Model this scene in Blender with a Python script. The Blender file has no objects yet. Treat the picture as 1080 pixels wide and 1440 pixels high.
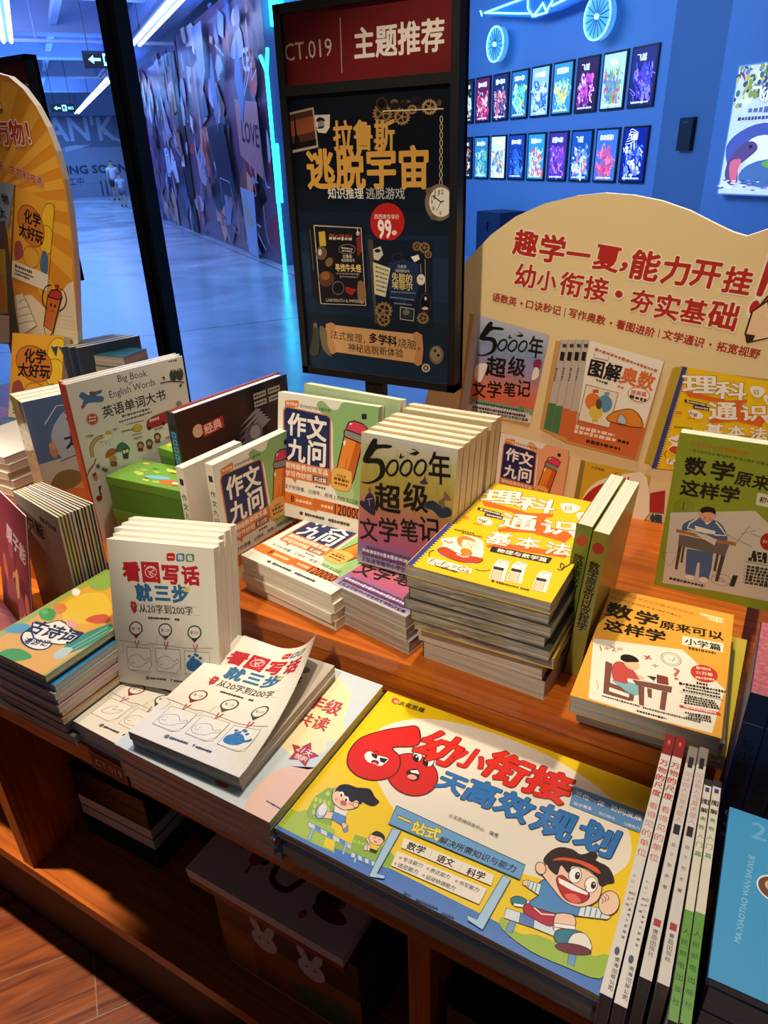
import bpy, bmesh, math, random
import numpy as np
from mathutils import Vector, Matrix
from mathutils.geometry import tessellate_polygon
R = math.radians
S = bpy.context.scene
COL = S.collection
random.seed(7)

# ------------------------------------------------------------------ camera
FPX, CW, CH, EYE = 986.0, 1080, 1440, 1.25
RX = Vector((0.8680, 0.2020, -0.4536)); RY = Vector((0.4962, -0.4078, 0.7665)); RZ = Vector((-0.0300, -0.8901, -0.4548))
AX = (Vector((RX.x, RY.x, RZ.x)), Vector((RX.y, RY.y, RZ.y)), Vector((RX.z, RY.z, RZ.z)))   # camera right, down, forward in world
cam = bpy.data.objects.new('camera', bpy.data.cameras.new('camera')); COL.objects.link(cam)
cam.data.sensor_fit = 'VERTICAL'; cam.data.sensor_height = 24.0; cam.data.sensor_width = 18.0
cam.data.lens = FPX / CH * 24.0
cam.data.clip_start = 0.02; cam.data.clip_end = 120
mw = Matrix.Identity(4)
for i in range(3):
    mw[i][0] = AX[0][i]; mw[i][1] = -AX[1][i]; mw[i][2] = -AX[2][i]
mw[2][3] = EYE
cam.matrix_world = mw
S.camera = cam
CPOS = Vector((0, 0, EYE))
def ray(p): return AX[0] * (p[0] - 540) + AX[1] * (p[1] - 720) + AX[2] * FPX
def on_y(p, y):
    d = ray(p); return CPOS + d * (y / d.y)
def on_z(p, z):
    d = ray(p); return CPOS + d * ((z - EYE) / d.z)

# corridor frame: EE runs down the corridor, NN towards its right-hand wall
EE = Vector((-0.8125, 0.583, 0)); NN = Vector((0.583, 0.8125, 0))
def cor(e, n, z): return EE * e + NN * n + Vector((0, 0, z))
COR_ROT = math.atan2(-EE.y, -EE.x)     # local x = -EE, local y = NN

# ------------------------------------------------------------------ world, lights, exposure
S.view_settings.view_transform = 'Standard'; S.view_settings.look = 'None'
S.view_settings.gamma = 1.0; S.view_settings.use_curve_mapping = False
S.view_settings.exposure = 0.3
w = bpy.data.worlds.new('world'); S.world = w; w.use_nodes = True
w.node_tree.nodes['Background'].inputs[0].default_value = (0.55, 0.62, 0.8, 1)
w.node_tree.nodes['Background'].inputs[1].default_value = 0.045
def lamp(name, kind, loc, target, power, color, **k):
    d = bpy.data.lights.new(name, kind); d.energy = power; d.color = color
    for a, b in k.items(): setattr(d, a, b)
    o = bpy.data.objects.new(name, d); COL.objects.link(o); o.location = loc
    v = Vector(target) - Vector(loc)
    o.rotation_euler = v.to_track_quat('-Z', 'Y').to_euler()
    return o
WARM = (1.0, 0.83, 0.62)
lamp('shop_spot_table', 'SPOT', (-0.42, 0.82, 2.75), (-0.38, 0.50, 0.7), 92, WARM, spot_size=R(52), spot_blend=0.6, shadow_soft_size=0.035)
lamp('shop_spot_floor', 'SPOT', (-1.2, 0.17, 2.75), (-1.2, 0.22, 0.0), 290, WARM, spot_size=R(27), spot_blend=0.35, shadow_soft_size=0.03)
lamp('shop_spot_left', 'SPOT', (-1.15, 0.66, 2.75), (-1.0, 0.64, 0.7), 45, WARM, spot_size=R(46), spot_blend=0.6, shadow_soft_size=0.04)
lamp('shop_spot_front', 'SPOT', (-0.32, -0.9, 2.7), (-0.36, 0.80, 0.97), 118, WARM, spot_size=R(23), spot_blend=0.2, shadow_soft_size=0.05)
lamp('shop_spot_front_left', 'SPOT', (-1.25, -0.75, 2.7), (-1.0, 0.80, 0.98), 80, WARM, spot_size=R(20), spot_blend=0.25, shadow_soft_size=0.05)
lamp('shop_fill_area', 'AREA', (-0.3, 1.0, 2.75), (-0.3, 0.6, 0.7), 9, (1.0, 0.86, 0.68), shape='RECTANGLE', size=2.5, size_y=1.0)  # dim warm fill area, added to soften the shop's shade
BLUE = (0.17, 0.40, 1.0)
for i, (e, n, p) in enumerate([(5.5, 0.9, 122), (11, 0.8, 45), (17, 0.8, 125), (24, 1.2, 200), (31, 1.5, 230)]):
    lamp('corridor_ceiling_lamp', 'AREA', cor(e, n, 3.0), cor(e, n, 0), p, BLUE, shape='RECTANGLE', size=5.0, size_y=4.4)
for e in (12, 19, 27): lamp('corridor_ceiling_fill', 'AREA', cor(e, 0.6, 2.7), cor(e, 0.6, 5), 140, (0.10, 0.28, 1.0), shape='RECTANGLE', size=5.0, size_y=3.0)  # added fill facing up, brightens the ceiling; no fitting stands here
lamp('mural_fill', 'AREA', cor(13, 0.2, 3.2), cor(13.5, 2.77, 1.2), 85, (0.42, 0.46, 1.0), shape='RECTANGLE', size=8.0, size_y=0.8)  # unseen fill area, added to lift the mural's brightness
lamp('poster_wall_fill', 'AREA', cor(6.8, 2.2, 3.1), cor(6.9, 5.1, 1.4), 70, (0.20, 0.46, 1.0), shape='RECTANGLE', size=3.5, size_y=0.6)  # fill added in front of the posters to light the blue wall

# ------------------------------------------------------------------ materials
def lin(h):
    h = h.lstrip('#'); out = []
    for i in (0, 2, 4):
        c = int(h[i:i + 2], 16) / 255
        out.append(c / 12.92 if c <= 0.04045 else ((c + 0.055) / 1.055) ** 2.4)
    return (*out, 1)
MATS = {}
def nodes(name):
    m = bpy.data.materials.new(name); m.use_nodes = True
    return m, m.node_tree.nodes, m.node_tree.links, m.node_tree.nodes['Principled BSDF']
def ink(h, rough=0.42, emit=0.0, coat=0.0):
    """printed or painted surface of one colour with a slightly uneven sheen"""
    k = ('ink', h, rough, emit, coat)
    if k in MATS: return MATS[k]
    m, n, l, b = nodes('print_' + h.strip('#'))
    b.inputs['Base Color'].default_value = lin(h)
    t = n.new('ShaderNodeTexNoise'); t.inputs['Scale'].default_value = 60
    r = n.new('ShaderNodeMapRange'); r.inputs[3].default_value = rough - 0.06; r.inputs[4].default_value = rough + 0.08
    l.new(t.outputs[0], r.inputs[0]); l.new(r.outputs[0], b.inputs['Roughness'])
    b.inputs['Specular IOR Level'].default_value = 0.35
    if coat: b.inputs['Coat Weight'].default_value = coat; b.inputs['Coat Roughness'].default_value = 0.12
    if emit: b.inputs['Emission Color'].default_value = lin(h); b.inputs['Emission Strength'].default_value = emit
    MATS[k] = m; return m
def streaks(name, c1, c2, scale, rough=0.6, coat=0.0, bump=0.15, dist=2.0, spec=0.3):
    """paper edges, wood: stretched noise between two colours"""
    if name in MATS: return MATS[name]
    m, n, l, b = nodes(name)
    tc = n.new('ShaderNodeTexCoord'); mp = n.new('ShaderNodeMapping'); mp.inputs['Scale'].default_value = scale
    t = n.new('ShaderNodeTexNoise'); t.inputs['Scale'].default_value = 1.0; t.inputs['Detail'].default_value = 5; t.inputs['Distortion'].default_value = dist
    cr = n.new('ShaderNodeValToRGB'); cr.color_ramp.elements[0].position = 0.32; cr.color_ramp.elements[1].position = 0.68
    cr.color_ramp.elements[0].color = lin(c1); cr.color_ramp.elements[1].color = lin(c2)
    l.new(tc.outputs['Object'], mp.inputs[0]); l.new(mp.outputs[0], t.inputs[0]); l.new(t.outputs[0], cr.inputs[0]); l.new(cr.outputs[0], b.inputs['Base Color'])
    bm = n.new('ShaderNodeBump'); bm.inputs['Strength'].default_value = bump; bm.inputs['Distance'].default_value = 0.002
    l.new(t.outputs[0], bm.inputs['Height']); l.new(bm.outputs[0], b.inputs['Normal'])
    b.inputs['Roughness'].default_value = rough; b.inputs['Specular IOR Level'].default_value = spec
    if coat: b.inputs['Coat Weight'].default_value = coat; b.inputs['Coat Roughness'].default_value = 0.1
    MATS[name] = m; return m
PAGES = streaks('paper_edges', '#cfc6b2', '#efe8d8', (6, 6, 900), dist=0.2)
PAGES_GREY = streaks('grey_paper_edges', '#a89f90', '#cfc7b8', (6, 6, 900), dist=0.2)
PAGES_WRAP = streaks('shrink_wrapped_paper_edges', '#8c8478', '#c9c1b2', (9, 9, 420), coat=0.8, bump=0.5, dist=0.6)
WOOD = streaks('orange_wood', '#984812', '#c4681c', (3, 60, 60), rough=0.38, coat=0.25, bump=0.06)
WOOD_UP = streaks('orange_wood_upright', '#984812', '#c4681c', (60, 60, 3), rough=0.38, coat=0.25, bump=0.06)
WOOD_SHADE = streaks('shade_dark_wood', '#2a140a', '#3a1d0f', (3, 40, 40), rough=0.5)  # plinth only: the shadow under the shelf is put into this colour
def plain(name, h, rough=0.4, metal=0.0, emit=0.0, coat=0.0):
    if name in MATS: return MATS[name]
    m, n, l, b = nodes(name)
    b.inputs['Base Color'].default_value = lin(h); b.inputs['Roughness'].default_value = rough; b.inputs['Metallic'].default_value = metal
    t = n.new('ShaderNodeTexNoise'); t.inputs['Scale'].default_value = 25; bm = n.new('ShaderNodeBump'); bm.inputs['Strength'].default_value = 0.04
    bm.inputs['Distance'].default_value = 0.002
    l.new(t.outputs[0], bm.inputs['Height']); l.new(bm.outputs[0], b.inputs['Normal'])
    if emit: b.inputs['Emission Color'].default_value = lin(h); b.inputs['Emission Strength'].default_value = emit
    if coat: b.inputs['Coat Weight'].default_value = coat
    MATS[name] = m; return m
BLACK = plain('black_powder_coat', '#0b0b0d', 0.45)

# ------------------------------------------------------------------ mesh helpers
class MB:
    """gathers boxes, polygons, tubes ... and links them as ONE mesh object"""
    def __init__(s): s.v, s.f, s.fm, s.m = [], [], [], []
    def mi(s, m):
        if m not in s.m: s.m.append(m)
        return s.m.index(m)
    def add(s, vs, fs, m):
        o = len(s.v); s.v += [tuple(v) for v in vs]; k = s.mi(m)
        for f in fs: s.f.append([o + i for i in f]); s.fm.append(k)
        return s
    def box(s, a, b, m, M=None):
        x0, y0, z0 = a; x1, y1, z1 = b
        vs = [Vector(p) for p in ((x0, y0, z0), (x1, y0, z0), (x1, y1, z0), (x0, y1, z0), (x0, y0, z1), (x1, y0, z1), (x1, y1, z1), (x0, y1, z1))]
        if M: vs = [M @ p for p in vs]
        return s.add(vs, [(0, 3, 2, 1), (4, 5, 6, 7), (0, 1, 5, 4), (1, 2, 6, 5), (2, 3, 7, 6), (3, 0, 4, 7)], m)
    def prism(s, pts, z0, z1, m, f=lambda x, y, z: (x, y, z), mside=None):
        """outline pts extruded from z0 to z1; f maps to 3-D"""
        n = len(pts); tri = tessellate_polygon([[Vector((p[0], p[1], 0)) for p in pts]])
        area = sum(pts[i - 1][0] * pts[i][1] - pts[i][0] * pts[i - 1][1] for i in range(n))
        if area < 0:
            pts = pts[::-1]; tri = tessellate_polygon([[Vector((p[0], p[1], 0)) for p in pts]])
        s.add([f(p[0], p[1], z1) for p in pts], [t for t in tri], m)
        s.add([f(p[0], p[1], z0) for p in pts], [t[::-1] for t in tri], m)
        vs = [f(p[0], p[1], z0) for p in pts] + [f(p[0], p[1], z1) for p in pts]
        return s.add(vs, [(i, (i + 1) % n, n + (i + 1) % n, n + i) for i in range(n)], mside or m)
    def tube(s, pts, r, m, n=10):
        pts = [Vector(p) for p in pts]; rings = []
        for i, p in enumerate(pts):
            d = (pts[min(i + 1, len(pts) - 1)] - pts[max(i - 1, 0)]).normalized()
            a = d.cross(Vector((0, 0, 1)))
            if a.length < 1e-4: a = d.cross(Vector((1, 0, 0)))
            a.normalize(); b = d.cross(a)
            rr = r[i] if isinstance(r, (list, tuple)) else r
            rings.append([p + (a * math.cos(2 * math.pi * k / n) + b * math.sin(2 * math.pi * k / n)) * rr for k in range(n)])
        fs = []
        for i in range(len(pts) - 1):
            for k in range(n): fs.append((i * n + k, i * n + (k + 1) % n, (i + 1) * n + (k + 1) % n, (i + 1) * n + k))
        fs += [tuple(range(n))[::-1], tuple(range((len(pts) - 1) * n, len(pts) * n))]
        return s.add([v for q in rings for v in q], fs, m)
    def art(s, A, f):
        for vs, fs, m in A.items: s.add([f(*v) for v in vs], fs, m)
        return s
    def build(s, name, parent=None, smooth=False):
        me = bpy.data.meshes.new(name); me.from_pydata(s.v, [], s.f)
        for m in s.m: me.materials.append(m)
        me.polygons.foreach_set('material_index', s.fm)
        if smooth: me.polygons.foreach_set('use_smooth', [True] * len(s.f))
        me.update()
        o = bpy.data.objects.new(name, me); COL.objects.link(o)
        if parent: o.parent = parent
        return o
def tag(o, label, cat, group=None, kind=None):
    if label: o['label'] = label
    if cat: o['category'] = cat
    if group: o['group'] = group
    if kind: o['kind'] = kind
    return o
def struct(o):
    o['kind'] = 'structure'; return o
def thing(name, label, cat, M, group=None):
    o = bpy.data.objects.new(name, None); COL.objects.link(o); o.empty_display_size = 0.03
    o.matrix_world = M if isinstance(M, Matrix) else Matrix.Translation(M)
    return tag(o, label, cat, group)

# ------------------------------------------------------------------ text -> triangles
TXT = {}
RAW = {}
def outline(s):
    """(verts, tris, boundary edges) of a string in ems"""
    if s in RAW: return RAW[s]
    cu = bpy.data.curves.new('lettering', 'FONT'); cu.body = s; cu.resolution_u = 2; cu.fill_mode = 'FRONT'
    o = bpy.data.objects.new('lettering', cu); COL.objects.link(o)
    dg = bpy.context.evaluated_depsgraph_get(); ev = o.evaluated_get(dg); me = ev.to_mesh()
    vs = [tuple(v.co)[:2] for v in me.vertices]; fs = [tuple(p.vertices) for p in me.polygons]
    ev.to_mesh_clear(); bpy.data.objects.remove(o); bpy.data.curves.remove(cu)
    cnt = {}
    key = lambda i: (round(vs[i][0], 5), round(vs[i][1], 5))
    for f in fs:
        for i in range(len(f)):
            a, b = f[i], f[(i + 1) % len(f)]; k = frozenset((key(a), key(b)))
            if len(k) == 2: cnt.setdefault(k, []).append((a, b))
    RAW[s] = (vs, fs, [v[0] for v in cnt.values() if len(v) == 1]); return RAW[s]
def swell(vs, ed, b, res=44):
    """thickened strokes: the glyph's distance field, cut at b by marching squares"""
    V = np.array(vs); E0 = V[[e[0] for e in ed]]; E1 = V[[e[1] for e in ed]]
    h = 1.0 / res; pad = b + 2.5 * h
    x0, y0 = V.min(0) - pad; x1, y1 = V.max(0) + pad
    nx, ny = int((x1 - x0) / h) + 2, int((y1 - y0) / h) + 2
    gx, gy = x0 + h * np.arange(nx), y0 + h * np.arange(ny); F = np.full((ny, nx), 9.0)
    emin, emax = np.minimum(E0[:, 0], E1[:, 0]), np.maximum(E0[:, 0], E1[:, 0])
    for c in range(0, nx, res):
        xs = gx[c:c + res]; near = (emax > xs[0] - 0.25) & (emin < xs[-1] + 0.25)
        if not near.any(): continue
        A, B = E0[near], E1[near]; D = B - A; L2 = np.maximum((D ** 2).sum(1), 1e-12)
        P = np.stack(np.meshgrid(xs, gy), -1).reshape(-1, 1, 2)
        t = np.clip(((P - A) * D).sum(2) / L2, 0, 1); d = np.sqrt((((P - A) - t[..., None] * D) ** 2).sum(2).min(1))
        # inside test: vertical ray, so only edges that straddle the point's x count
        px_, py_ = P[:, :, 0], P[:, :, 1]; cr = (A[:, 0] <= px_) != (B[:, 0] <= px_)
        with np.errstate(divide='ignore', invalid='ignore'): yc = A[:, 1] + (px_ - A[:, 0]) * D[:, 1] / D[:, 0]
        ins = (cr & (yc > py_)).sum(1) % 2 == 1
        F[:, c:c + res] = np.where(ins, -d, d).reshape(ny, len(xs))
    F = F - b; neg = F < 0; ov, of, idx = [], [], {}
    def pt(key, x, y):
        if key not in idx: idx[key] = len(ov); ov.append((x, y))
        return idx[key]
    full = neg[:-1, :-1] & neg[1:, :-1] & neg[:-1, 1:] & neg[1:, 1:]; some = neg[:-1, :-1] | neg[1:, :-1] | neg[:-1, 1:] | neg[1:, 1:]
    for j in range(ny - 1):
        row = np.flatnonzero(full[j])
        if len(row):
            for run in np.split(row, np.flatnonzero(np.diff(row) > 1) + 1):
                i0, i1 = int(run[0]), int(run[-1]) + 1
                of.append((pt((i0, j), gx[i0], gy[j]), pt((i1, j), gx[i1], gy[j]), pt((i1, j + 1), gx[i1], gy[j + 1]), pt((i0, j + 1), gx[i0], gy[j + 1])))
        for i in np.flatnonzero(some[j] & ~full[j]):
            i = int(i); cs = ((i, j), (i + 1, j), (i + 1, j + 1), (i, j + 1)); poly = []
            for q in range(4):
                a, c = cs[q], cs[(q + 1) % 4]; fa, fc = F[a[1], a[0]], F[c[1], c[0]]
                if fa < 0: poly.append(pt(a, gx[a[0]], gy[a[1]]))
                if (fa < 0) != (fc < 0):
                    t = fa / (fa - fc); poly.append(pt((min(a, c), max(a, c)), gx[a[0]] + t * (gx[c[0]] - gx[a[0]]), gy[a[1]] + t * (gy[c[1]] - gy[a[1]])))
            if len(poly) > 2: of.append(tuple(poly))
    return [(float(x), float(y)) for x, y in ov], of
def glyphs(s, b=0.0):
    """(verts, faces, aspect) of a string, strokes thickened by b ems; x 0..1 over its width, y centred in the same unit"""
    k = (s, b)
    if k in TXT: return TXT[k]
    vs, fs, ed = outline(s); b *= 0.62
    if not vs: TXT[k] = ([], [], 1); return TXT[k]
    if b > 0.004: vs, fs = swell(vs, ed, b)
    x0 = min(v[0] for v in vs); x1 = max(v[0] for v in vs); y0 = min(v[1] for v in vs); y1 = max(v[1] for v in vs)
    W = max(x1 - x0, 1e-6); c = (y0 + y1) / 2
    TXT[k] = ([((x - x0) / W, (y - c) / W) for x, y in vs], fs, (y1 - y0) / W)
    return TXT[k]
def hom(c):
    """projective map taking picture corners TL TR BR BL to the unit square (v down)"""
    (x0, y0), (x1, y1), (x2, y2), (x3, y3) = c
    dx1, dx2, dy1, dy2 = x1 - x2, x3 - x2, y1 - y2, y3 - y2
    sx, sy = x0 - x1 + x2 - x3, y0 - y1 + y2 - y3
    d = dx1 * dy2 - dx2 * dy1
    g = (sx * dy2 - dx2 * sy) / d; h = (dx1 * sy - sx * dy1) / d
    M = Matrix(((x1 - x0 + g * x1, x3 - x0 + h * x3, x0), (y1 - y0 + g * y1, y3 - y0 + h * y3, y0), (g, h, 1))).inverted()
    def f(p):
        q = M @ Vector((p[0], p[1], 1)); return (q.x / q.z, q.y / q.z)
    return f
def smooth_loop(pts, n=6, closed=True):
    out = []; N = len(pts)
    rng = range(N) if closed else range(N - 1)
    for i in rng:
        if closed: p0, p1, p2, p3 = pts[i - 1], pts[i], pts[(i + 1) % N], pts[(i + 2) % N]
        else: p0, p1, p2, p3 = pts[max(i - 1, 0)], pts[i], pts[i + 1], pts[min(i + 2, N - 1)]
        for k in range(n):
            t = k / n
            out.append(tuple(0.5 * (2 * p1[j] + (p2[j] - p0[j]) * t + (2 * p0[j] - 5 * p1[j] + 4 * p2[j] - p3[j]) * t * t + (3 * p1[j] - p0[j] - 3 * p2[j] + p3[j]) * t ** 3) for j in (0, 1)))
    if not closed: out.append(tuple(pts[-1]))
    return out
class Art:
    """flat printing laid out in metres (u right, v down) in thin layers"""
    def __init__(s, W=1.0, H=1.0, eps=6e-6, rough=0.42, emit=0.0, coat=0.0):
        s.items = []; s.n = 1; s.W, s.H, s.eps = W, H, eps; s.kw = dict(rough=rough, emit=emit, coat=coat)
        s.q = None; s.sc = (0, 0, 1); s.clip = True
    def frame(s, corners=None, at=(0, 0, 1), q=None):
        s.q = q or (hom(corners) if corners else None); s.sc = at; return s
    def at(s, x0, y0, k): s.sc = (x0, y0, k); return s
    def m(s, p):
        x, y = s.sc[0] + p[0] / s.sc[2], s.sc[1] + p[1] / s.sc[2]
        u, v = s.q((x, y)) if s.q else (x, y)
        return (u * s.W, v * s.H)
    def raw(s, h, vs, fs):
        """vs in metres; clipped to the sheet by clamping"""
        if s.clip: vs = [(min(max(u, 0), s.W), min(max(v, 0), s.H)) for u, v in vs]
        z = s.n * s.eps; s.n += 1
        s.items.append(([(u, v, z) for u, v in vs], fs, ink(h, **s.kw) if isinstance(h, str) else h))
    def poly(s, h, pts, out=None, w=1.0, sm=0):
        if sm: pts = smooth_loop(pts, sm)
        P = [s.m(p) for p in pts]
        tri = tessellate_polygon([[Vector((a, b, 0)) for a, b in P]])
        fs = []
        for t in tri:
            a, b, c = (P[i] for i in t)
            cr = (b[0] - a[0]) * (c[1] - a[1]) - (c[0] - a[0]) * (b[1] - a[1])
            fs.append(t if cr < 0 else t[::-1])
        if h: s.raw(h, P, fs)
        if out: s.line(out, list(pts) + [pts[0]], w)
    def line(s, h, pts, w=1.0, sm=0):
        """stroke, w in source units"""
        if sm: pts = smooth_loop(pts, sm, False)
        P = [Vector(s.m(p)) for p in pts]
        a = s.m(pts[0]); b = s.m((pts[0][0] + 1, pts[0][1])); c = s.m((pts[0][0], pts[0][1] + 1))
        u = 0.25 * w * (math.hypot(b[0] - a[0], b[1] - a[1]) + math.hypot(c[0] - a[0], c[1] - a[1]))
        vs, fs = [], []
        for i in range(len(P)):
            d = P[min(i + 1, len(P) - 1)] - P[max(i - 1, 0)]
            if d.length < 1e-9: d = Vector((1, 0))
            d.normalize(); n = Vector((-d.y, d.x)) * u
            vs += [tuple(P[i] + n), tuple(P[i] - n)]
        for i in range(len(P) - 1): fs.append((2 * i, 2 * i + 2, 2 * i + 3, 2 * i + 1)[::-1])
        s.raw(h, vs, fs)
    def ell(s, h, c, rx, ry=None, rot=0, out=None, w=1.0, n=28):
        ry = ry or rx; cs, sn = math.cos(R(rot)), math.sin(R(rot))
        pts = [(c[0] + rx * math.cos(t) * cs - ry * math.sin(t) * sn, c[1] + rx * math.cos(t) * sn + ry * math.sin(t) * cs) for t in [2 * math.pi * k / n for k in range(n)]]
        s.poly(h, pts, out, w)
    def rect(s, h, x0, y0, x1, y1, r=0, out=None, w=1.0):
        if r:
            pts = []
            for cx, cy, a in ((x1 - r, y0 + r, -90), (x1 - r, y1 - r, 0), (x0 + r, y1 - r, 90), (x0 + r, y0 + r, 180)):
                pts += [(cx + r * math.cos(R(a + t)), cy + r * math.sin(R(a + t))) for t in (0, 30, 60, 90)]
        else: pts = [(x0, y0), (x1, y0), (x1, y1), (x0, y1)]
        s.poly(h, pts, out, w)
    def text(s, h, st, p0, p1, b=0.02, hs=1.0, oc=None, ob=0.07, sk=0.0):
        """string whose box runs from mid-left p0 to mid-right p1; hs stretches its height, oc = outline colour"""
        A, B = Vector(s.m(p0)), Vector(s.m(p1)); d = B - A; e = Vector((d.y, -d.x))     # e: up the letters
        for col, bb in ([(oc, b + ob)] if oc else []) + [(h, b)]:
            vs, fs, _ = glyphs(st, bb)
            if not vs: continue
            g = 0.0
            if bb != b:      # keep the outline's letters the same size as the fill
                raw = outline(st)[0]; w_ = max(v[0] for v in raw) - min(v[0] for v in raw) + 2 * b; g = ob / max(w_, 0.05)
            out = []
            for x, y in vs:
                xx = x * (1 + 2 * g) - g
                q = A + d * (xx + sk * y) + e * (y * hs * (1 + 2 * g))
                out.append((q.x, q.y))
            s.raw(col, out, fs)
    def vtext(s, h, st, p0, p1, b=0.02, fill=0.92, size=None, oc=None):
        """characters one under the other from p0 (top) to p1 (bottom)"""
        A, B = Vector(s.m(p0)), Vector(s.m(p1)); d = (B - A) / len(st); L = size or d.length * fill; dn = d.normalized(); rt = Vector((dn.y, -dn.x))
        q, sc = s.q, s.sc; s.q, s.sc = None, (0, 0, 1); W, H = s.W, s.H
        for i, ch in enumerate(st):
            if ch == ' ': continue
            c = A + d * (i + 0.5); a = c - rt * L * 0.5; z = c + rt * L * 0.5
            s.text(h, ch, (a.x / W, a.y / H), (z.x / W, z.y / H), b, min(1.0, 1.0 / max(glyphs(ch, b)[2], 1.0)) if glyphs(ch, b)[2] > 1.3 else 1.0, oc)
        s.q, s.sc = q, sc
    def fine(s, h, p0, p1, t=1.0, seed=1, gap=0.28):
        """a line of print too small to read: short strokes"""
        r = random.Random(seed); x = 0.0
        A, B = p0, p1; L = math.hypot(B[0] - A[0], B[1] - A[1]); vs, fs = [], []
        dx, dy = (B[0] - A[0]) / L, (B[1] - A[1]) / L
        while x < L:
            wd = t * r.uniform(0.7, 1.3); hh = t * r.uniform(0.28, 0.5)
            c0 = (A[0] + dx * x, A[1] + dy * x); c1 = (A[0] + dx * min(x + wd, L), A[1] + dy * min(x + wd, L))
            q = [(c0[0] + dy * hh, c0[1] - dx * hh), (c1[0] + dy * hh, c1[1] - dx * hh), (c1[0] - dy * hh, c1[1] + dx * hh), (c0[0] - dy * hh, c0[1] + dx * hh)]
            o = len(vs); vs += [s.m(p) for p in q]; fs.append((o + 3, o + 2, o + 1, o)); x += wd + t * gap
        s.raw(h, vs, fs)

# ------------------------------------------------------------------ books
def pose(pos, yaw=0.0, lean=0.0, roll=0.0, T=0.0):
    """cover frame: x along the cover's foot, y up the cover, z out of it; pos = the cover's lower left corner. lean 90 = lying flat"""
    M = Matrix.Translation(pos) @ Matrix.Rotation(R(yaw), 4, 'Z') @ Matrix.Rotation(R(90 - lean), 4, 'X') @ Matrix.Rotation(R(roll), 4, 'Z')
    return M @ Matrix.Translation((0, 0, -T))
BOOK = {}
def book(kind, label, M, W, H, T, cover='#e8e4da', spine=None, art=None, sart=None, pages=None, hard=False, group=None, key=None, name='book', cat='book', rough=0.42, coat=0.0, back=None, kw={}):
    """M: frame of the back cover's lower left corner (x = W, y = H, z = thickness T)"""
    root = thing(name, label, cat, M, group)
    if key and key in BOOK:
        for src in BOOK[key]:
            o = src.copy(); COL.objects.link(o); o.parent = root
        return root
    c, ov = (0.0024, 0.003) if hard else (0.0007, 0.0)
    cm = ink(cover, rough, coat=coat); sm = ink(spine or cover, rough, coat=coat); bm_ = ink(back or cover, rough, coat=coat)
    p = MB()
    p.box((0.0002, ov + 0.0004, c), (W - ov - 0.0006, H - ov - 0.0004, T - c), pages or PAGES)
    pb = p.build('page_block', root)
    k = MB()
    k.box((0, 0, T - c), (W, H, T), cm); k.box((0, 0, 0), (W, H, c), bm_); k.box((-c, 0, 0), (0, H, T), sm)
    if art:
        a = Art(W, H, rough=rough, coat=coat); art(a, **kw); k.art(a, lambda u, v, z: (u, H - v, T + z))
    if sart:
        a = Art(T, H, rough=rough, coat=coat); sart(a); k.art(a, lambda u, v, z: (-c - z, H - v, u))
    cv = k.build('cover', root)
    if key: BOOK[key] = [pb, cv]
    return root
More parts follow.
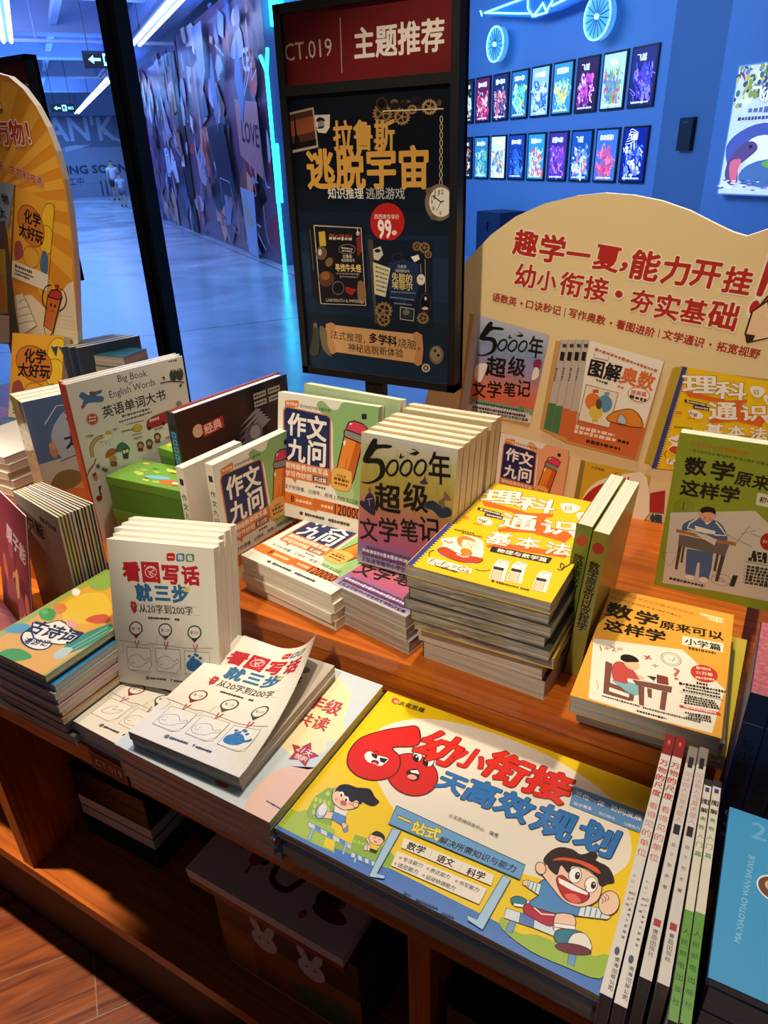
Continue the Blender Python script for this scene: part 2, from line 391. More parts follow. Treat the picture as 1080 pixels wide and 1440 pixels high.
# ------------------------------------------------------------------ printed covers
C60 = ((548, 972), (930, 1114), (850, 1403), (385, 1165))
def art_sixty(a):
    a.frame(C60, (380, 940, 1.9286))
    a.frame(None); a.rect('#f4d21c', 0, 0, 1, 1); a.frame(C60, (380, 940, 1.9286))
    a.poly('#efe9dc', [(300, 165), (400, 138), (520, 152), (660, 196), (800, 262), (920, 350), (972, 440), (978, 510), (945, 552), (860, 590), (700, 560), (550, 520), (400, 450), (330, 372), (290, 300), (262, 235)], sm=6)
    a.frame(None); a.rect('#3f78c8', 0, 0.925, 1, 1)
    a.frame(C60, (380, 960, 3.857))
    # park on the left
    a.poly('#a9c53c', [(35, 775), (100, 682), (150, 700), (190, 690), (350, 800), (345, 925), (200, 858)])
    a.poly('#8db53a', [(195, 700), (240, 620), (315, 570), (345, 575), (345, 690), (330, 780), (200, 730)], out='#7fa535', w=2)
    for i in range(4):
        for j in range(3): a.rect('#c9d94a', 238 + i * 24 - j * 6, 622 + j * 34 + i * 7, 254 + i * 24 - j * 6, 646 + j * 34 + i * 7)
    a.ell('#d3dc55', (312, 602), 12)
    a.poly('#8fb83c', [(340, 850), (350, 900), (640, 1010), (690, 960), (640, 900), (540, 850), (460, 825), (430, 900)])
    for i in range(4): a.rect('#b5cf4e', 450 + i * 22, 850 + i * 8, 466 + i * 22, 868 + i * 8)
    for x0, y0, x1, y1 in ((205, 755, 440, 880), (440, 920, 570, 975)):
        a.poly('#cfe0f0', [(x0, y0), (x1, y1), (x1 - 4, y1 + 26), (x0 - 4, y0 + 26)], out='#35507c', w=2.5)
        for i in range(3):
            t0, t1 = (2 * i + 1) / 7, (2 * i + 2) / 7
            L = lambda t, d: (x0 + (x1 - x0) * t, y0 + (y1 - y0) * t + d)
            a.poly('#5b8fcf', [L(t0, 0), L(t1, 0), L(t1, 25), L(t0, 25)])
    for p, q in (((222, 790), (198, 852)), ((405, 870), (385, 930)), ((455, 950), (448, 975))):
        a.poly('#9cc3e6', [p, (p[0] + 14, p[1] + 6), (q[0] + 14, q[1] + 6), q], out='#35507c', w=2)
    a.poly('#f2d322', [(300, 840), (352, 860), (340, 915), (285, 890)])
    # running girl
    sk, ol = '#f6cdb0', '#2a1e22'
    a.poly('#5a8fd6', [(320, 708), (345, 690), (412, 720), (402, 800), (380, 770), (330, 742)], out=ol, w=3)
    a.poly(sk, [(345, 705), (300, 700), (285, 735), (330, 742)], out=ol, w=3)
    a.poly(sk, [(385, 760), (412, 765), (420, 800), (398, 812)], out=ol, w=3)
    a.ell('#b9bcd6', (275, 700), 28, 42, 25, out=ol, w=4); a.ell('#e9e9f2', (283, 690), 22, 34, 25)
    a.poly('#7f93b8', [(392, 800), (425, 775), (420, 808), (400, 815)], out=ol, w=2)
    a.poly('#f4efe6', [(352, 655), (425, 690), (410, 728), (345, 700)], out=ol, w=2)
    a.poly(sk, [(338, 600), (360, 575), (470, 620), (482, 660), (470, 680), (430, 690), (390, 690), (340, 650)], out=ol, w=4, sm=4)
    a.poly('#17151c', [(345, 598), (375, 560), (420, 553), (470, 570), (500, 572), (545, 580), (570, 620), (594, 650), (560, 672), (520, 660), (505, 650), (490, 662), (470, 640), (440, 650), (405, 612), (365, 590)], sm=5)
    a.ell('#ffffff', (388, 607), 12, 15); a.ell('#222222', (386, 612), 6, 9); a.ell('#ffffff', (415, 634), 12, 15); a.ell('#222222', (412, 638), 6, 9)
    a.ell('#c96a5a', (398, 655), 17, 12, 25, out=ol, w=2); a.ell(sk, (465, 665), 16, 14, out=ol, w=3); a.ell('#ef9f8c', (360, 635), 10, 7, 20); a.ell('#ef9f8c', (435, 660), 10, 7, 20)
    # small boy
    a.poly('#f6cdb0', [(520, 850), (545, 838), (600, 880), (590, 905), (545, 895)], out=ol, w=2)
    a.ell('#f6cdb0', (577, 850), 42, 34, 15, out=ol, w=3)
    a.poly('#17151c', [(550, 825), (580, 806), (620, 830), (622, 866), (605, 845), (575, 835)], sm=4)
    a.line('#2a1e22', [(560, 845), (568, 840), (574, 846)], 2); a.line('#2a1e22', [(588, 856), (596, 852), (602, 858)], 2); a.ell('#c96a5a', (572, 866), 9, 5, 20)
    a.poly('#f4d21c', [(545, 872), (590, 890), (580, 915), (540, 900)], out=ol, w=2); a.poly('#1c1a20', [(540, 898), (585, 915), (572, 930), (540, 920)])
    a.poly(sk, [(535, 880), (548, 890), (535, 918), (515, 900)], out=ol, w=2); a.ell('#d8d8ea', (518, 898), 10, 18, 15, out=ol, w=2)
    # the numerals
    red, rl = '#d8211f', '#5a0d10'
    a.ell(red, (775, 502), 142, 112, 18, out=rl, w=6)
    a.poly(red, [(808, 245), (808, 342), (672, 355), (705, 400), (710, 445), (690, 490), (640, 522), (560, 532), (480, 510), (430, 465), (420, 420), (440, 360), (500, 300), (620, 262), (720, 246)], out=rl, w=6, sm=4)
    a.ell(None or red, (566, 440), 118, 84, 15)
    a.poly('#ffffff', [(515, 395), (545, 375), (580, 395), (645, 415), (620, 445), (600, 455), (570, 445), (530, 430)], sm=4); a.poly('#141418', [(552, 382), (588, 398), (580, 418), (556, 402)]); a.poly('#141418', [(598, 408), (644, 418), (622, 440), (600, 430)])
    a.ell('#7b1015', (573, 435), 22, 13, 12); a.ell('#f0a090', (570, 441), 13, 6, 12); a.line('#3a0a0c', [(560, 382), (580, 374), (592, 386)], 4, sm=4)
    a.ell('#ffffff', (805, 402), 26, 30, 10, out='#141418', w=4); a.ell('#ffffff', (868, 425), 28, 34, 10, out='#141418', w=4)
    a.ell('#141418', (797, 413), 15, 22, -15); a.ell('#141418', (848, 435), 15, 24, -15); a.ell('#ffffff', (800, 405), 5); a.ell('#ffffff', (850, 424), 5)
    a.poly('#4a0a10', [(745, 482), (800, 470), (818, 500), (806, 532), (770, 536), (750, 510)], sm=4); a.poly('#ffffff', [(765, 480), (805, 478), (815, 500), (770, 490)]); a.ell('#f0a99a', (775, 515), 26, 14, 12)
    # publisher line
    a.ell('#e05a3a', (686, 104), 22, 17, 12); a.ell('#f5c9a0', (690, 108), 12, 8, 12); a.text('#2a2320', '火花思维', (708, 112), (845, 158), 0.03)
    # title
    a.frame(C60, (380, 940, 1.9286))
    for ch, x0, y0, x1, y1 in (('幼', 412, 196, 515, 238), ('小', 508, 232, 588, 262), ('衔', 592, 250, 700, 298), ('接', 702, 296, 818, 338)):
        a.text('#e0281f', ch, (x0, y0), (x1, y1), 0.055, 0.95, oc='#7a1412', ob=0.025, sk=0.12)
    for ch, x0, y0, x1, y1 in (('天', 462, 300, 530, 328), ('高', 536, 324, 618, 356), ('效', 624, 356, 712, 396), ('规', 722, 398, 828, 440), ('划', 838, 440, 940, 482)):
        a.text('#2a76c4', ch, (x0, y0), (x1, y1), 0.055, 0.95, oc='#173a66', ob=0.025, sk=0.1)
    a.frame(C60, (640, 1040, 3.6))
    a.poly('#5d94cf', [(605, 240), (965, 375), (935, 475), (582, 335)])
    a.text('#ffffff', '三位一体', (612, 275), (760, 335), 0.03); a.text('#ffffff', '协同发展', (790, 345), (945, 405), 0.03)
    for s, p, q in (('知识覆盖', (600, 325), (695, 355)), ('动力推动', (725, 372), (810, 405)), ('习惯助力', (848, 425), (935, 455))): a.text('#e8f0fa', '·' + s, p, q, 0.01)
    # running boy with headband
    a.poly('#9cbf45', [(235, 900), (270, 930), (330, 985), (420, 990), (520, 1030), (640, 1060), (700, 1095), (760, 1085), (790, 1110), (735, 1210), (560, 1150), (380, 1070), (240, 960)], sm=3)
    a.poly('#dfe9f2', [(262, 855), (335, 878), (325, 930), (250, 905)], out='#35507c', w=3); a.poly('#5b7fc2', [(335, 878), (405, 905), (400, 955), (325, 930)], out='#35507c', w=3)
    a.poly('#dfe9f2', [(405, 905), (520, 955), (510, 1000), (400, 955)], out='#35507c', w=3); a.poly('#6f9fd8', [(280, 918), (312, 930), (290, 985), (258, 970)], out='#35507c', w=3); a.poly('#6f9fd8', [(580, 1080), (615, 1095), (605, 1150), (570, 1135)], out='#35507c', w=3)
    a.poly('#e6dfe6', [(330, 820), (385, 815), (380, 860), (350, 850)], out=ol, w=3); a.poly('#2b7d99', [(285, 810), (320, 795), (365, 815), (350, 845), (300, 840)], out=ol, w=4, sm=3); a.poly('#ffffff', [(300, 830), (352, 838), (345, 852), (300, 845)], out=ol, w=2)
    a.poly('#b51f3d', [(355, 840), (395, 835), (520, 870), (500, 935), (470, 945), (375, 895), (350, 870)], out=ol, w=4, sm=3); a.line('#ffffff', [(400, 850), (440, 885), (505, 890)], 6)
    a.poly('#f7d3b8', [(520, 875), (560, 868), (610, 905), (600, 960), (510, 970), (500, 930)], out=ol, w=4, sm=3); a.poly('#ffffff', [(505, 930), (610, 945), (605, 985), (505, 970)], out=ol, w=3); a.line('#b51f3d', [(508, 952), (606, 966)], 5)
    a.poly('#2b7d99', [(515, 970), (570, 960), (650, 980), (690, 1040), (600, 1060), (510, 1020)], out=ol, w=4, sm=4); a.poly('#f2efe8', [(600, 985), (660, 985), (692, 1040), (680, 1070), (600, 1050), (570, 1040)], out=ol, w=3, sm=4); a.ell('#6e1c34', (600, 1062), 92, 26, 10, out=ol, w=4)
    a.poly('#4f8ed0', [(425, 735), (470, 715), (560, 800), (640, 840), (640, 895), (560, 880), (500, 880), (390, 845), (385, 820), (425, 790)], out=ol, w=4, sm=3)
    a.poly('#e9eef2', [(370, 715), (440, 735), (425, 790), (360, 745)], out=ol, w=3)
    for i in range(3): a.line('#4f9fc8', [(385 + i * 17, 722 + i * 5), (374 + i * 17, 755 + i * 10)], 5)
    a.poly('#f7d3b8', [(345, 720), (375, 712), (370, 745), (345, 738)], out=ol, w=3)
    a.poly('#e9eef2', [(640, 838), (735, 855), (790, 900), (770, 912), (625, 895)], out=ol, w=3)
    for i in range(4): a.line('#4f9fc8', [(665 + i * 27, 845 + i * 7), (655 + i * 27, 893 + i * 4)], 6)
    a.poly('#f7d3b8', [(455, 640), (490, 620), (560, 640), (640, 650), (720, 700), (745, 750), (720, 820), (640, 850), (560, 825), (500, 760), (445, 690), (415, 660), (425, 625)], out=ol, w=4, sm=4)
    a.ell('#f7d3b8', (437, 655), 26, 32, -20, out=ol, w=4)
    a.poly('#2a1a20', [(450, 610), (490, 565), (540, 548), (600, 560), (640, 585), (700, 570), (725, 590), (715, 615), (780, 650), (808, 720), (775, 730), (735, 745), (715, 690), (660, 650), (600, 640), (575, 680), (540, 640), (520, 690), (480, 660), (470, 640)], sm=3)
    a.poly('#e2552f', [(495, 615), (540, 600), (620, 610), (700, 640), (735, 670), (725, 680), (640, 635), (560, 615)], sm=3)
    for cx, cy in ((610, 690), (690, 738)): a.ell('#ffffff', (cx, cy), 32, 40, 10, out=ol, w=3); a.ell('#2a1a20', (cx + 12, cy + 2), 13, 19, 10); a.ell('#ffffff', (cx + 15, cy - 5), 4)
    a.line(ol, [(655, 735), (668, 750), (660, 762)], 3)
    a.poly('#b8242c', [(515, 715), (545, 690), (600, 735), (680, 780), (665, 820), (610, 832), (550, 800)], out=ol, w=4, sm=3); a.poly('#ffffff', [(525, 702), (600, 738), (675, 778), (670, 790), (590, 765), (530, 730)]); a.poly('#e86a62', [(555, 790), (610, 785), (640, 822), (600, 830)], sm=3)
    a.ell('#f7d3b8', (780, 830), 52, 62, 15, out=ol, w=4)
    for i in range(3): a.line(ol, [(735 + i * 14, 800 - i * 8), (750 + i * 14, 815 - i * 8), (745 + i * 14, 835 - i * 8)], 3, sm=3)
    # hurdle sign
    a.frame(C60, (500, 1120, 4.154))
    a.text('#3a3a3a', '火花思维研发中心　编著', (552, 112), (840, 235), 0.0)
    a.poly('#a9d0ee', [(215, 195), (270, 205), (125, 458), (175, 470), (165, 488), (85, 480), (80, 465)], out='#2f4a74', w=4); a.poly('#a9d0ee', [(865, 465), (912, 488), (745, 785), (660, 730), (655, 700), (710, 725)], out='#2f4a74', w=4)
    a.poly('#6da6dc', [(245, 60), (995, 405), (965, 490), (195, 165)], out='#2f4a74', w=5)
    a.poly('#f7e04a', [(250, 115), (330, 150), (325, 165), (247, 130)], out='#4a3a10', w=4)
    a.text('#f7e04a', '站式', (335, 178), (500, 235), 0.05, oc='#4a3a10', ob=0.04)
    a.text('#14202c', '解决所需知识与能力', (495, 255), (940, 432), 0.025, sk=0.1)
    a.poly('#f2ece0', [(285, 245), (815, 465), (795, 525), (268, 305)]); a.poly('#f2ece0', [(245, 325), (772, 545), (725, 635), (208, 410)])
    for s, p, q in (('数学', (305, 290), (410, 325)), ('语文', (480, 362), (580, 400)), ('科学', (655, 440), (760, 475))): a.text('#1a1a1a', s, p, q, 0.04, sk=0.1)
    for s, p, q in (('专注能力', (280, 372), (395, 412)), ('表达能力', (440, 435), (555, 480)), ('书写能力', (608, 508), (725, 555)), ('适应能力', (250, 405), (368, 450)), ('运动协调能力', (415, 475), (585, 545))): a.text('#1a1a1a', s, p, q, 0.02, sk=0.1); a.ell('#e8998a', (p[0] - 15, p[1] - 6), 9)
    a.line('#b8ab98', [(455, 320), (435, 362)], 2); a.line('#b8ab98', [(630, 398), (612, 440)], 2)
    a.fine('#1d3f78', (285, 568), (320, 582), 12, 2); a.fine('#1d3f78', (355, 605), (485, 662), 14, 3); a.fine('#1d3f78', (505, 682), (575, 712), 13, 4)

CKT = ((153, 759), (302, 776), (318, 985), (167, 962))
def whale(a, x, y, s, col=None):
    P = lambda dx, dy: (x + dx * s, y + dy * s)
    pts = [P(-75, 10), P(-70, -25), P(-30, -50), P(15, -45), P(50, -10), P(70, -15), P(82, -30), P(95, -10), P(80, 5), P(60, 12), P(35, 40), P(-20, 48), P(-60, 35)]
    if col: a.poly(col, pts, sm=3)
    else: a.line('#5a5650', pts + [pts[0]], 3.2, sm=3)
    a.ell('#4a4640' if not col else '#24506e', P(-62, -8), 3); a.ell('#4a4640' if not col else '#24506e', P(-38, -10), 3); a.line('#4a4640' if not col else '#24506e', [P(-60, 10), P(-45, 16), P(-28, 10)], 3, sm=3)
def art_threesteps(a, swan=False):
    a.frame(CKT, (150, 740, 5.4))
    for i, (ch, h) in enumerate((('一', '#c8242c'), ('年', '#3f82ac'), ('级', '#5d8f4e'))):
        x, y = 472 + i * 72, 218 + i * 5
        a.rect(h, x, y, x + 64, y + 58, 14); a.text('#f2ece0', ch, (x + 12, y + 29), (x + 52, y + 31), 0.04)
    for ch, x0, y0, x1 in (('看', 132, 342, 270), ('图', 282, 352, 420), ('写', 438, 372, 570), ('话', 585, 380, 722)):
        a.text('#b92432', ch, (x0, y0), (x1, y0 + 10), 0.075, 0.98)
    a.ell('#b92432', (352, 352), 62, 60); a.ell('#e9c9c0', (352, 352), 46, 44); a.ell('#b92432', (352, 352), 40, 38); a.line('#e9c9c0', [(322, 330), (352, 318), (378, 335), (340, 362), (365, 385)], 8, sm=4); a.line('#e9c9c0', [(330, 345), (378, 372)], 7)
    for ch, x0, y0, x1 in (('就', 230, 500, 360), ('三', 378, 508, 498), ('步', 510, 515, 640)):
        a.text('#2f6c98', ch, (x0, y0), (x1, y0 + 8), 0.075, 0.95)
    a.poly('#d8c25a', [(585, 478), (648, 470), (640, 508), (605, 500)])
    a.line('#b8b0a2', [(175, 585), (720, 618), (728, 680), (250, 640), (175, 640)], 2.5)
    a.poly('#c02a30', [(195, 570), (232, 575), (240, 640), (222, 660), (200, 630)], out='#6a1418', w=4); a.line('#6a1418', [(180, 600), (200, 612)], 5); a.line('#6a1418', [(238, 610), (245, 595)], 5); a.ell('#f4e0d0', (215, 600), 5)
    a.text('#24211f', '从20字到200字', (260, 620), (672, 646), 0.012)
    a.fine('#3a3632', (328, 695), (500, 706), 19, 3, 0.12); a.fine('#3a3632', (535, 708), (572, 711), 17, 5, 0.12)
    for i, (s, h, x, y) in enumerate((('第一步', '#7c1c2a', 232, 776), ('第二步', '#4a4a3e', 462, 790), ('第三步', '#2e4038', 688, 808))):
        a.poly(h, [(x - 34, y + 38), (x + 34, y + 38), (x + 2, y + 80)]); a.ell(h, (x, y), 54); a.ell('#e9e4da', (x, y), 44); a.text('#24211f', s, (x - 32, y), (x + 34, y + 3), 0.01)
    a.line('#6a655e', [(75, 865), (210, 885), (300, 905), (360, 895), (520, 915), (640, 930), (830, 930)], 3, sm=4)
    a.line('#8a847a', [(395, 890), (398, 830), (420, 835)], 2); a.line('#8a847a', [(345, 925), (362, 900), (365, 945), (345, 950)], 2); a.line('#8a847a', [(105, 880), (130, 895), (128, 960), (110, 965)], 2)
    for i, (x, y) in enumerate(((155, 920), (385, 930), (612, 950))):
        a.poly('#ebe6dc', [(x, y), (x + 190, y + 12), (x + 198, y + 185), (x + 150, y + 200), (x + 12, y + 175)]); a.line('#6a655e', [(x, y), (x + 190, y + 12), (x + 198, y + 150), (x + 165, y + 195), (x + 12, y + 175), (x, y)], 3.5)
        if swan and i == 0: a.line('#5a5650', [(x + 50, y + 130), (x + 70, y + 70), (x + 110, y + 50), (x + 100, y + 90), (x + 170, y + 70), (x + 140, y + 120), (x + 80, y + 140), (x + 50, y + 130)], 3.5, sm=3)
        else: whale(a, x + 92, y + 112, 1.0, '#2f6ea6' if i == 2 else None)
        if i == 2:
            for dx, dy in ((40, 40), (70, 50), (100, 35), (125, 55), (85, 28), (55, 62)): a.ell('#2f6ea6', (x + dx, y + dy), 13, 11)
        a.line('#b0262e', [(x + 70, y - 50), (x + 82, y + 12), (x + 100, y - 50)], 9)
    a.ell('#6a655e', (322, 1165), 15); a.fine('#4a4640', (345, 1168), (470, 1178), 18, 8, 0.12); a.poly('#4a4640', [(505, 1172), (520, 1172), (512, 1195)]); a.fine('#4a4640', (530, 1186), (640, 1196), 18, 9, 0.1)

CNQ = ((392.5, 553), (537, 574), (521, 759), (390, 722))
def art_nine(a, bg='#8fb878', q=None, at=(380, 540, 6)):
    a.frame(None); a.rect('#ece7d8', 0, 0, 1, 1)
    a.poly(bg, [(0.40, 0.05), (0.46, 0.02), (0.55, 0.07), (0.62, 0.06), (0.68, 0.0), (1, 0), (1, 0.80), (0.85, 0.78), (0.70, 0.76), (0.62, 0.70), (0.58, 0.40), (0.56, 0.16), (0.46, 0.12)], sm=3)
    a.poly('#a9c98f' if bg == '#8fb878' else '#f0b888', [(0.60, 0.62), (0.68, 0.52), (0.78, 0.60), (0.80, 0.74), (0.66, 0.76)], sm=3)
    a.frame(q or CNQ, at)
    a.rect('#d9793f', 128, 150, 243, 212, 12); a.text('#f4ead8', '随书附赠', (140, 172), (232, 190), 0.02); a.text('#3a3430', '写作妙招升级训练手册', (252, 198), (515, 240), 0.02)
    a.poly('#cf7a48', [(110, 240), (125, 205), (150, 203), (490, 275), (520, 300), (512, 850), (490, 880), (220, 818), (212, 850), (185, 810), (130, 795), (108, 770)])
    a.poly('#20285a', [(122, 240), (135, 215), (155, 213), (485, 285), (508, 305), (500, 735), (118, 650)])
    for ch, x0, y0, x1, y1 in (('作', 150, 345, 305, 375), ('文', 310, 375, 480, 405), ('九', 148, 560, 300, 595), ('问', 316, 590, 470, 622)): a.text('#f4efe4', ch, (x0, y0), (x1, y1), 0.05, 1.06)
    a.text('#f6e9d8', '跟特级教师蒋军晶', (130, 692), (485, 770), 0.03); a.text('#f6e9d8', '学写作妙招', (130, 758), (345, 805), 0.03)
    a.poly('#2a2440', [(360, 785), (480, 815), (476, 862), (358, 832)]); a.text('#f6e9d8', '实战篇', (368, 812), (472, 838), 0.03)
    a.text('#3a3632', '孩子听得懂、记得牢、用得上的作文口诀', (120, 865), (740, 1025), 0.012)
    a.fine('#4a4640', (378, 878), (460, 900), 22, 4)
    # pencil
    a.poly('#c4621f', [(640, 460), (785, 520), (700, 830), (690, 862), (600, 840), (565, 720)]); a.poly('#e88a2f', [(640, 460), (735, 500), (640, 800), (565, 720)])
    a.line('#2a201c', [(635, 440), (565, 720), (600, 845), (690, 862), (705, 830), (790, 520)], 11)
    a.line('#c4621f', [(655, 640), (620, 800)], 8)
    a.poly('#8d8a88', [(635, 405), (660, 400), (800, 460), (785, 525), (640, 465), (628, 440)], out='#2a201c', w=10); a.poly('#d8435c', [(650, 385), (672, 340), (720, 326), (790, 350), (835, 390), (810, 460), (650, 402)], out='#2a201c', w=10)
    a.ell('#f4efe4', (690, 352), 14, 8, -20); a.poly('#f4efe4', [(622, 500), (645, 490), (642, 530), (624, 542)])
    a.poly('#e8b25a', [(530, 740), (600, 725), (680, 760), (692, 790), (680, 900), (640, 930), (560, 910), (515, 880), (512, 800)], out='#b5762c', w=5, sm=2); a.text('#6a4418', '西西弗', (562, 788), (640, 812), 0.02); a.fine('#6a4418', (538, 812), (665, 850), 24, 5); a.fine('#6a4418', (540, 850), (650, 882), 20, 6)
    a.rect('#26243c', 788, 265, 832, 312, 8)
    a.frame(None)
    a.poly('#d8762f', [(0, 0.79), (0.42, 0.80), (0.44, 0.90), (0, 0.885)]); a.poly('#cf6a2a', [(0.40, 0.795), (1, 0.80), (1, 0.885), (0.40, 0.885)])
    a.text('#3a2418', '8', (0.15, 0.84), (0.19, 0.84), 0.03); a.fine('#f0d8b8', (0.21, 0.845), (0.38, 0.845), 0.03, 3); a.fine('#f0d8b8', (0.48, 0.842), (0.60, 0.842), 0.03, 4); a.text('#3a2418', '1200000', (0.62, 0.842), (0.93, 0.842), 0.03, 1.5)
    a.ell('#4a4640', (0.27, 0.945), 0.02, 0.015); a.fine('#4a4640', (0.31, 0.945), (0.52, 0.945), 0.028, 8, 0.12); a.fine('#4a4640', (0.56, 0.945), (0.78, 0.945), 0.03, 9, 0.12)
def spine_nine(a):
    a.rect('#26243c', 0.25, 0.09, 0.75, 0.14); a.vtext('#2a2836', '作文九问', (0.5, 0.2), (0.5, 0.5), 0.02, size=0.009); a.rect('#3a3a55', 0.25, 0.53, 0.75, 0.75, out='#26243c', w=0.02); a.vtext('#e8e4da', '实战篇', (0.5, 0.55), (0.5, 0.73), 0.02, size=0.007)

C5K = ((512.5, 602), (652, 632), (636, 818), (505, 782))
def art_fivek(a, blue=False):
    a.frame(None)
    ramp = ['#b9bccb', '#9db0c8', '#8aa0c4', '#8b94bb', '#a98aa4', '#c97f78', '#d86f52', '#d3684b'] if blue else ['#c9c5bd', '#bdb58c', '#b5a655', '#b09a42', '#b58b4e', '#bb7466', '#bd6478', '#b05a80']
    n = 32
    def mix(t):
        t = t * (len(ramp) - 1); i = min(int(t), len(ramp) - 2); f = t - i
        A, B = ramp[i], ramp[i + 1]
        return '#' + ''.join('%02x' % round(int(A[k:k + 2], 16) * (1 - f) + int(B[k:k + 2], 16) * f) for k in (1, 3, 5))
    for i in range(n): a.rect(mix(i / (n - 1)), 0, i / n * 0.83, 1, (i + 1) / n * 0.83)
    if blue: a.rect('#7fa07a', 0, 0.83, 1, 0.9); a.rect('#d9d6cc', 0, 0.9, 1, 1)
    else:
        for i in range(8): a.rect(['#8f6a96', '#8a6a9a', '#8470a0', '#8074a4', '#8a80ac', '#9a90b6', '#aca4c0', '#bdb6c8'][i], 0, 0.83 + i * 0.0213, 1, 0.8513 + i * 0.0213)
    r = random.Random(4)
    for i in range(9):
        x = 0.06 + i * 0.11
        y = r.uniform(0.05, 0.2)
        while y < 0.62:
            a.line('#8f8a5c' if not blue else '#8292ae', [(x - 0.012, y), (x + 0.012, y + 0.004), (x, y + 0.016)], 0.004); y += r.choice([0.03, 0.03, 0.09])
    a.frame(C5K, (500, 590, 6)); K = '#17130f'
    a.poly(K, [(175, 135), (215, 140), (212, 178), (300, 185), (345, 200), (320, 215), (250, 212), (200, 225), (165, 270), (150, 290), (240, 300), (275, 340), (285, 400), (255, 460), (190, 495), (120, 505), (65, 480), (130, 490), (200, 465), (235, 420), (232, 360), (200, 335), (110, 330), (85, 300), (120, 220)], sm=3)
    for x, y in ((345, 380), (465, 385), (588, 388)):
        o = smooth_loop([(x - 50, y + 20), (x - 20, y - 45), (x + 25, y - 60), (x + 50, y - 25), (x + 35, y + 35), (x - 10, y + 62)], 5); a.line(K, o + [o[0]], 19)
    a.text(K, '年', (662, 385), (850, 410), 0.02, 1.35)
    a.text(K, '超', (185, 610), (420, 650), 0.035, 1.0); a.text(K, '级', (440, 610), (660, 650), 0.03, 1.05)
    for ch, x0, y0, x1 in (('文', 55, 870, 215), ('学', 225, 880, 395), ('笔', 415, 885, 570), ('记', 575, 885, 760)): a.text(K, ch, (x0, y0), (x1, y0 + 30), 0.02, 1.15)
    a.poly(K, [(405, 300), (425, 255), (430, 290), (460, 285), (425, 305)]); a.poly(K, [(490, 270), (560, 250), (500, 225), (545, 235), (585, 265), (550, 285)])
    if not blue:
        a.poly('#2c2440', [(105, 620), (140, 580), (180, 610), (192, 700), (180, 770), (60, 680), (70, 640), (100, 650)], sm=3); a.line('#b8a8b8', [(120, 635), (175, 628)], 5); a.line('#b8a8b8', [(140, 640), (145, 690)], 5); a.poly('#7a5a3a', [(130, 545), (150, 530), (160, 580), (138, 582)])
        a.poly('#243640', [(620, 680), (700, 660), (760, 700), (850, 730), (850, 790), (760, 800), (700, 740), (640, 720)], sm=3); a.poly('#7a5a48', [(740, 670), (790, 640), (800, 580), (830, 620), (860, 660), (800, 660), (790, 740)]); a.poly('#4a2a5a', [(580, 510), (620, 480), (628, 445), (640, 490), (660, 520), (615, 525)])
    else:
        a.poly('#e8e0d4', [(70, 640), (110, 590), (200, 600), (180, 700), (140, 800), (80, 760)], sm=3); a.poly('#8a2c44', [(760, 560), (820, 540), (860, 580), (840, 660), (760, 640)], sm=3); a.poly('#ece2d2', [(770, 650), (830, 660), (840, 760), (760, 800)], sm=3)
    a.frame(None)
    a.fine('#6a3a6a' if not blue else '#3a4a3a', (0.1, 0.865), (0.85, 0.865), 0.03, 6); a.fine('#d8d0e0', (0.06, 0.89), (0.95, 0.89), 0.035, 7); a.fine('#6a2a5a' if not blue else '#2a2a2a', (0.06, 0.92), (0.9, 0.92), 0.03, 8)
    a.text('#201828', '王弘治写给中小学生的文学知识宝典', (0.05, 0.962), (0.95, 0.962), 0.02)
    if blue: a.ell('#5f9060', (0.8, 0.84), 0.045, 0.032)

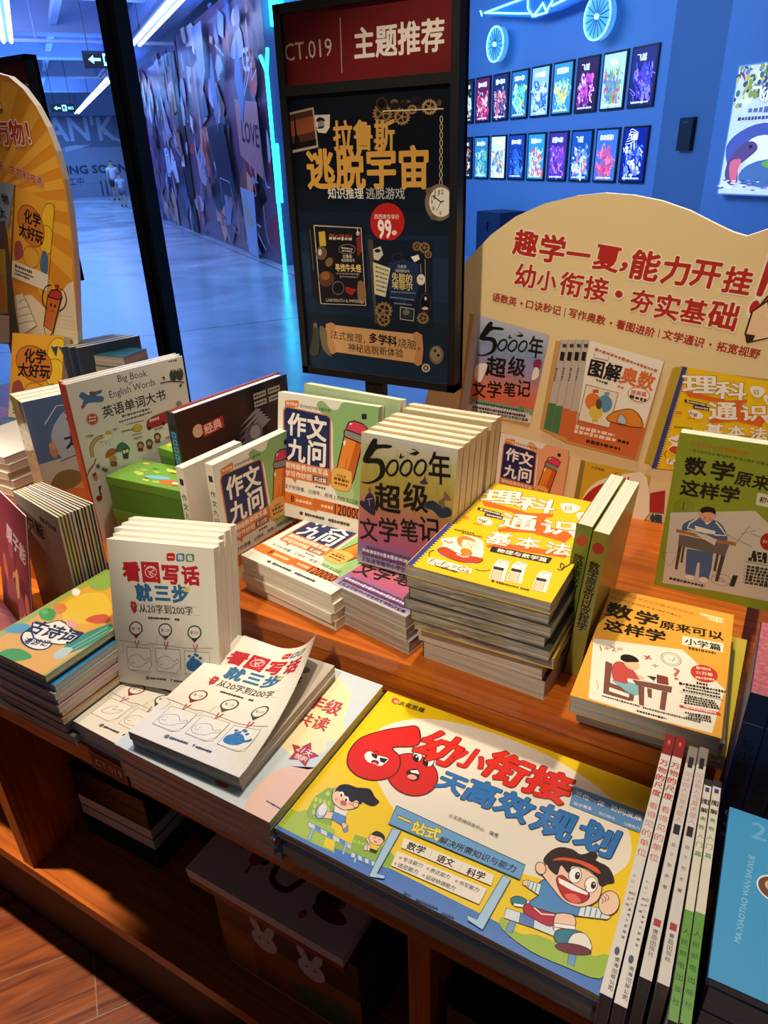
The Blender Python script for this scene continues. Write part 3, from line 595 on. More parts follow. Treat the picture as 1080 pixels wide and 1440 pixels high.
CLK = ((691, 679), (858, 707), (777, 847), (570, 791))
def art_science(a):
    a.frame(None); a.rect('#f0c61c', 0, 0, 1, 1); a.rect('#3c4282', 0, 0, 0.055, 1)
    for i in range(44): a.poly('#f0c61c', [(0.057, i / 44), (0.04, (i + 0.25) / 44), (0.04, (i + 0.65) / 44), (0.057, (i + 0.9) / 44)])
    a.frame(CLK, (570, 670, 3.724)); O = '#df6a26'
    for pts in ([(408, 120), (590, 165), (640, 180), (780, 185), (770, 200), (640, 205), (560, 178), (420, 148)], [(485, 262), (590, 245), (700, 180), (715, 240), (890, 285), (840, 330), (660, 280), (490, 275)], [(425, 345), (540, 340), (860, 385), (845, 410), (600, 375), (430, 360)], [(700, 205), (740, 190), (735, 235), (700, 240)]): a.poly(O, pts)
    for ch, x0, y0, x1, y1, hs in (('理', 412, 95, 615, 112, 0.62), ('科', 590, 128, 790, 152, 0.62), ('通', 500, 215, 695, 235, 0.68), ('识', 710, 245, 905, 262, 0.62), ('基', 432, 300, 560, 322, 0.78), ('本', 580, 325, 712, 340, 0.72), ('法', 735, 355, 875, 370, 0.72)):
        a.text('#f7f2e6', ch, (x0, y0), (x1, y1), 0.04, hs * 1.35, oc='#9a5a2a', ob=0.025)
    a.poly('#2c2c40', [(390, 155), (510, 185), (500, 200), (384, 168)]); a.fine('#e8d9a0', (400, 165), (500, 190), 9, 2); a.poly('#34386a', [(425, 182), (520, 200), (510, 216), (418, 198)]); a.fine('#e8d9a0', (432, 192), (508, 208), 9, 3)
    a.poly('#2a2420', [(455, 352), (775, 412), (752, 442), (440, 380)]); a.text('#f7f2e6', '物理与数学篇', (480, 372), (745, 424), 0.03)
    a.ell('#f5eee0', (420, 225), 42, 20, 15); a.text('#2a2420', '-log', (375, 213), (430, 228), 0.02); a.ell('#df8a3a', (325, 208), 18, 7, 10); a.line(O, [(360, 235), (400, 245), (410, 225)], 4)
    for y, x in ((268, 262), (285, 300)): a.fine('#8a6a10', (x, y), (x + 105, y + 20), 10, y)
    # bearded scholar
    a.poly('#f5eee0', [(165, 370), (200, 345), (190, 320), (240, 310), (290, 305), (330, 298), (395, 320), (410, 350), (400, 410), (350, 448), (250, 425), (180, 400)], sm=3)
    a.poly('#c8482a', [(168, 372), (210, 360), (280, 395), (400, 418), (370, 442), (280, 435), (190, 400)], out='#7a2414', w=3, sm=3); a.ell('#d98a34', (322, 335), 52, 32, 15); a.poly('#f5e4cc', [(305, 320), (370, 335), (375, 372), (300, 362)], sm=2); a.ell('#e0862c', (318, 385), 32, 20, 15); a.line('#7a4a1a', [(325, 340), (340, 344)], 3); a.line('#7a4a1a', [(352, 348), (366, 352)], 3); a.line('#7a4a1a', [(342, 350), (346, 365)], 2); a.line('#c8482a', [(205, 325), (235, 340), (250, 330)], 6); a.line('#f5eee0', [(265, 395), (300, 410), (330, 408)], 8)
    a.poly('#f5eee0', [(110, 430), (130, 415), (250, 445), (345, 475), (335, 500), (230, 480), (110, 445)]); a.text('#7a6a4a', 'F₁-F₂=Ga', (125, 432), (330, 488), 0.015)
    # three hands holding things
    for x, y in ((475, 500), (570, 510), (705, 560)):
        a.poly('#f7f2e6', [(x - 45, y + 25), (x - 10, y - 60), (x + 20, y - 80), (x + 70, y - 65), (x + 55, y - 20), (x + 35, y + 45)]); a.poly('#f0c9a8', [(x - 35, y + 22), (x - 20, y - 22), (x + 30, y - 12), (x + 15, y + 35)], out='#6a4a30', w=2); a.poly('#2a2a30', [(x - 15, y - 42), (x + 40, y - 30), (x + 35, y - 15), (x - 20, y - 26)]); a.line('#6a4a30', [(x + 10, y - 60), (x + 40, y - 70), (x + 60, y - 60)], 3)
    for x, y in ((858, 155), (942, 200), (920, 295)): a.poly('#f5eee0', [(x - 45, y - 20), (x + 20, y - 22), (x + 60, y), (x + 20, y + 25), (x - 25, y + 22)], sm=3); a.rect('#d9cdb4', x - 20, y - 8, x + 10, y + 12, out='#5a4a3a', w=2)
    a.line('#2a2420', [(800, 470), (825, 478), (838, 455), (822, 440), (825, 470), (900, 420), (918, 365)], 4, sm=4); a.line('#2a2420', [(890, 375), (918, 362), (925, 385)], 4); a.line('#2a2420', [(360, 475), (395, 485), (440, 480)], 3, sm=3)
    a.line('#2a2420', [(150, 375), (125, 388), (122, 408)], 3, sm=3)
    a.fine('#5a4a10', (150, 458), (265, 492), 10, 4); a.ell('#5a4a10', (452, 540), 9, 6); a.fine('#5a4a10', (470, 545), (590, 575), 10, 5); a.fine('#5a4a10', (600, 578), (650, 590), 10, 6)
def art_green(a):
    a.frame(None); a.rect('#8a9a2c', 0, 0, 1, 1)
    a.q = hom(GREEN_PX); a.at(920, 590, 5.7625)
    a.text('#c05a20', '日本东京大学教授开讲！', (298, 192), (778, 285), 0.015); a.text('#2a2c10', '一本让初中生从“害怕数学”到“爱上数学”的魔法书', (285, 245), (960, 372), 0.01)
    a.text('#191510', '数', (248, 378), (430, 385), 0.055, 0.98); a.text('#191510', '学', (462, 405), (655, 435), 0.055, 0.95); a.text('#191510', '原来可以', (660, 470), (1240, 590), 0.045, 1.05)
    a.text('#191510', '这样学', (215, 545), (695, 620), 0.055, 1.0)
    a.poly('#d9d2bc', [(840, 592), (1060, 640), (1045, 745), (825, 690)]); a.text('#191510', '初中篇', (855, 645), (1030, 690), 0.035)
    a.poly('#cfc8b8', [(135, 755), (820, 740), (1130, 1040), (1060, 1500), (500, 1390), (70, 1325)])
    a.line('#5e6a1c', [(165, 690), (240, 640), (315, 690), (300, 745), (180, 745), (165, 690)], 3, sm=4); a.ell(None, (240, 700), 60, 40, out='#5e6a1c', w=3); a.ell(None, (240, 700), 38, 25, out='#5e6a1c', w=3); a.text('#5e6a1c', '1', (232, 700), (246, 702), 0.02)
    a.line('#5a564e', [(590, 935), (790, 1030)], 4); a.line('#5a564e', [(670, 995), (775, 865)], 4); a.line('#5a564e', [(705, 925), (825, 900)], 4); a.line('#5a564e', [(785, 925), (855, 952)], 4)
    a.line('#5a564e', [(60, 1075), (205, 1080), (120, 1195), (60, 1075)], 3); a.ell(None, (545, 1300), 80, 45, 8, out='#5a564e', w=3); a.ell(None, (545, 1300), 25, 15, 8, out='#5a564e', w=3); a.line('#5a564e', [(470, 1260), (630, 1345)], 3)
    # student at the desk
    D, B = '#5a524a', '#4a6690'
    for pts in ([(200, 1010), (228, 1015), (190, 1218), (168, 1212)], [(235, 1020), (252, 1022), (232, 1162), (214, 1158)], [(510, 1070), (532, 1075), (500, 1232), (480, 1225)], [(545, 1090), (580, 1100), (520, 1315), (493, 1308)]): a.poly('#4a4038', pts)
    a.poly(B, [(270, 1050), (480, 1080), (465, 1200), (440, 1300), (365, 1285), (375, 1160), (350, 1160), (330, 1265), (255, 1250), (262, 1120)], out='#33496a', w=3)
    a.ell('#e6dfd0', (290, 1280), 42, 22, 10, out='#8a8478', w=3); a.ell('#e6dfd0', (400, 1300), 42, 24, 10, out='#8a8478', w=3)
    a.poly('#6c635a', [(205, 930), (612, 1015), (575, 1105), (195, 1020)]); a.poly('#a8703a', [(182, 888), (668, 998), (662, 1026), (178, 912)])
    a.poly(B, [(230, 880), (250, 840), (350, 800), (400, 810), (500, 820), (560, 870), (595, 960), (575, 978), (480, 960), (320, 900), (240, 900)], out='#33496a', w=3, sm=3)
    a.line('#ece6da', [(355, 800), (290, 840), (272, 880), (360, 905)], 12); a.line('#ece6da', [(500, 830), (545, 880), (585, 940), (490, 935)], 12); a.poly('#ece6da', [(330, 860), (500, 905), (495, 932), (400, 920), (340, 900)])
    a.poly('#ece6da', [(390, 800), (490, 805), (430, 855)]); a.poly('#d8d0c4', [(330, 925), (420, 930), (510, 975), (490, 1020), (430, 985)])
    a.ell('#e0a27c', (432, 775), 60, 55, out='#8a5a3c', w=3); a.poly('#17120f', [(370, 770), (380, 725), (420, 707), (480, 715), (502, 750), (495, 775), (470, 755), (420, 752), (390, 762)], sm=3); a.ell('#e0a27c', (375, 765), 13, 18); a.ell('#e0a27c', (490, 785), 13, 18); a.line('#4a2a1a', [(410, 790), (425, 794)], 4); a.line('#4a2a1a', [(448, 796), (462, 796)], 4); a.line('#a8503c', [(425, 828), (445, 830)], 4); a.ell('#d8806a', (408, 805), 12, 8); a.ell('#d8806a', (462, 812), 12, 8)
    a.poly('#26302a', [(640, 1260), (682, 1265), (650, 1355), (610, 1350)])
    a.ell('#a82c24', (935, 990), 75, 72); a.text('#f0e0c8', '21万册', (882, 985), (1000, 1005), 0.03)
    a.fine('#2a2622', (798, 1078), (1100, 1120), 34, 1); a.fine('#2a2622', (790, 1105), (1100, 1150), 34, 2); a.fine('#2a2622', (765, 1130), (1100, 1180), 34, 3); a.line('#4a463e', [(742, 1152), (1100, 1215)], 4)
    for i in range(6): a.ell('#2a2622', (738 - i * 3, 1186 + i * 26), 4); a.fine('#3a362e', (755 - i * 4, 1190 + i * 26), (1080, 1240 + i * 26), 26, 10 + i)
    a.fine('#3a362e', (125, 1285), (410, 1350), 22, 5)
CQO = ((900, 821), (1067, 827), (1024, 998), (805, 953))
def art_orange(a):
    a.frame(None); a.rect('#e9a63c', 0, 0, 1, 1); a.frame(CQO, (800, 820, 3.857))
    a.text('#c4562a', '日本东京大学毕业的数学讲师开讲！', (380, 18), (808, 55), 0.012); a.text('#2a2010', '一本让小学生从“害怕数学”到“爱上数学”的魔法书', (352, 40), (720, 74), 0.01); a.fine('#fbe8c0', (835, 48), (965, 56), 14, 3); a.fine('#fbe8c0', (870, 62), (960, 70), 14, 4)
    a.text('#191510', '数', (330, 92), (462, 98), 0.055, 1.08); a.text('#191510', '学', (472, 102), (592, 112), 0.055, 1.08); a.text('#191510', '原来可以', (596, 122), (955, 135), 0.045, 1.05); a.text('#191510', '这样学', (300, 160), (615, 180), 0.055, 1.08)
    a.poly('#f0e8d4', [(712, 160), (950, 168), (940, 212), (700, 202)]); a.text('#191510', '小学篇', (722, 182), (930, 192), 0.035, 1.1); a.fine('#5a4a2a', (735, 214), (895, 222), 14, 5)
    a.poly('#ece5d6', [(225, 230), (700, 226), (925, 402), (805, 658), (400, 600), (108, 520)])
    for s, p, q, h in (('1÷2=', (245, 272), (365, 262), '#b87a58'), ('×', (472, 288), (512, 284), '#b0423a'), ('÷', (505, 322), (545, 322), '#9a9488'), ('?', (622, 350), (662, 352), '#b87068')): a.text(h, s, p, q, 0.03)
    a.ell(None, (624, 280), 56, 32, out='#7a746a', w=3); a.ell(None, (624, 280), 46, 25, out='#7a746a', w=2); a.line('#7a746a', [(610, 282), (630, 290), (648, 270)], 3); a.line('#7a746a', [(182, 425), (178, 462), (170, 470)], 2)
    Br, Dk = '#7c4a42', '#54302c'
    a.poly(Br, [(258, 328), (288, 338), (222, 492), (198, 488)], out=Dk, w=2); a.poly(Br, [(240, 428), (360, 462), (355, 482), (232, 450)], out=Dk, w=2); a.poly(Br, [(210, 470), (340, 500), (338, 515), (210, 490)], out=Dk, w=2); a.poly(Br, [(345, 470), (370, 474), (352, 515), (332, 512)], out=Dk, w=2)
    a.poly('#7fb0bc', [(265, 418), (330, 418), (420, 432), (415, 460), (375, 482), (330, 468), (300, 445)], out='#4a7a88', w=2, sm=3)
    a.poly('#c04a48', [(272, 395), (290, 345), (330, 322), (380, 340), (405, 372), (428, 385), (420, 400), (350, 400), (345, 425), (285, 420)], out='#7a2c2c', w=2, sm=3)
    a.poly('#eebf9c', [(405, 372), (440, 380), (448, 398), (418, 398)]); a.ell('#eebf9c', (395, 328), 42, 28, 8); a.poly('#191310', [(340, 312), (350, 292), (385, 284), (425, 292), (438, 312), (400, 318), (365, 322)], sm=3)
    a.poly(Br, [(380, 405), (600, 420), (588, 450), (395, 428)], out=Dk, w=3)
    for pts in ([(405, 432), (435, 436), (408, 536), (385, 530)], [(452, 440), (476, 443), (465, 490), (446, 486)], [(535, 448), (565, 450), (528, 550), (500, 545)]): a.poly(Br, pts, out=Dk, w=2)
    a.poly('#f2ebe0', [(430, 398), (470, 380), (500, 400), (490, 412)], out='#8a8478', w=2); a.poly('#3c2a34', [(465, 376), (520, 378), (500, 398)]); a.poly('#8a3a3a', [(525, 365), (585, 372), (580, 412), (515, 408)], out=Dk, w=2)
    for i in range(3): a.line(Dk, [(528 + i * 18, 366), (520 + i * 18, 408)], 2)
    a.ell('#c8382c', (808, 333), 82, 44); a.text('#f4e6d0', '21万册', (758, 330), (860, 334), 0.03); a.fine('#f0c8b0', (765, 306), (850, 308), 14, 2); a.fine('#f0c8b0', (752, 356), (865, 358), 14, 3)
    a.fine('#1d1912', (752, 385), (818, 390), 15, 1); a.fine('#1d1912', (645, 397), (930, 416), 15, 2); a.fine('#3a342a', (680, 415), (890, 432), 13, 4); a.fine('#3a342a', (660, 430), (890, 450), 13, 6); a.line('#5a5448', [(640, 440), (910, 464)], 2)
    for i in range(4): a.ell('#3a342a', (655 - i * 5, 457 + i * 13), 2.5); a.fine('#3a342a', (670 - i * 5, 459 + i * 13), (850 + i * 10, 475 + i * 13), 13, 20 + i)
    a.poly('#c8403c', [(622, 512), (870, 534), (880, 546), (868, 552), (625, 526)]); a.fine('#f4d8c8', (650, 520), (850, 540), 12, 9)
    for i in range(3): a.fine('#3a342a', (650 + (i % 2) * 20, 552 + i * 13), (810, 566 + i * 13), 13, 30 + i)
    a.fine('#4a443a', (185, 502), (385, 540), 11, 7); a.fine('#4a443a', (400, 545), (740, 600), 11, 8); a.fine('#2a261e', (360, 565), (530, 596), 12, 11)
def spine_math(a):
    W, H = a.W, a.H
    a.ell('#a8342c', (0.5, 0.1), 0.36, 0.036); a.vtext('#1c180c', '数学原来可以这样学', (0.5, 0.19), (0.5, 0.66), 0.04, size=0.0105); a.fine('#4a4a1a', (0.5, 0.72), (0.5, 0.9), 0.03, 3)
def art_bigwords(a):
    a.frame(BIG_PX, (60, 480, 5.143)); N = '#2f3038'
    a.text(N, 'Big Book', (545, 282), (755, 238), 0.0, 1.1); a.text(N, 'of', (622, 306), (650, 300), 0.0); a.text(N, 'English Words', (485, 398), (815, 300), 0.0, 1.15)
    a.text(N, '英语单词大书', (432, 520), (888, 385), 0.025, 1.05)
    a.fine('#4a4a50', (575, 545), (775, 490), 16, 2); a.fine('#4a4a50', (555, 588), (790, 512), 15, 3); a.fine('#4a4a50', (910, 150), (970, 138), 14, 4)
    a.poly('#4472a8', [(265, 400), (290, 370), (330, 395), (430, 400), (440, 425), (420, 440), (330, 445), (295, 485), (280, 480), (300, 430)], out='#263a58', w=4, sm=2); a.poly('#4472a8', [(340, 380), (430, 352), (428, 372), (370, 400)], out='#263a58', w=3); a.poly('#a03a44', [(278, 468), (305, 460), (290, 490)]); a.rect('#5a5248', 340, 365, 385, 392)
    a.ell('#b8402c', (360, 565), 38, 36); a.ell(None, (360, 565), 43, 41, out='#b8402c', w=4); a.fine('#ecd8c0', (335, 555), (385, 548), 14, 2); a.fine('#ecd8c0', (335, 580), (385, 570), 14, 5)
    for i, h in enumerate(('#7a8a4a', '#c8b860', '#b87a4a')): a.line(h, [(352 + i * 9, 840), (345 + i * 10, 760 + i * 4), (385 + i * 8, 700 + i * 6), (440, 680 + i * 9)], 9, sm=4)
    a.poly('#e8e4d8', [(400, 725), (440, 700), (480, 650), (505, 690), (470, 720)], out='#8a8a7a', w=2, sm=3); a.ell('#c8b04a', (478, 662), 24, 16)
    for i in range(3): a.line('#8a9aa8', [(425 + i * 28, 730), (438 + i * 28, 755)], 2)
    a.ell('#c9b23e', (685, 630), 35, 26, -15, out='#5a4a1a', w=3); a.line('#8a7a2a', [(570, 655), (660, 635)], 9); a.line('#5a5a58', [(600, 605), (735, 572)], 4); a.line('#5a5a58', [(650, 682), (720, 662)], 4); a.poly('#c9b23e', [(562, 640), (580, 680), (575, 650)])
    a.poly('#a8323a', [(755, 578), (800, 545), (895, 510), (905, 590), (770, 638), (752, 625)], out='#5a1c20', w=3)
    for i in range(4): a.poly('#e0dcd4', [(775 + i * 18, 568 - i * 6), (788 + i * 18, 564 - i * 6), (788 + i * 18, 584 - i * 6), (775 + i * 18, 588 - i * 6)])
    a.line('#8a8a8a', [(810, 540), (900, 505)], 6)
    for x, y in ((772, 630), (872, 596)): a.ell('#2a2224', (x, y), 13, 13)
    a.poly('#b8552a', [(455, 845), (470, 795), (510, 775), (540, 800), (500, 825)], out='#5a2410', w=3, sm=2); a.poly('#2f6a5e', [(530, 800), (545, 750), (580, 732), (620, 760), (628, 790), (580, 790)], out='#1a3a34', w=3, sm=2); a.ell('#b5896a', (510, 850), 28, 26); a.ell('#3a3434', (600, 800), 26, 28); a.rect('#8a4a34', 490, 868, 540, 905, 8); a.rect('#2c3a44', 580, 815, 622, 850, 8); a.ell('#e0d8cc', (590, 800), 10, 14); a.ell('#e0d8cc', (612, 794), 10, 14)
    for x, y, h in ((708, 752, '#8a4a3a'), (772, 735, '#6a4a38'), (830, 690, '#5a3a2a')): a.ell(h, (x, y), 26, 28); a.ell('#c49a78', (x, y + 5), 15, 15); a.rect('#7a3a34', x - 20, y + 22, x + 20, y + 44, 8)
    for x, y, s in ((402, 905, 1), (440, 925, 0.8), (460, 930, 0.8)): a.poly('#3a6a5c', [(x + s * 26 * math.cos(k * math.pi / 5) * (1 if k % 2 == 0 else 0.4), y + s * 26 * math.sin(k * math.pi / 5) * (1 if k % 2 == 0 else 0.4)) for k in range(10)])
    a.poly('#a0382c', [(355, 965), (385, 945), (392, 968), (370, 985)]); a.poly('#c88a5a', [(362, 995), (400, 975), (395, 1005)]); a.poly('#3a2c24', [(405, 1050), (425, 1042), (418, 1090), (434, 1120), (412, 1105)]); a.ell('#8a2c2c', (410, 1135), 22, 18)
    a.line('#4a3a2e', [(315, 985), (340, 930), (370, 890), (385, 850)], 7, sm=3)
    a.line('#3a2e28', [(850, 305), (930, 290), (1025, 298)], 7, sm=3); a.ell('#3c4238', (945, 245), 28, 42); a.ell('#3c4238', (990, 240), 27, 44); a.ell('#a89a80', (943, 212), 9); a.ell('#a89a80', (985, 208), 9); a.poly('#3a4a34', [(862, 265), (880, 252), (885, 280)]); a.poly('#3a4a34', [(985, 318), (1010, 308), (995, 335)])
    a.line('#6a6a60', [(965, 495), (985, 435), (1005, 500)], 3); a.ell('#8a8e80', (985, 455), 20, 24)
    for p, q in (((310, 690), (370, 680)), ((510, 640), (545, 630)), ((660, 705), (720, 690)), ((810, 640), (870, 620)), ((890, 700), (960, 680))): a.fine('#6a6a6a', p, q, 12, int(p[0]))
def art_poems(a):
    a.frame(POEM_PX, (0, 680, 4.5)); 
    a.frame(None); a.rect('#a3ac4a', 0, 0, 1, 1); a.rect('#e2a83a', 0.09, 0.0, 0.97, 1)
    a.q = hom(POEM_PX); a.at(0, 680, 4.5)
    a.poly('#8fb04a', [(560, 560), (690, 510), (760, 560), (700, 640), (600, 640)], sm=3)
    a.poly('#e8c23a', [(410, 790), (440, 720), (540, 672), (660, 665), (715, 720), (720, 800), (640, 850), (520, 860), (430, 840)], sm=4)
    a.poly('#d9843a', [(350, 740), (420, 735), (440, 770), (380, 800)], sm=3); a.poly('#4f9a38', [(262, 790), (290, 765), (350, 765), (372, 800), (340, 840), (280, 830)], sm=3); a.ell('#6cb54a', (300, 785), 22, 15)
    a.poly('#5f9cb0', [(40, 890), (100, 862), (180, 860), (215, 885), (150, 920), (60, 915)], sm=3); a.poly('#3f8a6a', [(480, 960), (600, 900), (720, 860), (720, 900), (600, 985), (420, 1060), (400, 1030)], sm=3)
    a.line('#8fc0a0', [(430, 1030), (560, 960), (700, 880)], 6, sm=3); a.line('#8fc0a0', [(470, 1030), (600, 960), (700, 905)], 5, sm=3)
    a.poly('#4f9a38', [(0, 1055), (60, 1020), (150, 1020), (215, 1060), (190, 1085), (60, 1100)], sm=3); a.poly('#b5c9c4', [(350, 1060), (420, 1010), (480, 1020), (400, 1085)], sm=3)
    a.poly('#d05a3a', [(560, 840), (600, 810), (690, 800), (720, 840), (640, 860)], sm=3)
    a.ell('#f0ead8', (248, 960), 100, 62, 12, out='#1c1814', w=9)
    a.poly('#f0ead8', [(225, 850), (300, 860), (400, 840), (480, 900), (520, 940), (430, 990), (330, 980), (230, 950)], out='#1c1814', w=7, sm=3)
    a.text('#17130f', '古诗词', (210, 870), (510, 950), 0.05, 1.0); a.text('#17130f', '漫游记', (165, 965), (330, 985), 0.04, 1.0)
    a.ell('#e6a09a', (470, 860), 36, 22, 15); a.ell('#f4f0e6', (498, 660), 28, 24, out='#c8c0a8', w=3); a.line('#c9b070', [(40, 920), (90, 940)], 3)
def art_earth(a):
    a.frame(None); a.rect('#4a6a90', 0, 0, 1, 1); a.ell('#aab8be', (0.95, 0.36), 0.75, 0.32); a.rect('#c9b183', 0, 0.66, 1, 1)
    a.poly('#b9bca8', [(0, 0.5), (1, 0.48), (1, 0.72), (0, 0.72)]); a.line('#e8e4d0', [(0.18, 0.2), (0.35, 0.08), (0.62, 0.1)], 0.008); a.line('#3a342a', [(0.25, 0.52), (0.45, 0.5), (1.0, 0.47)], 0.01, sm=4)
    a.text('#1f2026', '地球', (0.42, 0.17), (0.8, 0.17), 0.05); a.text('#1f2026', '太好玩', (0.34, 0.37), (0.95, 0.37), 0.05)
    a.ell('#b8845a', (0.2, 0.43), 0.045, 0.05); a.ell('#c89a70', (0.2, 0.38), 0.04, 0.03)
    a.ell('#d9a03a', (0.55, 0.72), 0.2, 0.11); a.poly('#7a6a34', [(0.05, 0.72), (0.15, 0.62), (0.3, 0.6), (0.45, 0.66), (0.4, 0.74), (0.15, 0.78)], sm=3); a.poly('#c87c3a', [(0.1, 0.82), (0.3, 0.76), (0.6, 0.84), (0.95, 0.86), (1, 1), (0.05, 1)], sm=3)
def art_chem(a):
    a.frame(None); a.rect('#e0a02c', 0, 0, 1, 1); a.ell('#e8bc2a', (0.9, 0.2), 0.2, 0.18, out='#7a5a14', w=0.01); a.ell('#e8bc2a', (0.86, 0.42), 0.2, 0.16, out='#7a5a14', w=0.01)
    a.ell('#c8762a', (0.45, 0.34), 0.36, 0.2, 10, out='#7a4414', w=0.012); a.text('#191310', '化学', (0.25, 0.25), (0.68, 0.25), 0.05); a.text('#191310', '太好玩', (0.14, 0.42), (0.78, 0.42), 0.05)
    a.ell('#dca03a', (0.5, 0.68), 0.22, 0.12, out='#7a4414', w=0.01); a.poly('#9a4a44', [(0.05, 0.6), (0.2, 0.55), (0.28, 0.7), (0.08, 0.78)], sm=3); a.poly('#4a6a88', [(0.8, 0.55), (0.95, 0.6), (0.95, 0.82), (0.75, 0.75)], sm=3); a.rect('#e6dcc4', 0, 0.8, 1, 1)
    a.fine('#3a3020', (0.08, 0.85), (0.55, 0.85), 0.04, 2); a.fine('#3a3020', (0.08, 0.9), (0.6, 0.9), 0.03, 3); a.fine('#3a3020', (0.08, 0.94), (0.5, 0.94), 0.03, 4)
def art_hero(a):
    """dark cover; the figures printed on it are left out"""
    a.frame(None); a.rect('#15131a', 0, 0, 1, 1)
    for i, h in enumerate(('#1d1620', '#2c1a20', '#43201c', '#6a2c16', '#94461a', '#b8661c', '#cc8a22', '#d8a62c')): a.poly(h, [(0.02, 0.62 + i * 0.05), (0.18, 0.60 + i * 0.05), (0.42, 0.68 + i * 0.05), (1, 0.8 + i * 0.05), (1, 1), (0.02, 1)], sm=0)
    a.ell('#d8b89a', (0.15, 0.2), 0.045, 0.055); a.poly('#b02a26', [(0.18, 0.17), (0.37, 0.15), (0.37, 0.25), (0.19, 0.27)]); a.text('#f0d8c8', '经典', (0.2, 0.215), (0.35, 0.2), 0.04)
    for k in range(2):
        for i in range(2): a.rect('#a8b0a0', 0.66 + i * 0.14, 0.07 + k * 0.07, 0.78 + i * 0.14, 0.12 + k * 0.07); a.fine('#2a2a2a', (0.67 + i * 0.14, 0.095 + k * 0.07), (0.77 + i * 0.14, 0.095 + k * 0.07), 0.02, i + k * 3)
    for i in range(5): a.poly('#8a8c94', [(0.45 + i * 0.012, 0.55 - i * 0.06), (0.75 - i * 0.02, 0.32 - i * 0.03), (0.80 - i * 0.02, 0.34 - i * 0.03)])
    a.ell('#5a5c66', (0.62, 0.42), 0.09, 0.1); a.ell('#9a9ca6', (0.64, 0.40), 0.05, 0.06)
def spine_hero(a):
    a.rect('#15131a', 0, 0, 1, 1)
    for i in range(5): a.rect('#3f7fb4', 0.22, 0.16 + i * 0.062, 0.78, 0.212 + i * 0.062); a.rect('#15131a', 0.4, 0.175 + i * 0.062, 0.6, 0.196 + i * 0.062)
    for i in range(8): a.rect('#b04038', 0.25, 0.5 + i * 0.055, 0.75, 0.545 + i * 0.055); a.rect('#d8b0a0', 0.4, 0.51 + i * 0.055, 0.6, 0.53 + i * 0.055)
def art_shared(a):
    """pastel reading book"""
    a.frame(None); a.rect('#c9d8e4', 0, 0, 1, 1)
    a.q = hom(PASTEL_PX); a.at(380, 960, 3.857)
    a.poly('#efe2b6', [(-300, 300), (-100, -60), (150, -90), (330, -60), (400, 0), (438, 60), (425, 130), (398, 200), (412, 260), (385, 310), (310, 320), (300, 370), (230, 395), (150, 420), (60, 350), (0, 390), (-60, 420), (-250, 480)], sm=4)
    a.poly('#e9c3b4', [(-160, 720), (-80, 570), (30, 480), (110, 452), (200, 470), (260, 465), (380, 520), (200, 800), (50, 900), (-200, 860)], sm=3)
    a.text('#b8413c', '年级', (212, 92), (388, 148), 0.05, 1.1); a.text('#b8413c', '共读', (150, 185), (318, 232), 0.045, 1.1); a.text('#b8413c', '·', (112, 158), (136, 164), 0.02)
    st = []
    for k in range(10): rr = 88 if k % 2 == 0 else 48; st.append((180 + rr * 1.02 * math.sin(k * math.pi / 5 + 0.5), 385 - rr * 0.82 * math.cos(k * math.pi / 5 + 0.5)))
    a.poly('#a8283c', st); a.text('#f4e4d4', '21天', (150, 352), (228, 392), 0.02); a.text('#f4e4d4', '领跑', (135, 392), (200, 420), 0.02)
    a.poly('#7f9a44', [(-100, 300), (-60, 250), (-40, 300), (-60, 340), (-75, 400), (-120, 470), (-190, 500), (-215, 460), (-160, 400)], sm=3); a.poly('#8fae50', [(-85, 320), (-70, 300), (-75, 380), (-130, 450), (-170, 470)], sm=3); a.poly('#c84a5e', [(-250, 480), (-215, 460), (-200, 510), (-235, 570), (-300, 540)], sm=3)
    a.fine('#5a3a34', (-20, 640), (75, 695), 13, 4, 0.1)
def art_readings(a):
    a.frame(None); a.text('#26241f', '年级', (0.55, 0.24), (0.86, 0.24), 0.06, 1.0); a.ell('#6a645a', (0.8, 0.12), 0.05, 0.03)
# ------------------------------------------------------------------ the setting
def proj(P):
    d = Vector(P) - CPOS; return (540 + FPX * d.dot(AX[0]) / d.dot(AX[2]), 720 + FPX * d.dot(AX[1]) / d.dot(AX[2]))
def corners(M, W, H): return [proj(M @ Vector(p)) for p in ((0, H, 0), (W, H, 0), (W, 0, 0), (0, 0, 0))]

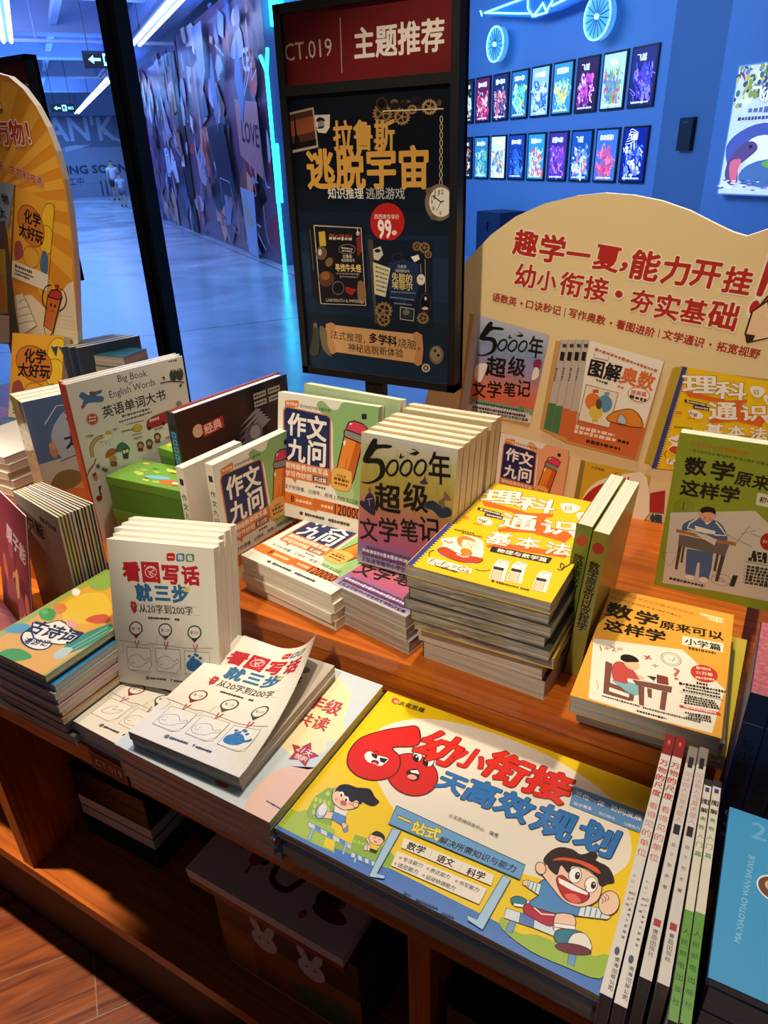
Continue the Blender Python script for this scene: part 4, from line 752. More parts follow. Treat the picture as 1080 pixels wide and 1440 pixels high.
def tile_floor():
    m, n, l, b = nodes('wood_look_floor_tiles')
    tc = n.new('ShaderNodeTexCoord'); mp = n.new('ShaderNodeMapping'); mp.inputs['Rotation'].default_value = (0, 0, R(-53.5)); mp.inputs['Location'].default_value = (-0.171, -0.02, 0)
    br = n.new('ShaderNodeTexBrick'); br.inputs['Scale'].default_value = 1; br.inputs['Mortar Size'].default_value = 0.0013; br.inputs['Brick Width'].default_value = 0.75; br.inputs['Row Height'].default_value = 0.13
    br.inputs['Color1'].default_value = lin('#ffffff'); br.inputs['Color2'].default_value = lin('#d8d0cc'); br.inputs['Mortar'].default_value = lin('#000000')
    st = n.new('ShaderNodeMapping'); st.inputs['Scale'].default_value = (3.5, 34, 1)
    t = n.new('ShaderNodeTexNoise'); t.inputs['Scale'].default_value = 1.2; t.inputs['Detail'].default_value = 7; t.inputs['Distortion'].default_value = 1.6
    cr = n.new('ShaderNodeValToRGB'); e = cr.color_ramp.elements; e[0].position = 0.33; e[0].color = lin('#6a2c14'); e[1].position = 0.7; e[1].color = lin('#a85826')
    mx = n.new('ShaderNodeMix'); mx.data_type = 'RGBA'; mx.blend_type = 'MULTIPLY'; mx.inputs[0].default_value = 1
    m2 = n.new('ShaderNodeMix'); m2.data_type = 'RGBA'; m2.inputs['B'].default_value = lin('#8c6c5a')
    l.new(tc.outputs['Object'], mp.inputs[0]); l.new(mp.outputs[0], br.inputs['Vector']); l.new(mp.outputs[0], st.inputs[0]); l.new(st.outputs[0], t.inputs[0]); l.new(t.outputs[0], cr.inputs[0])
    l.new(cr.outputs[0], mx.inputs['A']); l.new(br.outputs['Color'], mx.inputs['B']); l.new(mx.outputs['Result'], m2.inputs['A']); l.new(br.outputs['Fac'], m2.inputs[0]); l.new(m2.outputs['Result'], b.inputs['Base Color'])
    bm = n.new('ShaderNodeBump'); bm.inputs['Strength'].default_value = 0.35; bm.inputs['Distance'].default_value = 0.002; l.new(t.outputs[0], bm.inputs['Height']); l.new(bm.outputs[0], b.inputs['Normal'])
    b.inputs['Roughness'].default_value = 0.34
    return m
def concrete_floor():
    m, n, l, b = nodes('polished_concrete')
    tc = n.new('ShaderNodeTexCoord'); mp = n.new('ShaderNodeMapping'); mp.inputs['Rotation'].default_value = (0, 0, R(35.7))
    t = n.new('ShaderNodeTexNoise'); t.inputs['Scale'].default_value = 0.9; t.inputs['Detail'].default_value = 8; t.inputs['Distortion'].default_value = 0.8
    cr = n.new('ShaderNodeValToRGB'); e = cr.color_ramp.elements; e[0].position = 0.3; e[0].color = lin('#7c8898'); e[1].position = 0.75; e[1].color = lin('#b4bec8')
    br = n.new('ShaderNodeTexBrick'); br.inputs['Scale'].default_value = 1; br.inputs['Mortar Size'].default_value = 0.012; br.inputs['Brick Width'].default_value = 6; br.inputs['Row Height'].default_value = 2.6; br.offset = 0
    br.inputs['Color1'].default_value = (1, 1, 1, 1); br.inputs['Color2'].default_value = (1, 1, 1, 1); br.inputs['Mortar'].default_value = (0.25, 0.25, 0.25, 1)
    mx = n.new('ShaderNodeMix'); mx.data_type = 'RGBA'; mx.blend_type = 'MULTIPLY'; mx.inputs[0].default_value = 1
    l.new(tc.outputs['Object'], t.inputs[0]); l.new(tc.outputs['Object'], mp.inputs[0]); l.new(mp.outputs[0], br.inputs['Vector']); l.new(t.outputs[0], cr.inputs[0]); l.new(cr.outputs[0], mx.inputs['A']); l.new(br.outputs['Color'], mx.inputs['B']); l.new(mx.outputs['Result'], b.inputs['Base Color'])
    w_ = n.new('ShaderNodeTexNoise'); w_.inputs['Scale'].default_value = 1.6; w_.inputs['Detail'].default_value = 2
    bm = n.new('ShaderNodeBump'); bm.inputs['Strength'].default_value = 0.25; bm.inputs['Distance'].default_value = 0.02; l.new(tc.outputs['Object'], w_.inputs[0]); l.new(w_.outputs[0], bm.inputs['Height']); l.new(bm.outputs[0], b.inputs['Normal'])
    r = n.new('ShaderNodeMapRange'); r.inputs[3].default_value = 0.12; r.inputs[4].default_value = 0.34; l.new(t.outputs[0], r.inputs[0]); l.new(r.outputs[0], b.inputs['Roughness'])
    return m
GY = 1.775     # the shop front
struct(MB().box((-3.4, -1.6, -0.05), (1.2, GY, 0), tile_floor()).build('floor'))
def corridor_box(e0, e1, n0, n1, z0, z1, m, name):
    vs = [cor(e, n, z) for z in (z0, z1) for e, n in ((e0, n0), (e1, n0), (e1, n1), (e0, n1))]
    return MB().add(vs, [(0, 3, 2, 1), (4, 5, 6, 7), (0, 1, 5, 4), (1, 2, 6, 5), (2, 3, 7, 6), (3, 0, 4, 7)], m).build(name)
fl = MB(); P = [cor(36, -5, 0), cor(36, 6, 0), cor(-2, 6, 0)]
fl.prism([(-3.4, GY), (1.2, GY), (3.0, GY + 0.6)] + [(p.x, p.y) for p in (cor(-2, 6, 0), cor(36, 6, 0), cor(36, -4, 0))] + [(-9, GY)], -0.05, -0.0005, concrete_floor())
struct(fl.build('floor_corridor'))
BLUEWALL = plain('blue_wall_paint', '#7f9fc8', 0.55); BLUEDARK = plain('blue_pilaster_dark_face', '#64809c', 0.5); PALEBLUE = plain('pale_ceiling_paint', '#9fb2cc', 0.7); PLUM = plain('mural_ground', '#5a4a72', 0.4)
struct(corridor_box(5.37, 9.24, 5.16, 5.3, 0, 3.6, BLUEWALL, 'wall_right'))
struct(corridor_box(9.2, 9.34, 2.95, 5.3, 0, 3.6, BLUEWALL, 'wall_return'))
# pilaster that closes the poster wall on the right
pl = MB(); a0, a1 = cor(5.37, 5.16, 0), on_z((0, 0), 0)
q_ = ray((1008, 145)); q_ = CPOS + q_ * (4.86 / q_.dot(NN))
c0 = cor(5.37, 5.14, 0); c1 = cor(q_.dot(EE), 4.86, 0); c2 = cor(2.0, 4.86, 0); c3 = cor(2.0, 5.3, 0); c4 = cor(5.37, 5.3, 0)
pts = [(p.x, p.y) for p in (c0, c1, c2, c3, c4)]
pl.prism(pts, 0, 3.6, BLUEWALL)
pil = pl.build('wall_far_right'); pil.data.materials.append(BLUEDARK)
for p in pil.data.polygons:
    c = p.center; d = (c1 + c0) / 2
    if abs(p.normal.z) < 0.5 and (Vector((c.x, c.y, 0)) - d).length < 0.15: p.material_index = 1  # the slanting face alone gets the darker blue
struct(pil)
struct(corridor_box(34.9, 35.1, -5, 6, 0, 3.0, plain('grey_hoarding', '#8e93a8', 0.6), 'wall_end'))
struct(corridor_box(34.8, 35.1, -5, 6, 3.0, 3.9, PALEBLUE, 'trim_1'))
struct(corridor_box(3, 36, -5, 6, 3.9, 4.0, PALEBLUE, 'ceiling'))
# mural wall
mur = struct(corridor_box(9.24, 20.0, 2.77, 2.95, 0, 3.12, PLUM, 'wall_mural'))
A = Art(10.76, 3.12, eps=0.0004, rough=0.3); r = random.Random(11)
pal = ['#8c5a5a', '#5a4a6a', '#a06a60', '#7a6a90', '#b0a0b8', '#3a3048', '#6a3c48', '#9aa4c4', '#4a5a8a', '#c0b0c0', '#2a2434', '#a8705a', '#7c88b0']
A.frame(None)
pal += ['#c05a48', '#8a2c38', '#e0d8e8', '#b8442c', '#d89a80', '#1a1626']
A.rect('#6a4a66', 0, 0, 1, 1)
for i in range(210):
    u, v = r.uniform(0, 1), r.uniform(0.0, 1); big = i < 70
    wd = r.uniform(0.02, 0.06) if big else r.uniform(0.006, 0.025); h = r.uniform(0.05, 0.2) if big else r.uniform(0.02, 0.1)
    n_ = r.choice([3, 4, 4, 5, 6]); k = r.uniform(0, 6.28)
    A.poly(r.choice(pal), [(u + wd * math.cos(2 * math.pi * j / n_ + k) * r.uniform(0.6, 1.1), v + h * math.sin(2 * math.pi * j / n_ + k) * r.uniform(0.6, 1.1)) for j in range(n_)], sm=r.choice([0, 0, 3]))
for i in range(40):
    u, v = r.uniform(0, 1), r.uniform(0.1, 0.95); A.line(r.choice(['#b8b8d0', '#1c1828', '#d0a898']), [(u + r.uniform(-.03, .03), v + r.uniform(-.1, .1)) for _ in range(3)], 0.003, sm=4)
UE = lambda e: (20.0 - e) / 10.76
ZV = lambda z: (3.12 - z) / 3.12
A.poly('#b07878', [(UE(10.5), ZV(1.95)), (UE(9.45), ZV(1.85)), (UE(9.45), ZV(1.0)), (UE(10.5), ZV(1.3))])
A.text('#2a2038', 'LOVE', (UE(10.3), ZV(1.58)), (UE(9.5), ZV(1.48)), 0.03, 1.0)
A.text('#c8ccdc', 'CE', (UE(9.9), ZV(2.32)), (UE(9.6), ZV(2.30)), 0.04, 1.3)
A.poly('#26203a', [(UE(12.4), ZV(1.7)), (UE(11.3), ZV(1.72)), (UE(11.0), ZV(0.8)), (UE(11.9), ZV(0.75))])
A.line('#aab4d0', [(UE(11.9), ZV(1.0)), (UE(11.3), ZV(0.95)), (UE(11.0), ZV(0.3)), (UE(11.2), ZV(0.25)), (UE(11.9), ZV(0.5)), (UE(11.9), ZV(1.0))], 0.002)
A.poly('#98a8c8', [(UE(10.7), ZV(0.9)), (UE(10.0), ZV(0.85)), (UE(10.1), ZV(0.0)), (UE(10.6), ZV(0.05))])
for k in range(3): A.poly('#a8a088', [(UE(10.6 - 0.1 * k), ZV(0.5)), (UE(10.5 - 0.05 * k), ZV(0.85 - 0.1 * k)), (UE(10.35 - 0.1 * k), ZV(0.45)), (UE(10.4), ZV(0.4))], sm=3)
A.poly('#8a98c8', [(UE(12.6), ZV(3.0)), (UE(11.9), ZV(3.0)), (UE(12.0), ZV(2.4)), (UE(12.3), ZV(2.2))])
for e, h in ((11.6, '#4868a8'), (10.15, '#5a78b0'), (13.0, '#8a4048')): A.poly(h, [(UE(e + 0.2), ZV(2.2)), (UE(e - 0.1), ZV(2.6)), (UE(e - 0.15), ZV(1.9)), (UE(e + 0.05), ZV(1.6))])
MB().art(A, lambda u, v, z: cor(20.0 - u, 2.7695 - z, 3.12 - v)).build('mural_print', mur)
sm_ = MB(); vs = lambda e0, e1: [cor(e, n, z) for z in (0.0, 2.95) for e, n in ((e0, 2.768), (e1, 2.768), (e1, 2.74), (e0, 2.74))]
sm_.add(vs(14.6, 15.1), [(0, 3, 2, 1), (4, 5, 6, 7), (0, 1, 5, 4), (1, 2, 6, 5), (2, 3, 7, 6), (3, 0, 4, 7)], BLACK); struct(sm_.build('trim_2'))
# notices on the mural
for i, (e, z0, z1, wd, lab) in enumerate(((12.4, 1.02, 1.52, 0.36, 'white paper notice stuck on the mural wall beside the dark painted panel'), (17.3, 0.95, 1.5, 0.5, 'white paper notice farther down the mural wall, past the black strip'))):
    a = Art(wd, z1 - z0, eps=0.0006); a.frame(None); a.ell('#7080a8', (0.5, 0.12), 0.12, 0.05); a.line('#5a6890', [(0.5, 0.3), (0.5, 0.78)], 0.05); a.line('#5a6890', [(0.32, 0.3), (0.7, 0.3)], 0.03); a.fine('#7080a8', (0.25, 0.9), (0.75, 0.9), 0.1, 3)
    k = MB(); k.add([cor(e_, n_, z) for z in (z0, z1) for e_, n_ in ((e, 2.755), (e - wd, 2.755), (e - wd, 2.765), (e, 2.765))], [(0, 3, 2, 1), (4, 5, 6, 7), (0, 1, 5, 4), (1, 2, 6, 5), (2, 3, 7, 6), (3, 0, 4, 7)], ink('#c4d0e8'))
    k.art(a, lambda u, v, z: cor(e - u, 2.7545 - z, z1 - v)); tag(k.build('paper_notice'), lab, 'notice')
# neon on the mural's near end
CY = plain('cyan_neon', '#20e0f0', 0.4, emit=5.0); VI = plain('violet_neon', '#6a48ff', 0.4, emit=3.0)
nz = MB(); nz.tube([cor(9.20, 2.76, 0.0), cor(9.18, 2.75, 0.7), cor(9.2, 2.75, 0.75), cor(9.19, 2.75, 2.05), cor(9.2, 2.75, 2.15), cor(9.32, 2.73, 2.3)], 0.022, CY, 8)
nz.tube([cor(9.20, 2.75, 2.1), cor(9.08, 2.75, 2.35)], 0.02, CY, 8); nz.tube([cor(9.22, 2.80, 0.75), cor(9.2, 2.80, 1.4)], 0.02, CY, 8)
tag(nz.build('neon_strip'), 'cyan neon strip running up the near end of the mural wall', 'neon light')
nz = MB(); nz.box((-0.05, -0.07, 0), (0.05, 0.07, 0.35), CY, Matrix.Translation(cor(9.1, 2.9, 2.56)))
tag(nz.build('neon_strip'), 'short cyan neon piece high up above the long strip', 'neon light')
nz = MB(); nz.tube([cor(19.9, 2.7, 0.0), cor(19.9, 2.7, 2.6)], 0.02, VI, 8); tag(nz.build('neon_strip'), 'thin violet neon line on the mural wall beside the window post', 'neon light')
# ceiling gear
for i, e in enumerate((12.5, 16, 19.5, 23.5, 28)): struct(corridor_box(e, e + 0.5, -5, 2.77, 3.35, 3.9, PALEBLUE, 'trim_%d' % (i + 3)))
for i, n in enumerate((-1.8, 0.9)): struct(corridor_box(10, 34.8, n, n + 0.12, 3.45, 3.57, PALEBLUE, 'trim_%d' % (i + 8)))
struct(corridor_box(9, 22, 2.1, 2.7, 3.2, 3.5, plain('blue_duct', '#6f88b4', 0.4, 0.3), 'trim_10'))
TUBE = plain('white_led', '#dff0ff', 0.4, emit=3.5)
for e0, e1, n, lab in ((9.0, 14.4, 0.15, 'twin white light bar over the corridor, left edge of the view'), (8.5, 14.4, 2.1, 'twin white light bar over the corridor, right of the black window post'), (20.0, 33, 2.2, 'white light bar far down the corridor, left of the black window post')):
    t = thing('light_bar', lab, 'light', cor(e0, n, 3.0))
    inv = t.matrix_world.inverted()
    for d in (-0.055, 0.055): MB().tube([inv @ cor(e0, n + d, 3.0), inv @ cor(e1, n + d, 3.0)], 0.03, TUBE, 8).build('light_tube', t)
    MB().tube([inv @ cor(e0, n, 3.05), inv @ cor(e1, n, 3.05)], 0.06, PALEBLUE, 6).build('housing', t)
    for e in (e0 + 0.6, (e0 + e1) / 2, e1 - 0.6): MB().tube([inv @ cor(e, n, 3.1), inv @ cor(e, n, 3.9)], 0.008, BLACK, 6).build('hanger', t)
pp = MB(); pp.tube([cor(15.5, -0.1, 3.15), cor(14.2, 2.7, 3.0)], 0.03, PALEBLUE, 8); pp.tube([cor(15.2, 0.6, 3.15), cor(15.2, 0.6, 3.9)], 0.01, PALEBLUE, 6)
tag(pp.build('conduit_pipe'), 'thin pale pipe slung across the corridor ceiling', 'pipe')
EX = plain('exit_white', '#9ff2ff', 0.4, emit=2.0)
for e, n0, wd, z0, h, lab in ((13.0, 1.10, 0.62, 2.52, 0.22, 'black hanging exit sign with a left arrow, beside the window post'), (20.0, 0.80, 0.52, 2.33, 0.17, 'small black exit sign hanging farther down the corridor')):
    t = thing('exit_sign', lab, 'sign', cor(e, n0, z0)); inv = t.matrix_world.inverted()
    k = MB(); k.add([inv @ cor(e_, n_, z) for z in (z0, z0 + h) for e_, n_ in ((e, n0), (e, n0 + wd), (e + 0.05, n0 + wd), (e + 0.05, n0))], [(0, 3, 2, 1), (4, 5, 6, 7), (0, 1, 5, 4), (1, 2, 6, 5), (2, 3, 7, 6), (3, 0, 4, 7)], BLACK)
    a = Art(wd, h, eps=0.0008, emit=2.0); a.frame(None)
    a.poly('#8ff0ff', [(0.12, 0.5), (0.24, 0.25), (0.24, 0.42), (0.4, 0.42), (0.4, 0.58), (0.24, 0.58), (0.24, 0.75)]); a.rect('#8ff0ff', 0.46, 0.15, 0.64, 0.85); a.poly('#0b0b0d', [(0.5, 0.3), (0.56, 0.25), (0.6, 0.4), (0.56, 0.55), (0.61, 0.8), (0.55, 0.8), (0.52, 0.6), (0.48, 0.75)]); a.text('#8ff0ff', '出口', (0.7, 0.5), (0.92, 0.5), 0.02)
    k.art(a, lambda u, v, z: inv @ cor(e - 0.0005 - z, n0 + u, z0 + h - v)); k.build('panel', t)
    for q in (0.15, 0.85): MB().tube([inv @ cor(e + 0.02, n0 + wd * q, z0 + h), inv @ cor(e + 0.02, n0 + wd * q, 3.9)], 0.006, BLACK, 6).build('hanger', t)
# lettering on the hoarding at the far end
a = Art(7.0, 3.0, eps=0.002); a.frame(None)
N0 = 0.2
uu = lambda n: (n - N0) / 7.0
vv = lambda z: (3.0 - z) / 3.0
a.rect('#6a7088', 0, 0, 1, 0.38); a.poly('#b4b8c8', [(uu(1.6), vv(1.7)), (uu(2.6), vv(1.95)), (uu(2.0), vv(1.95)), (uu(1.6), vv(1.9))])
a.text('#aeb4c6', "HAN'K", (uu(0.3), vv(2.55)), (uu(3.7), vv(2.55)), 0.03, 1.05); a.line('#aeb4c6', [(uu(3.2), vv(2.4)), (uu(4.4), vv(1.75))], 0.02)
a.text('#3a4058', 'COMING SOON', (uu(0.3), vv(1.05)), (uu(3.9), vv(1.05)), 0.05, 0.85)
a.text('#4a506a', '施工中……', (uu(1.15), vv(0.62)), (uu(2.7), vv(0.62)), 0.0)
for i in range(9): a.rect('#4a506a' if i % 2 == 0 else '#9aa0b4', uu(2.7 + i * 0.1), vv(0.6), uu(2.77 + i * 0.1), vv(0.04))
k = MB().art(a, lambda u, v, z: cor(34.895 - z, N0 + u, 3.0 - v)).build('hoarding_print', bpy.data.objects['wall_end'])
# shop-front glazing
wn = MB(); wn.box((-1.95, GY - 0.025, 0), (-1.88, GY + 0.028, 3.0), BLACK); wn.box((-1.922, GY - 0.034, 0), (-1.908, GY - 0.025, 3.0), BLACK)
wn.box((-3.4, GY - 0.03, 0), (1.2, GY + 0.03, 0.05), BLACK)
win = struct(wn.build('window_1'))
def glass():
    m, n, l, b = nodes('clear_glass'); out = n['Material Output']
    tr = n.new('ShaderNodeBsdfTransparent'); tr.inputs[0].default_value = (0.97, 0.985, 1, 1); gl = n.new('ShaderNodeBsdfGlossy'); gl.inputs['Roughness'].default_value = 0.02
    fr = n.new('ShaderNodeFresnel'); fr.inputs[0].default_value = 1.35; mx = n.new('ShaderNodeMixShader')
    l.new(fr.outputs[0], mx.inputs[0]); l.new(tr.outputs[0], mx.inputs[1]); l.new(gl.outputs[0], mx.inputs[2]); l.new(mx.outputs[0], out.inputs[0]); return m
g = MB(); GL = glass(); g.add([(-1.88, GY, 0.05), (1.2, GY, 0.05), (1.2, GY, 3.0), (-1.88, GY, 3.0)], [(0, 1, 2, 3)], GL); g.add([(-3.4, GY, 0.05), (-1.95, GY, 0.05), (-1.95, GY, 3.0), (-3.4, GY, 3.0)], [(0, 1, 2, 3)], GL); g.build('glass_pane', win)

# ------------------------------------------------------------------ poster wall
def on_poster(e0, n, z0): return lambda u, v, z: cor(e0 - u, n - z, z0 - v)
themes = [('#1c2434', '#c8e0e0', '#5aa0a8', '#e8e4d0'), ('#5a1c4a', '#c03a6a', '#e8d0e0', '#80204a'), ('#1c2a5a', '#c86a70', '#e0c0c8', '#3a4a88'), ('#2a6a9a', '#5ac0a8', '#e0d858', '#a8e0f0'), ('#8ab4dc', '#3a6ab8', '#d8e8f4', '#2a5a90'), ('#3a88a8', '#6ac0b8', '#e0c03a', '#c8e8f0'), ('#2a123a', '#c04aa8', '#6a2a88', '#e8b0e0'), ('#a8c8c8', '#5a7ab8', '#7aa83a', '#c04a60'), ('#1c1a5a', '#4a3ab0', '#8a7ae0', '#2a4ac0'),
          ('#14182a', '#d89068', '#e8e0d8', '#3a3a5a'), ('#2a78a8', '#58b8a0', '#a8d8c8', '#8a6a50'), ('#c8dce0', '#3a78b0', '#88b0c8', '#e0a050'), ('#1a3a90', '#2a5ac8', '#4a88d8', '#10205a'), ('#2a88c0', '#c85a50', '#a8d0e8', '#e8e8e8'), ('#3a2a80', '#8a3ac0', '#c080e0', '#5a48c8'), ('#1a4a98', '#5a9ad0', '#d8e4ee', '#c86a80'), ('#3a6ac0', '#d0507a', '#e87a98', '#a83a60'), ('#0c1a80', '#2a48c8', '#e0e4f0', '#6a88d0')]
descr = ['white and teal', 'crimson', 'navy and rose', 'green and sky blue', 'pale blue', 'turquoise and yellow', 'purple', 'pale green and grey', 'deep violet', 'black and tan', 'teal', 'white and blue', 'royal blue', 'blue with a red fish shape', 'magenta and violet', 'blue and white', 'pink and blue', 'dark blue with white stripes']
for k in range(18):
    row, c = divmod(k, 9)
    e = 8.86 - 0.382 * c if c else 8.86
    ex = 5.83 + (8 - c) * 0.382; wd = 0.31; z1 = (2.02, 1.40)[row]; h = 0.455
    a = Art(wd, h, eps=0.00005, emit=0.95, rough=0.35); a.frame(None); t = themes[k]; r = random.Random(50 + k)
    a.rect(t[0], 0.03, 0.02, 0.97, 0.98)
    for i in range(14): a.ell(t[r.choice([1, 1, 2, 3])], (r.uniform(0.2, 0.8), r.uniform(0.38, 0.85)), r.uniform(0.1, 0.2), r.uniform(0.04, 0.11), r.uniform(0, 180))
    for i in range(70): a.ell(r.choice(t), (r.uniform(0.12, 0.88), r.uniform(0.30, 0.93)), r.uniform(0.015, 0.08), r.uniform(0.008, 0.035), r.uniform(0, 90))
    for i in range(12):
        x, y = r.uniform(0.1, 0.9), r.uniform(0.4, 0.92); a.line(t[1 + i % 3], [(x, y), (x + r.uniform(-.15, .15), y - r.uniform(0.02, .12)), (x + r.uniform(-.2, .2), y - r.uniform(0.02, 0.14))], 0.02, sm=3)
    if k == 17:
        for i in range(6): a.line('#e8ecf4', [(0.12 + i * 0.03, 0.3 - i * 0.045), (0.35, 0.28 - i * 0.05), (0.62, 0.2 - i * 0.02)], 0.016, sm=3)
    a.text(r.choice(['#f0f4ff', '#e8f0f8']), '飞越', (0.22, 0.17), (0.6, 0.17), 0.03) if k in (6, 7, 8, 15, 17) else a.fine('#e8f0f8', (0.2, 0.16), (0.8, 0.16), 0.12, k)
    a.fine('#d8e4f0', (0.15, 0.93), (0.85, 0.93), 0.04, k + 3)
    t_ = thing('light_box_poster', '%s light-box poster, %s from the left in the %s row' % (descr[k], ('first', 'second', 'third', 'fourth', 'fifth', 'sixth', 'seventh', 'eighth', 'last')[c], ('upper', 'lower')[row]), 'poster', cor(ex, 5.12, z1 - h), 'light-box posters on the blue wall')
    inv = t_.matrix_world.inverted()
    fr = MB(); fr.add([inv @ cor(e_, n_, z) for z in (z1 - h - 0.009, z1 + 0.009) for e_, n_ in ((ex + 0.009, 5.142), (ex - wd - 0.009, 5.142), (ex - wd - 0.009, 5.159), (ex + 0.009, 5.159))], [(0, 3, 2, 1), (4, 5, 6, 7), (0, 1, 5, 4), (1, 2, 6, 5), (2, 3, 7, 6), (3, 0, 4, 7)], BLACK); fr.build('frame', t_)
    f = on_poster(ex, 5.1415, z1); MB().art(a, lambda u, v, z: inv @ f(u, v, z)).build('poster_sheet', t_)
# the big poster at the right edge
t_ = thing('light_box_poster', 'large light-box poster with a jungle and an open-jawed reptile, right edge of the view', 'poster', cor(4.2, 4.8, 0.85)); inv = t_.matrix_world.inverted()
bp = [on_poster(0, 0, 0)]
def on_n(p, n):
    d = ray(p); t = n / d.dot(NN); q = CPOS + d * t; return (q.dot(EE), q.z)
e_tl, z_tl = on_n((1040, 94), 4.8); e_bl, z_bl = on_n((1010, 271), 4.8); WD, HT = 0.78, z_tl - z_bl
a = Art(WD, HT, eps=0.0001, emit=0.75, rough=0.35); a.frame(None); r = random.Random(5)
a.rect('#c8d8ea', 0, 0, 1, 1)
for i in range(160): x = r.uniform(0, 0.9); a.ell(r.choice(['#8a9a4a', '#4a6a5a', '#6a7aa8', '#c0b85a', '#3a4a6a', '#d8e0c0']), (x * 0.9, r.uniform(0, 0.32) * (1 - x * 0.5)), r.uniform(0.01, 0.035), r.uniform(0.01, 0.03), r.uniform(0, 180))
a.poly('#7a3a4a', [(0.03, 0.03), (0.09, 0.06), (0.12, 0.13)])
a.text('#f4f8ff', '飞越', (0.2, 0.22), (0.52, 0.22), 0.05, 0.9, oc='#3a4a78', ob=0.03); a.fine('#5a6a98', (0.2, 0.34), (0.9, 0.34), 0.05, 4); a.fine('#3a4468', (0.1, 0.40), (0.9, 0.40), 0.03, 6)
a.poly('#4a5aa0', [(0.02, 0.62), (0.15, 0.5), (0.4, 0.44), (0.7, 0.5), (0.95, 0.7), (0.9, 0.85), (0.75, 0.65), (0.5, 0.54), (0.3, 0.56), (0.2, 0.7), (0.1, 0.8)], sm=3); a.poly('#e8f0f4', [(0.22, 0.62), (0.35, 0.54), (0.55, 0.56), (0.62, 0.7), (0.4, 0.75), (0.25, 0.72)], sm=3)
a.poly('#5a4a78', [(0.08, 0.72), (0.2, 0.6), (0.32, 0.58), (0.38, 0.64), (0.28, 0.72), (0.2, 0.78), (0.22, 0.9), (0.14, 0.93), (0.06, 0.85)], sm=3); a.poly('#d86a80', [(0.1, 0.74), (0.22, 0.72), (0.2, 0.82), (0.2, 0.92), (0.13, 0.88)], sm=3); a.ell('#2a2040', (0.3, 0.62), 0.02, 0.015)
a.poly('#4a70a0', [(0.25, 0.8), (0.5, 0.72), (0.9, 0.78), (0.95, 0.95), (0.3, 0.92)], sm=3); a.poly('#6aa84a', [(0.45, 0.75), (0.7, 0.7), (0.9, 0.78), (0.6, 0.8)], sm=3)
for i in range(50): a.ell(r.choice(['#3a4a88', '#8090c0', '#6a5a98', '#e0e8f0']), (r.uniform(0.02, 0.95), r.uniform(0.88, 0.98)), r.uniform(0.01, 0.04), 0.006)
k = MB(); k.add([inv @ cor(e_, n_, z) for z in (z_bl - 0.01, z_tl + 0.01) for e_, n_ in ((e_tl + 0.01, 4.8), (e_tl - WD - 0.01, 4.8), (e_tl - WD - 0.01, 4.858), (e_tl + 0.01, 4.858))], [(0, 3, 2, 1), (4, 5, 6, 7), (0, 1, 5, 4), (1, 2, 6, 5), (2, 3, 7, 6), (3, 0, 4, 7)], ink('#dfe8f4')); k.build('frame', t_)
f = on_poster(e_tl, 4.7995, z_tl); MB().art(a, lambda u, v, z: inv @ f(u, v, z)).build('poster_sheet', t_)
# black box on the pilaster
pd = (c1 - c0).normalized(); pn = Vector((pd.y, -pd.x, 0)); pn = pn if pn.dot(-c0) > 0 else -pn
mid = c0 + (c1 - c0) * 0.58
kb = MB(); Mb = Matrix(((pd.x, pn.x, 0, mid.x), (pd.y, pn.y, 0, mid.y), (0, 0, 1, 0), (0, 0, 0, 1)))
kb.box((-0.11, 0.002, 1.20), (0.11, 0.035, 1.44), BLACK, Mb); kb.box((-0.05, 0.035, 1.40), (0.05, 0.038, 1.415), ink('#38466a'), Mb)
tag(kb.build('wall_box'), 'small black box fixed on the dark blue pilaster', 'box')
kb = MB(); kb.add([cor(e_, n_, z) for z in (0, 0.61) for e_, n_ in ((7.85, 4.8), (7.35, 4.8), (7.35, 5.15), (7.85, 5.15))], [(0, 3, 2, 1), (4, 5, 6, 7), (0, 1, 5, 4), (1, 2, 6, 5), (2, 3, 7, 6), (3, 0, 4, 7)], plain('navy_cabinet', '#1c2a4a', 0.5)); kb.tube([cor(7.6, 4.79, 0.4), cor(7.6, 4.79, 0.5)], 0.01, BLACK, 6)
tag(kb.build('low_cabinet'), 'low dark navy cabinet under the posters, behind the cream board', 'cabinet')
# neon racing car sign
CN = plain('sign_blue', '#2a6ad8', 0.4, emit=0.5); CL = plain('sign_line', '#7ff0ff', 0.4, emit=3.0); CW_ = plain('sign_wheel', '#5ab0e8', 0.4, emit=0.6)
car = thing('neon_car_sign', 'glowing blue racing car sign with spoked wheels high on the blue wall', 'neon sign', cor(7.3, 5.0, 2.4)); inv = car.matrix_world.inverted()
def pq(p): e_, z_ = on_n(p, 5.02); return (e_, z_)
G = lambda e_, z_, d=0.0: inv @ cor(e_, 5.02 - d, z_)
body = [pq(p) for p in ((680, 17), (740, -5), (800, -20), (870, -30), (830, -5), (790, 14), (775, 18), (756, 26), (748, 24), (690, 22))]
bd = MB(); bd.prism(body, 0.0, 0.05, CN, lambda x, y, z: inv @ cor(x, 5.02 - z, y)); bo = bd.build('body', car)
ln = MB()
for pth in (((688, 18), (750, 19)), ((688, 18), (745, -3)), ((749, -5), (749, 12), (756, 23), (774, 18), (783, 2), (786, -8)), ((756, 23), (765, 12), (770, 4), (776, 18)), ((783, 8), (812, -6)), ((682, 15), (684, 22))): ln.tube([G(*pq(p), 0.06) for p in pth], 0.009, CL, 6)
ln.build('neon_line', car)
